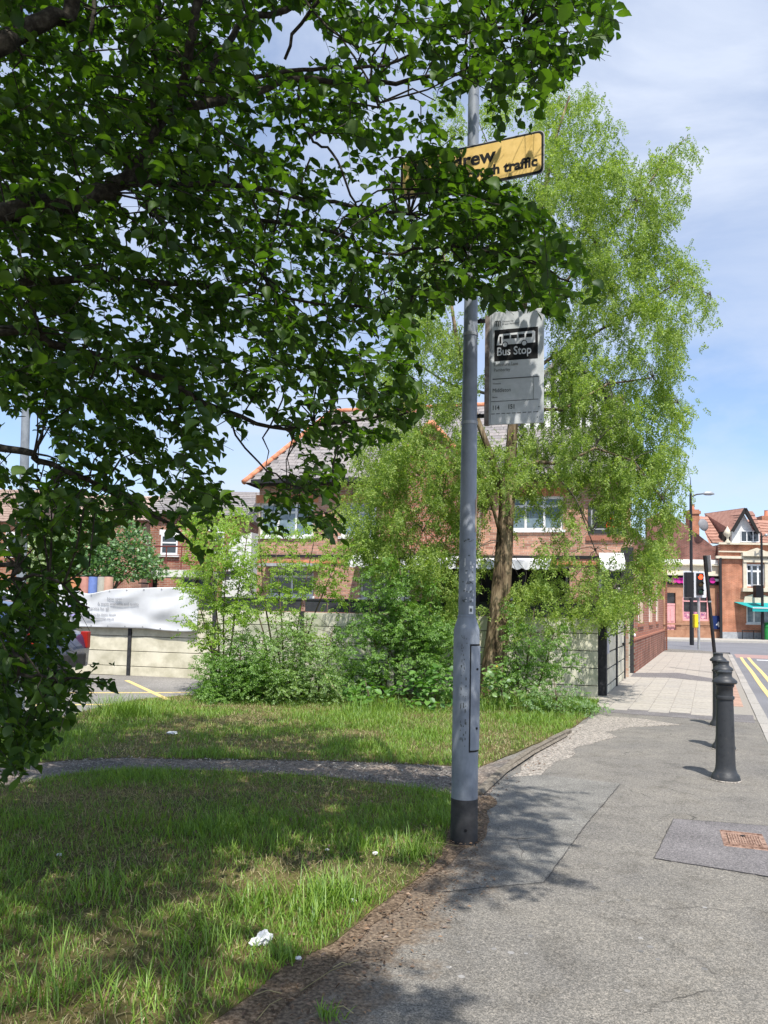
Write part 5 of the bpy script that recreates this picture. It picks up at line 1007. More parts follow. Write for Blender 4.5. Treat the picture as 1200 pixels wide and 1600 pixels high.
MB().box(.004, .318, -.0078, -.0064, .146, .1495).build('rule', m_ink, sg); MB().box(.285, .2868, -.0078, -.0064, .150, .286).build('rule', m_faded, sg)
text('114', .04, (.010, -.0075, .094), m_ink, sg, sx=.85, ext=.0003, bold=.0009); text('151', .04, (.115, -.0075, .096), m_ink, sg, sx=.85, ext=.0003, bold=.0009)
for k in range(9): MB().box(.004 + k * .035, .029 + k * .035, -.0078, -.0064, .067, .071).build('rule', m_ink, sg)
for xq, zq in ((SW - .015, .02), (SW - .04, .035), (SW - .04, .07), (SW - .03, .1)): MB().lathe([(.004, 0), (.004, .001)], 8, M=Matrix.Translation((xq, -.006, zq)) @ Matrix.Rotation(R(90), 4, 'X')).build('rivet', m_ink, sg)
# yellow sign
yz = P(720, 232, pb.y).z; YW, YH = 1.0, .285
ys = thing('traffic_sign', 'yellow sign with black border half hidden in leaves high on the lamp column', 'sign', (pb.x - .03, pb.y - .09, 4.165), R(-22.6)); ys.location.z = P(741, 292, pb.y - .09).z
def rrect(w_, h_, r, x0=0, z0=0, n=5):
    pts = []
    for cx, cz, a0 in ((x0 + w_ - r, z0 + h_ - r, 0), (x0 + r, z0 + h_ - r, 90), (x0 + r, z0 + r, 180), (x0 + w_ - r, z0 + r, 270)): pts += [(cx + r * math.cos(R(a0 + 90 * k / n)), cz + r * math.sin(R(a0 + 90 * k / n))) for k in range(n + 1)]
    return pts
MB().prismy(rrect(YW, YH, .035, -YW / 2, 0), -.004, .0).build('sign_border', m_black, ys); MB().prismy(rrect(YW - .028, YH - .028, .028, -YW / 2 + .014, .014), -.0055, -.0042).build('sign_face', m_signyel, ys)
MB().prismy(rrect(YW + .012, YH + .012, .035, -YW / 2 - .006, -.006), .0005, .004).build('sign_backing', m_greysteel, ys)
text("St Andrew", .135, (-.44, -.0065, .145), m_black, ys, bold=.0038, ext=.0004, sx=1.05); text('no through traffic', .095, (.462, -.0065, .052), m_black, ys, bold=.0036, ext=.0004, sx=1.02, align='RIGHT')
for z in (.05, .2): MB().box(-.06, .06, .005, .06, z, z + .02).build('clamp', m_greysteel, ys)
# second lamp column, far left behind leaves
l0 = G(27, 1125); l2 = thing('lamp_column', 'plain grey lamp column at the left edge seen through the leaves', 'lamp column', (l0.x, l0.y, 0))
tp = P(50, 500, l0.y + .1); dx = (tp.x - l0.x) / tp.z
pr = [(0, 0, -.05), (dx * 1.2, 0, 1.2)]; MB().tube(pr, [.085, .083], 20).build('base_section', m_polegrey, l2, smooth='auto'); MB().tube([(dx * 1.2, 0, 1.2), (dx * 1.3, 0, 1.3), (dx * 6, 0, 6.0)], [.083, .062, .045], 20).build('shaft', m_polegrey, l2, smooth='auto')
# bollards
def bollard(pt, lab, first=None):
    if first: o = dup(first); o.location = pt; o.rotation_euler = (R(random.uniform(-1, 1)), R(random.uniform(-1, 1)), random.random()); o['label'] = lab; return o
    t = thing('bollard', lab, 'bollard', pt, 0, 'black cast iron bollards along the kerb')
    MB().lathe([(.125, -.02), (.128, .0), (.126, .02), (.118, .05), (.098, .075), (.088, .11), (.084, .16), (.078, .45), (.072, .735)], 28).build('shaft', m_bollard, t, smooth='auto')
    MB().lathe([(.072, .732), (.081, .737), (.083, .75), (.081, .763), (.072, .768)], 28).build('ring', m_bollard, t, smooth='auto')
    MB().lathe([(.0705, .765), (.070, .84), (.078, .85), (.083, .862), (.078, .872), (.100, .878), (.108, .89), (.106, .905), (.085, .925), (.07, .935), (.063, .945), (.062, .97), (.068, .985), (.05, .995), (.001, .998)], 28).build('cap', m_bollard, t, smooth='auto')
    MB().lathe([(.13, -.02), (.135, .006), (.127, .012), (.1, .012)], 24).build('mortar_ring', m_rubble, t)
    return t
q1, q2, q3 = G(1134, 1219), G(1131, 1171), G(1124.5, 1135)
b1_ = bollard((q1.x, q1.y, 0), 'nearest black bollard, standing in front of the others'); bollard((q2.x, q2.y, 0), 'middle black bollard, mostly hidden behind the nearest one', b1_); bollard((q3.x, q3.y, 0), 'farthest black bollard, next to the leaning sign post', b1_)
# leaning post with edge-on sign
lp = G(1120, 1052); ls = thing('leaning_sign_post', 'black sign post leaning left behind the bollards', 'sign post', (lp.x, lp.y, 0))
tp = P(1101, 868, lp.y); v = Vector((tp.x - lp.x, 0, tp.z)); MB().tube([(0, 0, -.05), tuple(v)], .045, 14).build('post', m_blacksteel, ls, smooth='auto')
u_ = v.normalized(); c_ = v - u_ * .22 + Vector((.05, 0, 0)); o = MB().box(-.007, .007, -.15, .15, -.22, .22).build('sign_plate', m_white, ls, loc=c_); o.rotation_euler = (0, math.atan2(v.x, v.z), R(14))
for f in (.60, .62): MB().tube([tuple(v * f), tuple(v * (f + .012))], .052, 12).build('post_band', m_greysteel if f < .61 else m_black, ls)
# black street lamp
def lamp_post(px, pyb, pyt, pya, px_arm, label, r=.085):
    b = G(px, pyb); t = thing('street_lamp', label, 'street lamp', (b.x, b.y, 0), 0); ht = P(px, pyt, b.y).z; ha = P(px, pya, b.y).z; ln = P(px_arm, pya, b.y).x - P(px, pya, b.y).x
    MB().tube([(0, 0, 0), (0, 0, 1.6), (0, 0, 1.65), (0, 0, ha)], [r * 1.25, r * 1.2, r, r * .75], 14).build('pole', m_blacksteel, t, smooth='auto'); MB().tube([(0, 0, ha), (0, 0, ha + .2), (0, 0, ht)], [r * .75, r * .4, .008], 10).build('finial', m_blacksteel, t, smooth='auto')
    MB().tube([(0, 0, ha - .12), (ln * .25, 0, ha + .02), (ln * .6, 0, ha + .07)], [.045, .035, .03], 8).build('arm', m_blacksteel, t, smooth='auto')
    mb = MB(); n = 10
    mb.tube([(ln * .5, 0, ha + .06), (ln * .62, 0, ha + .08), (ln * .85, 0, ha + .09), (ln, 0, ha + .06)], [.03, .1, .11, .03], 10); o = mb.build('lamp_head', m_greysteel, t, smooth=True); return t
lamp_post(1081, 1008, 745, 773, 1118, 'tall black street lamp with spike finial and single arm behind the traffic light')
t2 = lamp_post(1192, 1000, 832, 838, 1202, 'black lamp post at the right edge before the cream building', .09)
c = G(1192, 1000); zz = P(1188, 923, c.y).z; MB().box(-.55, -.05, -.3, .1, zz - .45, zz + .35).build('junction_box', m_black, t2)
# traffic light
b = G(1092, 1014.5); tl = thing('traffic_light', 'traffic light showing red on a grey pole at the junction', 'traffic light', (b.x, b.y, 0), R(8)); zt_ = P(1092, 893, b.y).z
MB().lathe([(.057, 0), (.057, zt_ - .1)], 16).build('pole', m_greysteel, tl, smooth='auto')
sc_ = 1.0
mb = MB(); mb.prismy(rrect(.62, 1.16, .04, -.30, zt_ - 1.16), -.10, -.08, 0); mb.build('backing_board', mat('white_board', (.6, .62, .66), rough=.5), tl)
MB().box(-.17, .13, -.22, -.101, zt_ - 1.05, zt_ - .08).build('signal_head', m_blacksteel, tl, bevel=.02)
for k, m_ in enumerate((mat('red_lamp', (.9, .05, .02), rough=.4, emit=((1, .07, .02), 2.2)), mat('amber_off', (.05, .03, .01), rough=.3), mat('green_off', (.01, .03, .02), rough=.3))):
    z = zt_ - .25 - k * .32; MB().lathe([(.001, 0), (.115, 0), (.105, .02), (.001, .035)], 18, M=Matrix.Translation((-.02, -.222, z)) @ Matrix.Rotation(R(90), 4, 'X')).build('lens', m_, tl)
    mb = MB(); vs = []; n = 10
    for j in range(n + 1):
        th = R(10 + 160 * j / n)
        for (rr, yy) in ((.125, -.222), (.13, -.30), (.122, -.30), (.117, -.222)): vs.append((-.02 + rr * math.cos(th), yy, z + rr * math.sin(th)))
    fs = [];
    for j in range(n):
        for q_ in range(4): fs.append((j * 4 + q_, j * 4 + (q_ + 1) % 4, (j + 1) * 4 + (q_ + 1) % 4, (j + 1) * 4 + q_))
    mb.add(vs, fs).build('hood', m_blacksteel, tl)
MB().box(-.62, -.27, -.12, .12, zt_ - 1.15, zt_ - .05).build('side_signal_head', m_blacksteel, tl, bevel=.02); MB().box(-.64, -.26, .121, .14, zt_ - 1.18, zt_ + .02).build('side_backing_board', MATS['white_board'], tl)
for z in (zt_ - .2, zt_ - .95): MB().box(-.4, 0, -.06, -.02, z, z + .05).build('bracket', m_greysteel, tl)
MB().box(-.3, -.12, -.2, .0, .95, 1.55).build('yellow_push_box', mat('yellow_plastic', (.75, .55, .02), rough=.5), tl, bevel=.03); MB().lathe([(.03, 0), (.03, .12), (.001, .14)], 10).build('top_aerial', m_blacksteel, tl, loc=(0, 0, zt_ - .1))
MB().box(-.12, 0, -.1, -.05, 1.2, 1.25).build('bracket', m_greysteel, tl)
# guard rail, bus flag on far pavement, bin
b = G(1160, 999); gr = thing('guard_railing', 'low black pedestrian railing before the orange brick shop', 'railing', (b.x, b.y, 0), R(-2)); wd = G(1186, 999).x - b.x; hz = P(1160, 984.5, b.y).z
for k in range(3): MB().tube([(wd * k / 2, 0, 0), (wd * k / 2, 0, hz)], .03, 8).build('railing_post', m_blacksteel, gr)
MB().tube([(0, 0, hz - .03), (wd, 0, hz - .03)], .025, 8).build('top_rail', m_blacksteel, gr)
for k in range(1, 16): MB().tube([(wd * k / 16, 0, .12), (wd * k / 16, 0, hz - .05)], .008, 5).build('railing_bar', m_blacksteel, gr)
MB().tube([(0, 0, .1), (wd, 0, .1)], .015, 6).build('bottom_rail', m_blacksteel, gr)
b = G(1143, 998); fs_ = thing('bus_stop_flag', 'far bus stop post with dark blue flag at the shop corner', 'bus stop', (b.x, b.y, 0)); zt_ = P(1143, 925, b.y).z
MB().tube([(0, 0, 0), (0, 0, zt_)], .05, 10).build('pole', m_greysteel, fs_); za, zb_ = P(1143, 945, b.y).z, P(1143, 936, b.y).z; MB().box(-.48, -.02, -.02, .02, za, zb_).build('flag', MATS['navy_sign'], fs_)
MB().box(-.16, .12, -.06, -.03, P(1, 976, b.y).z - .0, P(1, 962, b.y).z).build('timetable_case', m_white, fs_); MB().box(-.14, .05, -.08, -.061, P(1, 975, b.y).z + .1, P(1, 966, b.y).z).build('yellow_notice', MATS['yellow_plastic'], fs_)
b = G(1199, 1000); bn = thing('litter_bin', 'green litter bin at the right edge by the far lamp post', 'bin', (b.x, b.y, 0)); m_gb = mat('green_plastic', (.02, .22, .05), rough=.5)
MB().lathe([(.28, 0), (.3, .1), (.3, .8), (.26, .82)], 20).build('bin_body', m_gb, bn, smooth='auto'); MB().lathe([(.32, .82), (.3, 1.0), (.15, 1.12), (.001, 1.15)], 20).build('bin_hood', m_gb, bn, smooth='auto')
# iron cover in the pavement
c = G(1162, 1314); cw = (G(1196, 1316) - G(1129, 1312)).length; ca_ = G(1192, 1306) - G(1136, 1300); cv = thing('access_cover', 'rusty rectangular iron cover set in the dark tarmac patch', 'cover', (c.x, c.y, 0.004), math.atan2(ca_.y, ca_.x))
cl = (G(1162, 1301) - G(1164, 1325)).length; fw = cw / 2; fl_ = cl / 2
MB().box(-fw, fw, -fl_, fl_, -.02, .004).build('frame', m_rust, cv, bevel=.004)
MB().box(-fw * .72, fw * .8, -fl_ * .72, fl_ * .6, .0045, .009).build('lid', m_rust, cv)
for k in range(13): x = -fw * .68 + k * fw * 1.42 / 12; MB().box(x - .004, x + .004, -fl_ * .66, fl_ * .52, .0092, .014).build('lid_rib', m_rust, cv)
for s in (-1, 1): MB().box(-fw * .95, fw * .95, s * fl_ * .87 - .004, s * fl_ * .87 + .004, .0045, .011).build('frame_rib', m_rust, cv)
MB().lathe([(.001, 0), (.016, 0), (.016, .002), (.001, .002)], 12).build('key_hole', m_black, cv, loc=(0, fl_ * .3, .0142))
# litter
m_paper = mat('white_paper', [(.62, .62, .63), (.78, .78, .79)], rough=.9, scale=20)
def crumple(px, py, r, lab, sq=.6):
    g = G(px, py); bm_v = []; rows, cols = 9, 14
    for i in range(rows):
        for j in range(cols):
            b_ = math.pi * i / (rows - 1); a_ = 2 * math.pi * j / cols; d = Vector((math.sin(b_) * math.cos(a_), math.sin(b_) * math.sin(a_), math.cos(b_))); k = 1 + .55 * mnoise.noise(d * 2.6 + Vector((px, 0, 0))) + random.uniform(-.16, .16); bm_v.append((d.x * r * k * 1.2, d.y * r * k, d.z * r * k * sq))
    fs = [(i * cols + j, i * cols + (j + 1) % cols, (i + 1) * cols + (j + 1) % cols, (i + 1) * cols + j) for i in range(rows - 1) for j in range(cols)]
    o = MB().add(bm_v, fs).build('crumpled_paper', m_paper); o.location = (g.x, g.y, .02 + r * sq * .6); tag(o, lab, 'litter', 'scraps of white paper in the grass'); return o
crumple(399, 1483, .022, 'left half of the large crumpled white tissue in the near grass', .8); crumple(413, 1479, .029, 'larger right half of the crumpled white tissue in the near grass', .95)
crumple(466, 1506, .011, 'small white paper ball on the bare soil right of the tissue'); crumple(586, 1340, .014, 'small paper scrap in the grass nearest the lamp column'); crumple(511, 1334, .011, 'tiny paper scrap left of the one near the column'); crumple(92, 1342, .012, 'small pale scrap at the left of the near grass'); crumple(268, 1149, .05, 'flat pale scrap in the grass strip beyond the path', .3); crumple(551, 1415, .013, 'paper scrap by the grass edge above the bare soil')

# ------------------------------------------------------------------ cars
def car(loc, rz, paint, label):
    t = thing('parked_car', label, 'car', loc, rz, 'cars parked left of the fence'); prof = [(-2.0, .35), (-2.02, .7), (-1.95, .92), (-1.75, 1.0), (-1.3, 1.42), (-.9, 1.5), (.1, 1.5), (.8, 1.05), (1.6, .92), (1.95, .72), (2.0, .35)]
    half = lambda z: .86 if z < .95 else .86 - (z - .95) * .38
    n = len(prof); vs = []
    for s in (-1, 1):
        for x, z in prof: vs.append((x, s * half(z), z))
    fs = [tuple(range(n)), tuple(range(n, 2 * n))[::-1]] + [((i + 1) % n, i, i + n, (i + 1) % n + n) for i in range(n)]
    MB().add(vs, fs).build('body', paint, t, bevel=.05, smooth='auto')
    for s in (-1, 1): MB().prismy([(-1.5, 1.0), (-1.15, 1.38), (.0, 1.42), (.6, 1.02)], s * .80 - .045, s * .80 + .045).build('side_window', m_dark, t)
    MB().add([(-1.82, -.72, 1.02), (-1.82, .72, 1.02), (-1.38, .62, 1.40), (-1.38, -.62, 1.40)], [(0, 3, 2, 1)]).build('rear_window', m_dark, t).modifiers.new('t', 'SOLIDIFY').thickness = .03
    MB().add([(.88, -.74, 1.04), (.88, .74, 1.04), (.2, .64, 1.47), (.2, -.64, 1.47)], [(0, 1, 2, 3)]).build('windscreen', m_dark, t).modifiers.new('t', 'SOLIDIFY').thickness = .03
    for s in (-1, 1):
        MB().box(-2.04, -1.9, s * .76 - .06, s * .76 + .06, .68, .98).build('tail_light', mat('tail_red', (.30, .015, .01), rough=.3), t, bevel=.02); MB().box(1.86, 1.99, s * .62 - .14, s * .62 + .14, .62, .78).build('headlight', m_glassb, t, bevel=.02)
        for x in (-1.3, 1.25):
            M_ = Matrix.Translation((x, s * .80, .31)) @ Matrix.Rotation(R(90), 4, 'X'); wl = MB().lathe([(.2, -.1), (.31, -.1), (.32, 0), (.31, .1), (.2, .1)], 24, M=M_).build('tyre', m_black, t, smooth='auto'); MB().lathe([(.001, -.09), (.2, -.09), (.2, .09), (.001, .09)], 12, M=M_).build('rim', m_greysteel, wl)
    MB().box(-2.04, -1.98, -.7, .7, .38, .6).build('bumper', m_postblk, t, bevel=.02); return t
cp = P(60, 1040, 13.6); car((cp.x - 1.35, 13.4, 0.01), math.pi + R(-10), mat('dark_blue_paint', (.02, .04, .11), rough=.25, coat=.8), 'dark blue hatchback parked before the fence behind the low leaves')
car((P(48, 900, 18.6).x, 18.4, .25), R(80), mat('silver_paint', (.5, .52, .54), rough=.3, coat=.6), 'silver car whose roof shows above the fence at far left')

# ================================================================== VEGETATION
LV = [(0, 0, 0), (-.30, .22, .05), (0, .22, 0), (.30, .22, .05), (-.40, .5, .07), (0, .5, -.01), (.40, .5, .07), (-.27, .8, .04), (0, .8, -.04), (.27, .8, .04), (0, 1.03, -.12)]
LF = [(0, 2, 1), (0, 3, 2), (1, 2, 5, 4), (2, 3, 6, 5), (4, 5, 8, 7), (5, 6, 9, 8), (7, 8, 10), (8, 9, 10)]
# ---- near tree
mask = [(-60, -60), (965, -60), (962, 20), (950, 70), (905, 95), (880, 140), (850, 170), (800, 200), (750, 205), (712, 215), (716, 262), (745, 276), (800, 284), (815, 308), (850, 335), (885, 370), (905, 400), (928, 440), (900, 475), (868, 500), (850, 480), (800, 478), (765, 482), (740, 462), (700, 470), (655, 495), (640, 540), (652, 600), (655, 655), (610, 690), (560, 695), (522, 760), (530, 835), (500, 850), (460, 790), (420, 850), (390, 790), (340, 790), (325, 870), (300, 885), (270, 840), (240, 800), (190, 815), (150, 860), (115, 890), (125, 930), (140, 960), (100, 1000), (92, 1035), (130, 1045), (180, 1052), (172, 1078), (125, 1100), (88, 1145), (40, 1195), (5, 1225), (-60, 1240)]
gapsE = [(455, 60, 52, 48), (505, 235, 45, 22), (540, 300, 34, 24), (650, 145, 42, 18), (405, 700, 60, 34), (372, 742, 42, 40), (28, 690, 36, 44), (655, 28, 22, 18), (430, 625, 30, 12), (200, 310, 22, 12), (585, 60, 16, 14), (470, 470, 16, 12), (165, 85, 26, 20), (205, 330, 18, 12), (735, 180, 26, 40), (565, 90, 20, 16), (420, 210, 14, 20), (540, 620, 22, 14), (65, 700, 18, 30)]
def dens(px, py):
    d = np.ones_like(px); d[(px > 340) & (py < 470)] = .72; d[(px > 330) & (py > 500) & (px < 660)] = .85; d[(px > 380) & (py > 690)] = .85; d[(px < 330) & (py > 780) & (py < 900)] = .8; d[(px < 200) & (py > 880)] = 1.1
    d[(px > 640) & (px < 860) & (py > 235) & (py < 470)] = 1.0; d[(px > 560) & (px < 800) & (py > 120) & (py < 240)] = .5
    for cx, cy, rx, ry in gapsE: d[((px - cx) / rx) ** 2 + ((py - cy) / ry) ** 2 < 1] = 0.03
    return d
rg = np.random.default_rng(5)
def sprigs(centers, dirs, nl, rg, size):
    """leaves along short twigs -> positions, directions, twig segments"""
    n = len(centers); k = nl; t = np.tile(np.linspace(.1, 1, k), (n, 1)); Ln = rg.uniform(.16, .34, n)
    d = dirs / np.linalg.norm(dirs, axis=1, keepdims=True); side = np.cross(d, [0, 0, 1.0]); side /= np.maximum(np.linalg.norm(side, axis=1, keepdims=True), 1e-3)
    base = centers[:, None, :] + d[:, None, :] * (t * Ln[:, None])[:, :, None]; base[:, :, 2] -= (t ** 2 * Ln[:, None] * .3)
    sg_ = np.where(np.arange(k) % 2 == 0, 1, -1)[None, :, None]
    ld = d[:, None, :] * .5 + side[:, None, :] * sg_ * .9 + rg.normal(0, .35, (n, k, 3)); ld[:, :, 2] -= .25
    return base.reshape(-1, 3), ld.reshape(-1, 3), Ln, d
def leaves_frames(ld, rg, s0, s1):
    n = len(ld); up = np.c_[rg.normal(0, .55, n), rg.normal(0, .55, n), np.ones(n)]; M = frames(ld, up, rg.uniform(s0, s1, n)); M[:, :, 0] *= rg.uniform(.62, 1.12, n)[:, None]; M[:, :, 2] *= rg.uniform(.3, 3.6, n)[:, None]; return M
NI = 3100
cx = rg.uniform(-60, 970, NI * 4); cy = rg.uniform(-60, 1260, NI * 4); ok = inpoly(cx, cy, mask) & (rg.random(NI * 4) < dens(cx, cy) * .95); cx = cx[ok][:NI]; cy = cy[ok][:NI]
Yd = rg.uniform(3.3, 6.6, len(cx)); low_ = cy > 820; Yd[low_] = rg.uniform(3.6, 5.4, low_.sum()); rt = cx > 640; Yd[rt] = rg.uniform(3.4, 4.75, rt.sum())
cen = np.array([tuple(P(a_, b_, y_)) for a_, b_, y_ in zip(cx, cy, Yd)]); trunk = np.array([-4.6, 4.3, 3.0])
dv = cen - trunk; dv /= np.linalg.norm(dv, axis=1, keepdims=True); dv = dv * .8 + rg.normal(0, .6, dv.shape); dv[:, 2] *= .5; dv[:, 2] -= .15
bp_, ld_, Ln, dd = sprigs(cen, dv, 9, rg, 0)
px_, py_, _ = proj(bp_ + ld_ / np.linalg.norm(ld_, axis=1, keepdims=True) * .03); jx = px_ + rg.normal(0, 8, len(px_)); jy = py_ + rg.normal(0, 8, len(px_))
keep = inpoly(jx, jy, mask) & (dens(jx, jy) > .1) & (bp_[:, 2] > .06) & (rg.random(len(jx)) < np.clip(dens(jx, jy) + .15, 0, 1))
bp_, ld_ = bp_[keep], ld_[keep]
# overhead part of the crown, above and behind the camera's view: placed by where its shade falls
shade = [(-8, -3)] + [tuple(G(*q)[:2]) for q in ((420, 1720), (700, 1600), (640, 1530), (540, 1480), (600, 1440), (700, 1400), (760, 1395), (860, 1375), (838, 1310), (850, 1270), (880, 1240), (800, 1215), (700, 1205), (600, 1195))] + [(-2.5, 9.2), (-8, 9)]
sunny = [(405, 1400, 38, 55), (500, 1425, 55, 40), (565, 1330, 45, 35), (430, 1370, 30, 25), (620, 1410, 60, 25), (250, 1565, 30, 30), (470, 1320, 30, 16), (700, 1245, 50, 20), (690, 1225, 60, 14), (820, 1340, 18, 10), (550, 1475, 45, 18), (180, 1560, 40, 20), (650, 1290, 30, 18), (540, 1240, 40, 10), (590, 1380, 40, 16)]
NO = 2900; sx_ = rg.uniform(-7, 2.2, NO * 3); sy_ = rg.uniform(-2, 9, NO * 3); o1 = inpoly(sx_, sy_, shade); sx_, sy_ = sx_[o1], sy_[o1]
gx_, gy_, _ = proj(np.c_[sx_, sy_, np.zeros(len(sx_))]); o2 = np.ones(len(sx_), bool)
for a_, b_, c_, d_ in sunny: o2 &= ((gx_ - a_) / (c_ + 16)) ** 2 + ((gy_ - b_) / (d_ + 12)) ** 2 > 1
sx_, sy_ = sx_[o2][:NO], sy_[o2][:NO]; hh_ = rg.uniform(4.3, 7.2, len(sx_)); k_ = 1 / math.tan(SUN_EL)
ex = rg.uniform(-8, .4, 9000); ey = rg.uniform(6, 10.6, 9000); o3 = inpoly(ex, ey, [(-8, 6), (.1, 6.2), (.2, 7.6), (-.6, 9), (-1.2, 10.4), (-8, 10.6)]); ex, ey = ex[o3][:1200], ey[o3][:1200]
for pl_, n_ in ((gp([(700, 1392), (745, 1212), (868, 1238), (832, 1262), (870, 1290), (826, 1325), (855, 1378), (790, 1390)]), 120), (gp([(440, 1700), (500, 1500), (560, 1490), (600, 1520), (640, 1530), (690, 1590), (680, 1720)]), 90), (gp([(0, 1600), (0, 1250), (350, 1250), (370, 1600)]), 260)):
    a_ = np.array(pl_); q_ = rg.uniform(a_.min(0), a_.max(0), (4000, 2)); q_ = q_[inpoly(q_[:, 0], q_[:, 1], pl_)][:n_]; ex = np.concatenate([ex, q_[:, 0]]); ey = np.concatenate([ey, q_[:, 1]])
sx_ = np.concatenate([sx_, ex]); sy_ = np.concatenate([sy_, ey]); hh_ = np.concatenate([hh_, rg.uniform(5.2, 9, len(ex))])
cen2 = np.c_[sx_ - SH.x * k_ * hh_, sy_ - SH.y * k_ * hh_, hh_]
fx_, fy_, fd_ = proj(cen2); inv = (fd_ > 0) & (fx_ > -40) & (fx_ < 1240) & (fy_ > -45) & (fy_ < 1640); cen2 = cen2[~inv]
sq = np.array([.85, 4.75, 4.3]); sv_ = np.array(tuple(to_sun)); rel = cen2 - sq; tt_ = rel @ sv_; cen2 = cen2[(np.linalg.norm(rel - tt_[:, None] * sv_, axis=1) > .6) | (tt_ < 0)]
dv2 = rg.normal(0, 1, cen2.shape); dv2[:, 2] *= .3
b2_, l2_, Ln2, dd2 = sprigs(cen2, dv2, 9, rg, 0)
fx_, fy_, fd_ = proj(b2_); inv = (fd_ > 0) & (fx_ > -20) & (fx_ < 1220) & (fy_ > -25) & (fy_ < 1620) & ~inpoly(fx_, fy_, mask); b2_, l2_ = b2_[~inv], l2_[~inv]
b_sx = b2_[:, 0] + SH.x * k_ * b2_[:, 2]; b_sy = b2_[:, 1] + SH.y * k_ * b2_[:, 2]; gx_, gy_, _ = proj(np.c_[b_sx, b_sy, np.zeros(len(b_sx))]); o2 = np.ones(len(b_sx), bool)
for a_, b_, c_, d_ in sunny: o2 &= ((gx_ - a_) / c_) ** 2 + ((gy_ - b_) / d_) ** 2 > 1
b2_, l2_ = b2_[o2], l2_[o2]
# keep the visible crown from shading the sunlit spots completely
bsx = bp_[:, 0] + SH.x * k_ * bp_[:, 2]; bsy = bp_[:, 1] + SH.y * k_ * bp_[:, 2]
tree = thing('broadleaf_tree', 'dark broad-leaved tree overhanging the verge and hiding the upper left of the view', 'tree', (-4.6, 4.3, 0))
tr_ = MB().tube([(-4.6, 4.3, -.1), (-4.6, 4.3, .3), (-4.55, 4.3, 1.4), (-4.6, 4.25, 2.6), (-4.5, 4.2, 4.2), (-4.3, 4.0, 6.2), (-4.0, 3.8, 8)], [.30, .22, .19, .17, .13, .09, .04], 14, wob=.06).build('trunk', m_bark, tree, smooth=True, world=True)
def branch(pts, r0, r1, m=m_barkdark):
    pts = [Vector(p) for p in pts]; q = []                       # smooth the polyline
    for i in range(len(pts) - 1):
        for k in range(4):
            t = k / 4; p0 = pts[max(i - 1, 0)]; p1 = pts[i]; p2 = pts[i + 1]; p3 = pts[min(i + 2, len(pts) - 1)]
            q.append(0.5 * ((2 * p1) + (-p0 + p2) * t + (2 * p0 - 5 * p1 + 4 * p2 - p3) * t * t + (-p0 + 3 * p1 - 3 * p2 + p3) * t ** 3) + Vector((random.uniform(-1, 1), random.uniform(-1, 1), random.uniform(-1, 1))) * .012)
    q.append(pts[-1]); n = len(q); MB().tube(q, [r0 + (r1 - r0) * (i / (n - 1)) ** .8 for i in range(n)], 9, wob=.05).build('branch', m, tree, smooth=True, world=True); return q
T = lambda z: Vector((-4.55, 4.25, z)); branches = []
Pb = lambda a, b, Y: P(a, b, max(3.4, Y - .6))
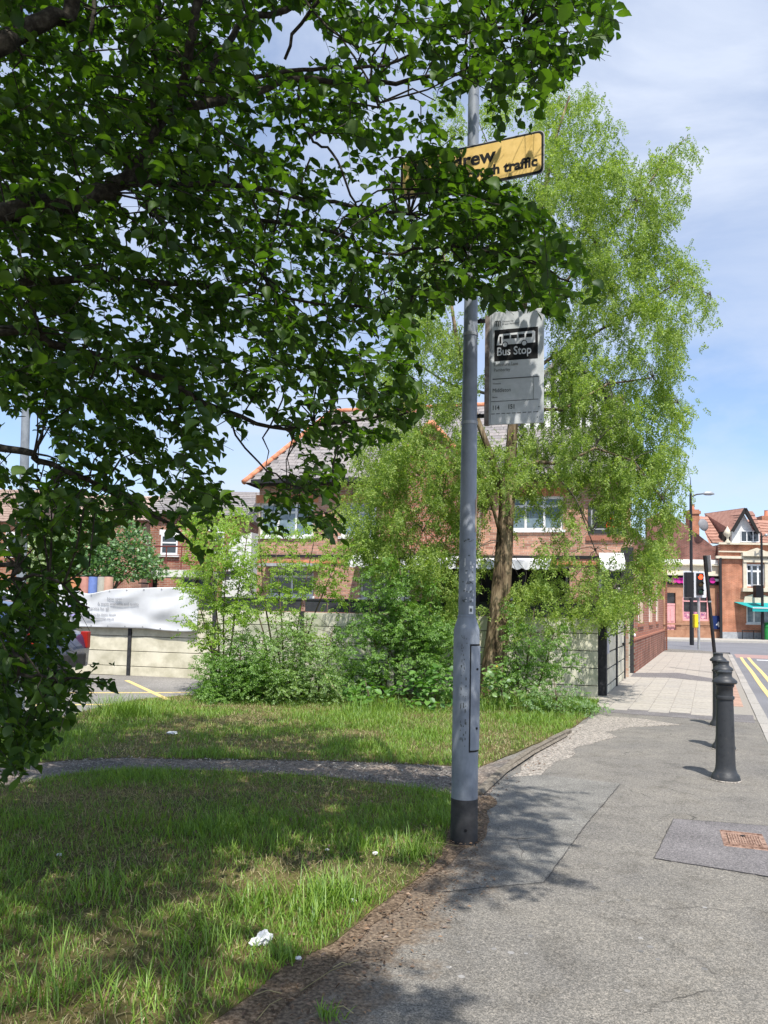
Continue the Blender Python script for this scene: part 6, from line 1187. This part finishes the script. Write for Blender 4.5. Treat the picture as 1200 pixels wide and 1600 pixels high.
Bs = [([T(3.2), Pb(-60, 350, 4.2), Pb(60, 325, 4.2), Pb(140, 308, 4.25), Pb(190, 285, 4.3), Pb(225, 262, 4.35)], .10, .05),
      ([Pb(190, 285, 4.3), Pb(260, 288, 4.5), Pb(390, 290, 4.7), Pb(520, 318, 4.9), Pb(640, 335, 5.1)], .035, .012),
      ([Pb(190, 285, 4.3), Pb(262, 180, 4.3), Pb(290, 115, 4.2), Pb(300, 50, 4.1), Pb(320, -60, 4.0)], .035, .03),
      ([Pb(265, 175, 4.3), Pb(330, 158, 4.4), Pb(400, 142, 4.5), Pb(470, 122, 4.6), Pb(560, 130, 4.7), Pb(640, 128, 4.7), Pb(730, 108, 4.7)], .045, .012),
      ([Pb(270, 165, 4.3), Pb(345, 85, 4.4), Pb(380, 30, 4.4), Pb(420, 25, 4.5), Pb(480, 2, 4.5), Pb(560, -40, 4.5)], .034, .02),
      ([Pb(330, 158, 4.4), Pb(430, 112, 4.5), Pb(510, 105, 4.6), Pb(600, 100, 4.7), Pb(700, 60, 4.7), Pb(820, 40, 4.6)], .022, .008),
      ([Pb(445, 90, 4.5), Pb(480, 15, 4.4), Pb(540, -40, 4.3)], .014, .014), ([Pb(480, 5, 4.4), Pb(530, 62, 4.3), Pb(570, 110, 4.3), Pb(590, 150, 4.3), Pb(592, 168, 4.3)], .011, .006),
      ([Pb(470, 122, 4.6), Pb(468, 180, 4.6), Pb(490, 220, 4.7), Pb(520, 240, 4.7), Pb(545, 290, 4.7), Pb(560, 340, 4.8)], .015, .008), ([Pb(490, 245, 4.7), Pb(470, 290, 4.7), Pb(440, 340, 4.7), Pb(410, 430, 4.7)], .01, .005),
      ([Pb(360, 345, 4.8), Pb(440, 348, 4.7), Pb(520, 362, 4.7), Pb(600, 395, 4.7), Pb(700, 385, 4.6), Pb(800, 400, 4.4), Pb(890, 440, 4.2)], .022, .006), ([Pb(520, 362, 4.7), Pb(560, 320, 4.7), Pb(590, 298, 4.6), Pb(680, 300, 4.3), Pb(780, 320, 4.1)], .01, .005),
      ([T(3.6), Pb(-80, 110, 4.0), Pb(20, 55, 4.0), Pb(80, 25, 4.0), Pb(120, -40, 3.9), Vector((-1.2, 2.6, 5.6)), Vector((.6, 2.2, 5.6)), Vector((1.8, 2.0, 5.4))], .10, .03),
      ([Pb(248, -50, 4.8), Pb(244, 60, 4.9), Pb(240, 170, 5.0), Pb(232, 330, 5.1)], .028, .022), ([Pb(150, -40, 4.2), Pb(146, 30, 4.2), Pb(140, 60, 4.2)], .02, .012),
      ([T(2.6), Pb(-40, 520, 4.4), Pb(90, 540, 4.5), Pb(220, 580, 4.7), Pb(350, 640, 4.9), Pb(450, 670, 5.0), Pb(620, 650, 5.1)], .06, .008), ([T(2.2), Pb(-30, 700, 4.4), Pb(60, 720, 4.4), Pb(160, 760, 4.6), Pb(270, 820, 4.7), Pb(310, 870, 4.7)], .045, .006),
      ([T(1.6), Pb(-40, 880, 4.3), Pb(20, 900, 4.3), Pb(80, 905, 4.3), Pb(140, 950, 4.4)], .03, .005), ([T(1.2), Pb(-40, 1020, 4.3), Pb(30, 1050, 4.3), Pb(90, 1060, 4.4), Pb(180, 1062, 4.5)], .03, .004), ([Pb(350, 640, 4.9), Pb(400, 720, 4.9), Pb(460, 760, 4.9), Pb(520, 780, 4.9)], .012, .004),
      ([T(4.0), Vector((-3.4, 2.6, 5.2)), Vector((-2, 1.2, 5.7)), Vector((-.4, .2, 5.8)), Vector((1, -.4, 5.7))], .08, .02), ([T(3.9), Vector((-3.6, 1.6, 5.0)), Vector((-3.2, -.4, 5.6))], .06, .02), ([T(2.9), Pb(40, 440, 4.6), Pb(200, 440, 4.8), Pb(340, 450, 5.0), Pb(470, 470, 5.2), Pb(640, 480, 5.1)], .05, .006)]
for pts, r0, r1 in Bs: branches += branch(pts, r0 * .58, r1 * .75)
# twigs: from each sprig back to the nearest branch point (a few of them), plus the sprig axes
BA = np.array([tuple(p) for p in branches]); mb = MB()
keepc = keep.reshape(len(cen), -1).mean(1) > .6
allc = np.concatenate([cen, cen2]); alld = np.concatenate([dd, dd2]); allL = np.concatenate([Ln, Ln2])
for i in range(len(allc)):
    if i < len(cen):
        c = allc[i]; e = c + alld[i] * allL[i]; e[2] -= allL[i] * .3
        if keepc[i]: mb.tube([tuple(c), tuple((c + e) / 2 + [0, 0, .02]), tuple(e)], [.0028, .002, .0012], 3, cap=False)
    if i % 3 == 0 and ((i >= len(cen) and not (proj(allc[i])[2][0] > 0 and abs(proj(allc[i])[0][0] - 600) < 750 and proj(allc[i])[1][0] > -260)) or (i < len(cen) and keepc[i])):
        c = allc[i]; j = np.argmin(((BA - c) ** 2).sum(1)); b = BA[j]
        if np.linalg.norm(b - c) < .75 and not (abs(proj(c)[0][0] - 790) < 70 and 200 < proj(c)[1][0] < 330):
            zz_ = [proj(b * (1 - f_) + c * f_) for f_ in (0, .25, .5, .75, 1)]
            if any(690 < z_[0][0] < 875 and 170 < z_[1][0] < 320 for z_ in zz_): continue
            m1 = b * .66 + c * .34 + rg.normal(0, .04, 3) + [0, 0, .04]; m2 = b * .33 + c * .67 + rg.normal(0, .04, 3) + [0, 0, .04]; mb.tube([tuple(b), tuple(m1), tuple(m2), tuple(c)], [.006, .005, .0035, .0022], 4, cap=False)
mb.build('twigs', m_barkdark, tree, world=True, kind='stuff')
bpA = np.concatenate([bp_, b2_]); ldA = np.concatenate([ld_, l2_]); rel = bpA - np.array([.84, 4.75, 4.32]); tt_ = rel @ sv_; k3 = (np.linalg.norm(rel - tt_[:, None] * sv_, axis=1) > .30) | (tt_ < 0) | (rg.random(len(bpA)) < .12); bpA, ldA = bpA[k3], ldA[k3]; ML = leaves_frames(ldA, rg, .044, .088)
fx_, fy_, fd_ = proj(bpA); size = np.where((fx_ > 0) & (fx_ < 1200) & (fy_ > 0) & (fy_ < 1600), 1 / np.maximum(fd_, .5), 0) * np.linalg.norm(ML[:, :, 1], axis=1); order = np.argsort(-size)
lm = MB().add(LV, LF).build('leaf', l_near); lme = lm.data; bpy.data.objects.remove(lm)
for p in lme.polygons: p.use_smooth = True
tinv = Matrix(worldm(tree)).inverted()
for i in order[:300]:
    o = bpy.data.objects.new('leaf', lme); COL.objects.link(o); o.parent = tree; M4 = Matrix(ML[i].tolist()).to_4x4(); M4.translation = Vector(bpA[i].tolist()); o.matrix_basis = tinv @ M4
rest = order[300:]; inst('foliage', LV, LF, ML[rest], bpA[rest], l_near, tree, True, smooth=True)

# ---- pinnate sprays used by the weeping tree and saplings
def pinnate(npair, Ln, lw, ll, droop=.25):
    V = []; Fc = []
    def leaf(b, d, w_):
        b = Vector(b); d = Vector(d).normalized(); s = d.cross(Vector((random.uniform(-.8, .8), random.uniform(-.8, .8), 1))).normalized() * w_; o = len(V); V.extend([tuple(b), tuple(b + d * ll * .5 + s), tuple(b + d * ll + Vector((0, 0, -.15 * ll))), tuple(b + d * ll * .5 - s)]); Fc.append((o, o + 1, o + 2, o + 3))
    for k in range(npair):
        t = (k + 1) / npair; y = Ln * t; z = -droop * Ln * t * t
        for s in (-1, 1): leaf((random.uniform(-.1, .1) * ll, y + random.uniform(-.2, .2) * ll, z), (s * 1, .45 + random.uniform(-.6, .5), random.uniform(-.9, .4)), lw)
    leaf((0, Ln, -droop * Ln), (0, 1, -.3), lw); return V, Fc
def blobs_to_sprays(blobs, per, rg, fn, Y0, dY, clump=1, cr_=9):
    out = []
    for cx, cy, rx, ry, wgt in blobs:
        n = max(3, int(per * rx * ry * wgt)); nc = max(2, int(n / clump)) if clump > 1 else n; r = rg.random(nc) ** .5 * 1.0; th = rg.uniform(0, 2 * np.pi, nc); x = cx + rx * r * np.cos(th); y = cy + ry * r * np.sin(th); d = Y0 + rg.normal(0, dY, nc)
        if clump > 1: q_ = rg.integers(0, nc, n); x = x[q_] + rg.normal(0, cr_, n); y = y[q_] + np.abs(rg.normal(0, cr_ * 1.5, n)) - cr_ * .5; d = d[q_] + rg.normal(0, cr_ / 95, n)
        out += [tuple(P(a_, b_, c_)) for a_, b_, c_ in zip(x, y, d)]
    return np.array(out)
wb = [(860, 165, 50, 40, 1), (915, 150, 35, 22, 1.0), (945, 185, 26, 14, .9), (900, 220, 55, 45, 1.2), (1065, 212, 26, 13, 1), (1040, 235, 28, 16, 1), (1010, 262, 60, 26, 1), (955, 275, 60, 35, 1.1), (1035, 300, 35, 34, .9), (890, 300, 60, 55, 1.2), (970, 340, 70, 50, 1.1), (1030, 375, 36, 26, .9),
      (900, 390, 75, 55, 1.2), (980, 410, 70, 40, 1), (1050, 410, 36, 22, 1), (1085, 440, 32, 20, 1), (1112, 468, 20, 10, .9), (1060, 470, 34, 24, .8), (960, 470, 75, 36, 1), (1010, 520, 60, 34, 1.1), (1055, 545, 22, 38, .9), (900, 480, 50, 60, .9), (900, 560, 55, 45, 1.1), (970, 590, 70, 48, 1.1), (1040, 610, 34, 30, 1), (1062, 640, 18, 18, .8),
      (660, 400, 50, 40, .6), (650, 470, 45, 45, .9), (700, 510, 50, 50, .9), (620, 540, 40, 36, .7), (640, 590, 60, 36, .9), (710, 590, 40, 50, 1), (600, 650, 45, 36, .8), (690, 660, 60, 40, .8), (590, 720, 50, 44, 1.1), (565, 780, 38, 48, 1.2), (600, 810, 44, 44, 1.1), (650, 760, 50, 40, 1.0), (560, 840, 30, 30, .7), (640, 850, 48, 40, 1.0), (690, 820, 40, 50, 1.1), (690, 740, 46, 34, 1.1), (640, 700, 50, 40, .8), (600, 850, 40, 30, .9), (730, 800, 24, 60, .7),
      (800, 700, 70, 40, 1.1), (860, 690, 60, 40, .9), (760, 740, 44, 36, .9), (740, 690, 40, 40, .9), (830, 760, 60, 26, .5), (930, 660, 70, 50, 1.1), (1010, 670, 60, 36, 1.2), (990, 720, 70, 36, 1.2), (920, 740, 60, 34, .8), (1035, 730, 38, 40, 1.1), (1000, 780, 60, 36, 1.1), (1030, 820, 34, 36, .9), (880, 800, 34, 30, .6), (1000, 850, 42, 34, .9), (1020, 890, 26, 26, .8), (985, 900, 34, 30, 1), (1035, 870, 12, 24, .6),
      (900, 870, 40, 28, .6), (860, 850, 30, 30, .5), (870, 910, 50, 26, .9), (930, 925, 50, 26, 1.1), (960, 945, 36, 14, .8), (900, 955, 34, 22, .9), (820, 900, 36, 26, .6), (815, 930, 34, 24, .5), (700, 900, 50, 40, .8), (690, 950, 50, 36, .7), (750, 850, 26, 34, .5), (700, 150, 20, 30, .5), (730, 200, 24, 50, .6), (790, 150, 30, 40, .7), (780, 300, 50, 60, .7), (840, 250, 30, 40, .6), (830, 420, 40, 50, .8), (770, 440, 30, 40, .6), (880, 620, 60, 30, .7), (800, 960, 60, 24, .35)]
wg_ = np.random.default_rng(9); TB = G(770, 1088); TY = TB.y
wp = blobs_to_sprays(wb, .072, wg_, None, TY, .75, 9, 9)
wt = thing('weeping_tree', 'light green weeping tree with feathery leaves and brown furrowed trunk by the fence', 'tree', (TB.x, TY, 0))
tz = lambda px, py, dy=0: P(px, py, TY + dy)
MB().tube([(TB.x, TY, -.1), tuple(G(768, 1088)), tuple(tz(771, 1040)), tuple(tz(777, 990)), tuple(tz(782, 930)), tuple(tz(787, 870)), tuple(tz(790, 820)), tuple(tz(793, 780)), tuple(tz(797, 740))], [.28, .245, .21, .19, .165, .148, .135, .13, .11], 20, wob=.09).build('trunk', m_barkb, wt, smooth=True, world=True)
def wbranch(pts, r0, r1):
    pts = [Vector(p) for p in pts]; n = len(pts); MB().tube(pts, [r0 + (r1 - r0) * i / (n - 1) for i in range(n)], 8, wob=.05).build('branch', m_barkb if r0 > .03 else m_bark, wt, smooth=True, world=True); return pts
WB = []
for pts, r0, r1 in [([tz(795, 760), tz(800, 680), tz(806, 600, .1), tz(815, 500, .2), tz(830, 400, .2), tz(850, 300, .1), tz(870, 210), tz(890, 150)], .11, .015), ([tz(790, 790), tz(770, 720, -.2), tz(740, 640, -.3), tz(715, 540, -.3), tz(700, 440, -.2), tz(690, 380)], .07, .012),
                    ([tz(796, 740), tz(840, 722, -.3), tz(880, 725, -.5), tz(930, 700, -.6), tz(990, 720, -.7), tz(1035, 780, -.6)], .045, .008), ([tz(792, 800), tz(820, 735, -.3), tz(860, 730, -.4), tz(900, 780, -.5), tz(925, 830, -.5)], .03, .006), ([tz(806, 600), tz(860, 560, .3), tz(930, 520, .4), tz(1000, 480, .4), tz(1060, 440, .3), tz(1110, 460, .2)], .04, .006),
                    ([tz(812, 530), tz(870, 460), tz(930, 380, .1), tz(990, 320), tz(1040, 250), tz(1075, 212)], .035, .005), ([tz(804, 640), tz(880, 640, -.4), tz(950, 600, -.5), tz(1020, 590, -.5), tz(1060, 630, -.5)], .035, .006), ([tz(790, 770), tz(750, 735, .1), tz(700, 733, .2), tz(660, 745, .2), tz(600, 700, .2), tz(560, 760, .2)], .035, .006),
                    ([tz(786, 850), tz(772, 800, -.2), tz(762, 770, -.3), tz(740, 700, -.4)], .035, .02), ([tz(780, 620, -.2), tz(700, 600, .2), tz(640, 560, .3), tz(610, 560, .3)], .03, .005), ([tz(835, 380, .2), tz(800, 300), tz(760, 220), tz(735, 160)], .02, .005), ([tz(700, 733, .2), tz(690, 780, .2), tz(660, 830, .1), tz(640, 880)], .018, .005), ([tz(900, 780, -.5), tz(930, 860, -.4), tz(960, 920, -.4)], .012, .004), ([tz(1000, 480, .4), tz(950, 430, .5), tz(900, 420, .4)], .01, .004)]: WB += wbranch(pts, r0, r1)
PV, PF = pinnate(6, .15, .0105, .044)
def hang(points, per, rg, size=(.75, 1.35), drop=(.05, .5), droop=.9, spread=.5):
    n = len(points); pos = np.repeat(points, per, 0); k = len(pos); off = rg.normal(0, .05, (k, 3)); tt = rg.random(k); off[:, 2] -= tt * np.repeat(rg.uniform(*drop, n), per); pos = pos + off
    th = rg.uniform(0, 2 * np.pi, k); Y = np.c_[np.cos(th) * spread, np.sin(th) * spread, -np.abs(rg.normal(droop * .6, .3, k))]; up = np.c_[rg.normal(0, .6, k), rg.normal(-.3, .6, k), rg.uniform(.2, 1, k)]
    return pos, frames(Y, up, rg.uniform(size[0], size[1], k))
pos, Ms = hang(wp, 3, wg_, drop=(.04, .5)); inst('foliage', PV, PF, Ms, pos, l_weep, wt, True)
WA = np.array([tuple(p) for p in WB]); mb = MB()
for i in range(0, len(wp), 9):
    c = wp[i]; j = np.argmin(((WA - c) ** 2).sum(1)); b = WA[j]
    if np.linalg.norm(b - c) < .8 and proj(c)[1][0] > 260: m_ = (b + c) / 2 + [0, 0, .05] + wg_.normal(0, .04, 3); e_ = c - [0, 0, .4] + wg_.normal(0, .05, 3); mb.tube([tuple(b), tuple(b * .7 + m_ * .3 + [0, 0, .05]), tuple(m_), tuple(c), tuple(e_)], [.007, .006, .005, .003, .002], 4, cap=False)
mb.build('twigs', m_bark, wt, world=True, kind='stuff')
# ---- shrubs and saplings in front of the fence
SV, SF = pinnate(6, .17, .012, .042, .12)
OV, OF = [(0, 0, 0), (.35, .45, .06), (0, 1, 0), (-.35, .45, .06)], [(0, 1, 2), (0, 2, 3)]
def shrub(name, label, cat, base_px, Y, blobs, mtl, per, tpl, size, stems, seed, dY=.35, group=None, droop=.15):
    rg = np.random.default_rng(seed); g = P(base_px, 1080, Y); t = thing(name, label, cat, (g.x, Y, 0), 0, group)
    pts = blobs_to_sprays(blobs, per * (4.4 if tpl[0] is SV else 1.8), rg, None, Y, dY, 6, 7); pts = pts[pts[:, 2] > .03]; k = len(pts); th = rg.uniform(0, 2 * np.pi, k); Yv = np.c_[np.cos(th), np.sin(th), rg.normal(-droop, .35, k)]; up = np.c_[rg.normal(0, .45, k), rg.normal(-.25, .45, k), np.ones(k)]
    inst('foliage', tpl[0], tpl[1], frames(Yv, up, rg.uniform(size[0], size[1], k)), pts, mtl, t, True)
    for (px0, px1, pyt) in stems:
        b = P(px0, 1090, Y); b.z = -.05; tp = P(px1, pyt, Y); m_ = b.lerp(tp, .5) + Vector((random.uniform(-.08, .08), random.uniform(-.1, .1), 0)); MB().tube([b, m_, tp], [.02, .013, .005], 6).build('stem', m_twig, t, world=True, smooth=True)
    mb = MB()
    for i in range(0, k, 24): 
        c = Vector(pts[i].tolist()); s_ = random.choice(stems); f = min(.95, max(.1, (c.z - .2) / max(.4, P(s_[1], s_[2], Y).z))); b = P(s_[0], 1090, Y); b.z = 0; q = b.lerp(P(s_[1], s_[2], Y), f)
        if (q - c).length < 1.0: mb.tube([q, c], [.005, .002], 3, cap=False)
    if mb.v: mb.build('twigs', m_twig, t, world=True, kind='stuff')
    return t
SP = (SV, SF)
shrub('sapling', 'light green sapling at the left end of the planting, overlapping the banner', 'sapling', 345, 12.9, [(310, 900, 34, 16, 1), (350, 870, 46, 22, .9), (330, 930, 50, 20, .9), (300, 970, 22, 14, .7), (345, 965, 34, 26, .8), (330, 1010, 22, 30, .9), (340, 830, 40, 18, .6), (380, 810, 44, 18, .5), (320, 790, 26, 20, .6)], l_sap, .034, SP, (.8, 1.3), [(345, 330, 870), (350, 300, 900), (352, 390, 815), (350, 355, 840)], 41, .4, 'saplings before the fence')
shrub('sapling', 'slender light green sapling in front of the dark screen, second from the left', 'sapling', 440, 12.8, [(430, 850, 46, 26, .6), (400, 890, 44, 26, .9), (450, 900, 36, 26, .8), (390, 940, 34, 26, .8), (440, 950, 30, 26, .5), (500, 890, 30, 22, .6), (480, 830, 36, 22, .5), (540, 870, 34, 30, .6), (520, 930, 30, 26, .5), (470, 990, 30, 16, .6)], l_sap, .034, SP, (.8, 1.25), [(440, 400, 770), (445, 430, 850), (450, 500, 800), (450, 545, 830), (430, 380, 880)], 42, .4, 'saplings before the fence')
shrub('shrub', 'dense green shrub at the left end, above the sunny grass', 'shrub', 350, 12.4, [(340, 1040, 32, 26, 1.6), (390, 1020, 40, 38, 1.5), (360, 1075, 50, 30, 2.2), (410, 1065, 40, 34, 2.2), (330, 1085, 22, 16, 1.6)], l_bush, .055, SP, (.6, 1.0), [(350, 330, 1000), (370, 380, 980), (390, 410, 1000)], 43, .35, 'shrubs before the fence')
shrub('shrub', 'grey green bushy shrub left of the bent dry stem', 'shrub', 465, 12.4, [(450, 1020, 44, 38, 1.7), (490, 1040, 40, 38, 1.7), (440, 1075, 46, 30, 2), (500, 1075, 40, 30, 2), (470, 980, 34, 22, 1.1)], leaf_mat('grey_green_leaf', (.12, .22, .045), (.28, .41, .09), .4), .06, SP, (.45, .8), [(450, 430, 960), (470, 480, 960), (490, 520, 980)], 44, .35, 'shrubs before the fence')
shrub('shrub', 'tall dark shrub under the tree, left of the lamp column', 'shrub', 660, 12.9, [(600, 960, 50, 44, 1.1), (650, 980, 46, 44, 1.4), (690, 1000, 40, 40, 1.6), (560, 1000, 44, 36, .9), (550, 1060, 40, 30, 1.4), (640, 920, 50, 34, .6), (600, 900, 50, 30, .6), (620, 1040, 50, 34, .9), (690, 1050, 34, 30, 1)], l_bush, .045, SP, (.7, 1.15), [(650, 620, 860), (660, 680, 900), (640, 580, 900), (600, 575, 930), (600, 610, 900)], 45, .45, 'shrubs before the fence')
shrub('shrub', 'leafy shrub right of the weeping tree trunk', 'shrub', 830, 12.9, [(830, 1000, 34, 30, .8), (870, 985, 26, 20, .6), (820, 1040, 50, 30, 1.1), (870, 1030, 26, 20, .8), (800, 960, 20, 20, .4), (780, 1070, 30, 24, 1)], l_bush, .045, SP, (.7, 1.1), [(820, 835, 950), (830, 870, 970), (810, 800, 980)], 46, .3, 'shrubs before the fence')
WDt = (LV, LF)
m_w2 = leaf_mat('dark_weed_leaf', (.08, .17, .03), (.18, .30, .06), .35)
shrub('weed_clump', 'bright broad-leaved weeds below the bent dry stem', 'weeds', 580, 11.9, [(570, 1085, 34, 20, 1), (540, 1095, 26, 16, .8), (600, 1075, 26, 18, .8)], l_weed, .05, WDt, (.06, .14), [(575, 570, 1060)], 47, .25, 'weed clumps along the grass strip')
shrub('weed_clump', 'thick green weeds just left of the lamp column', 'weeds', 670, 11.9, [(650, 1075, 36, 28, 1.1), (690, 1070, 34, 34, 1.1), (670, 1100, 40, 14, 1)], l_weed, .05, WDt, (.07, .13), [(675, 680, 1050)], 48, .25, 'weed clumps along the grass strip')
shrub('weed_clump', 'dark weeds at the foot of the weeping tree trunk', 'weeds', 785, 11.9, [(775, 1075, 36, 28, 1.2), (815, 1085, 34, 24, 1), (790, 1050, 30, 18, 1)], m_w2, .055, WDt, (.06, .11), [(790, 785, 1040)], 49, .25, 'weed clumps along the grass strip')
shrub('weed_clump', 'feathery weeds before the bare fence corner', 'weeds', 870, 11.6, [(860, 1085, 40, 22, .9), (900, 1098, 34, 14, 1), (925, 1103, 16, 8, 1)], m_w2, .06, SP, (.5, .9), [(870, 865, 1060)], 50, .25, 'weed clumps along the grass strip')
# dock leaves
dk_ = thing('dock_plant', 'dock plant with large bright leaves at the edge of the grass strip', 'plant', tuple(G(572, 1103)))
for k in range(9):
    th = k * .7; M = frames(np.array([[math.cos(th), math.sin(th) - .2, .8 + .3 * math.sin(k)]]), np.array([[-math.cos(th), -math.sin(th), 1.0]]), np.array([random.uniform(.2, .32)]))[0]; M[:, 0] *= .55
    o = MB().add([tuple(M @ np.array(v)) for v in LV], LF).build('leaf', l_weed, dk_, smooth=True); o.location = (random.uniform(-.05, .05), 0, 0)
# bent dry stem
bs = thing('dead_stem', 'pale bent dead stem among the shrubs', 'stem', tuple(G(545, 1095))); MB().tube([G(546, 1096, 0), P(533, 1090, 11.9), P(515, 1065, 12), P(500, 1042, 12.1)], [.012, .014, .012, .006], 6).build('stalk', mat('dead_straw', (.42, .36, .24), rough=.9), bs, world=True, smooth=True)
# dandelions
m_dan = mat('dandelion_yellow', (.85, .55, .02), rough=.8)
for px, py, lb in ((773, 1043, 'dandelion at the base of the weeping tree trunk'), (698, 1121, 'dandelion in the grass just left of the lamp column')):
    Y = 11.6 if py > 1100 else 12.2; p = P(px, py, Y); t = thing('dandelion', lb, 'flower', (p.x, Y, 0), 0, 'yellow dandelions'); MB().tube([(0, 0, 0), (0.01, 0, p.z)], .004, 5).build('stalk', l_weed, t); MB().lathe([(.01, 0), (.035, .01), (.04, .02), (.02, .032), (.001, .035)], 12).build('flower_head', m_dan, t, loc=(.01, 0, p.z))
# ---- background hedges and trees
def cloud_tree(name, label, cat, Y, blobs, mtl, per, sz, seed, dY, base_px, group=None):
    rg = np.random.default_rng(seed); g = P(base_px, 1000, Y); t = thing(name, label, cat, (g.x, Y, 0), 0, group); pts = blobs_to_sprays(blobs, per, rg, None, Y, dY); k = len(pts); Yv = rg.normal(0, 1, (k, 3)); up = np.c_[rg.normal(0, .5, k), rg.normal(-.4, .5, k), np.ones(k)]
    inst('crown', OV, OF, frames(Yv, up, rg.uniform(sz * .6, sz * 1.3, k)), pts, mtl, t, True)
    top = P(base_px, blobs[0][1], Y); MB().tube([(g.x, Y, -.1), (g.x, Y, top.z)], [.12, .04], 8).build('trunk', m_bark, t, world=True)
    for k in range(3): q = P(blobs[k % len(blobs)][0], blobs[k % len(blobs)][1], Y); MB().tube([(g.x, Y, max(.3, top.z * .45)), tuple(q)], [.06, .02], 6).build('branch', m_bark, t, world=True)
    return t
l_pale = leaf_mat('pale_leaf', (.16, .22, .09), (.30, .38, .17), .35); l_med = leaf_mat('hedge_leaf', (.05, .13, .03), (.14, .26, .06), .35)
cloud_tree('garden_tree', 'pale leaved garden tree behind the fence at far left', 'tree', 24, [(75, 860, 34, 40, 1), (60, 890, 30, 20, 1), (95, 880, 26, 24, 1), (80, 830, 20, 18, .8)], l_pale, 1.0, .14, 61, .7, 72, 'garden trees behind the fence')
cloud_tree('garden_tree', 'dark green leafy tree between the pale tree and the brick house', 'tree', 23, [(165, 835, 56, 36, .7), (120, 865, 44, 30, .8), (195, 878, 56, 30, .9), (140, 893, 60, 20, 1), (215, 850, 26, 34, .6), (235, 890, 30, 18, .6), (90, 895, 30, 16, .8), (180, 795, 30, 24, .3)], l_med, 1.0, .12, 62, .8, 170, 'garden trees behind the fence')
cloud_tree('garden_tree', 'bright yellow green young tree before the slate roofed terrace house', 'tree', 22, [(320, 800, 26, 26, .9), (300, 830, 24, 24, .9), (335, 840, 40, 26, .9), (320, 870, 34, 22, .8), (365, 815, 26, 18, .5), (300, 770, 16, 18, .6)], l_sap, .6, .12, 63, .6, 325, 'garden trees behind the fence')
cloud_tree('distant_tree', 'distant tree top behind the chimney at the right edge', 'tree', 75, [(1186, 838, 16, 10, 1), (1176, 842, 10, 7, 1), (1198, 832, 12, 10, 1)], l_back, 3.0, .5, 64, 1.0, 1186)
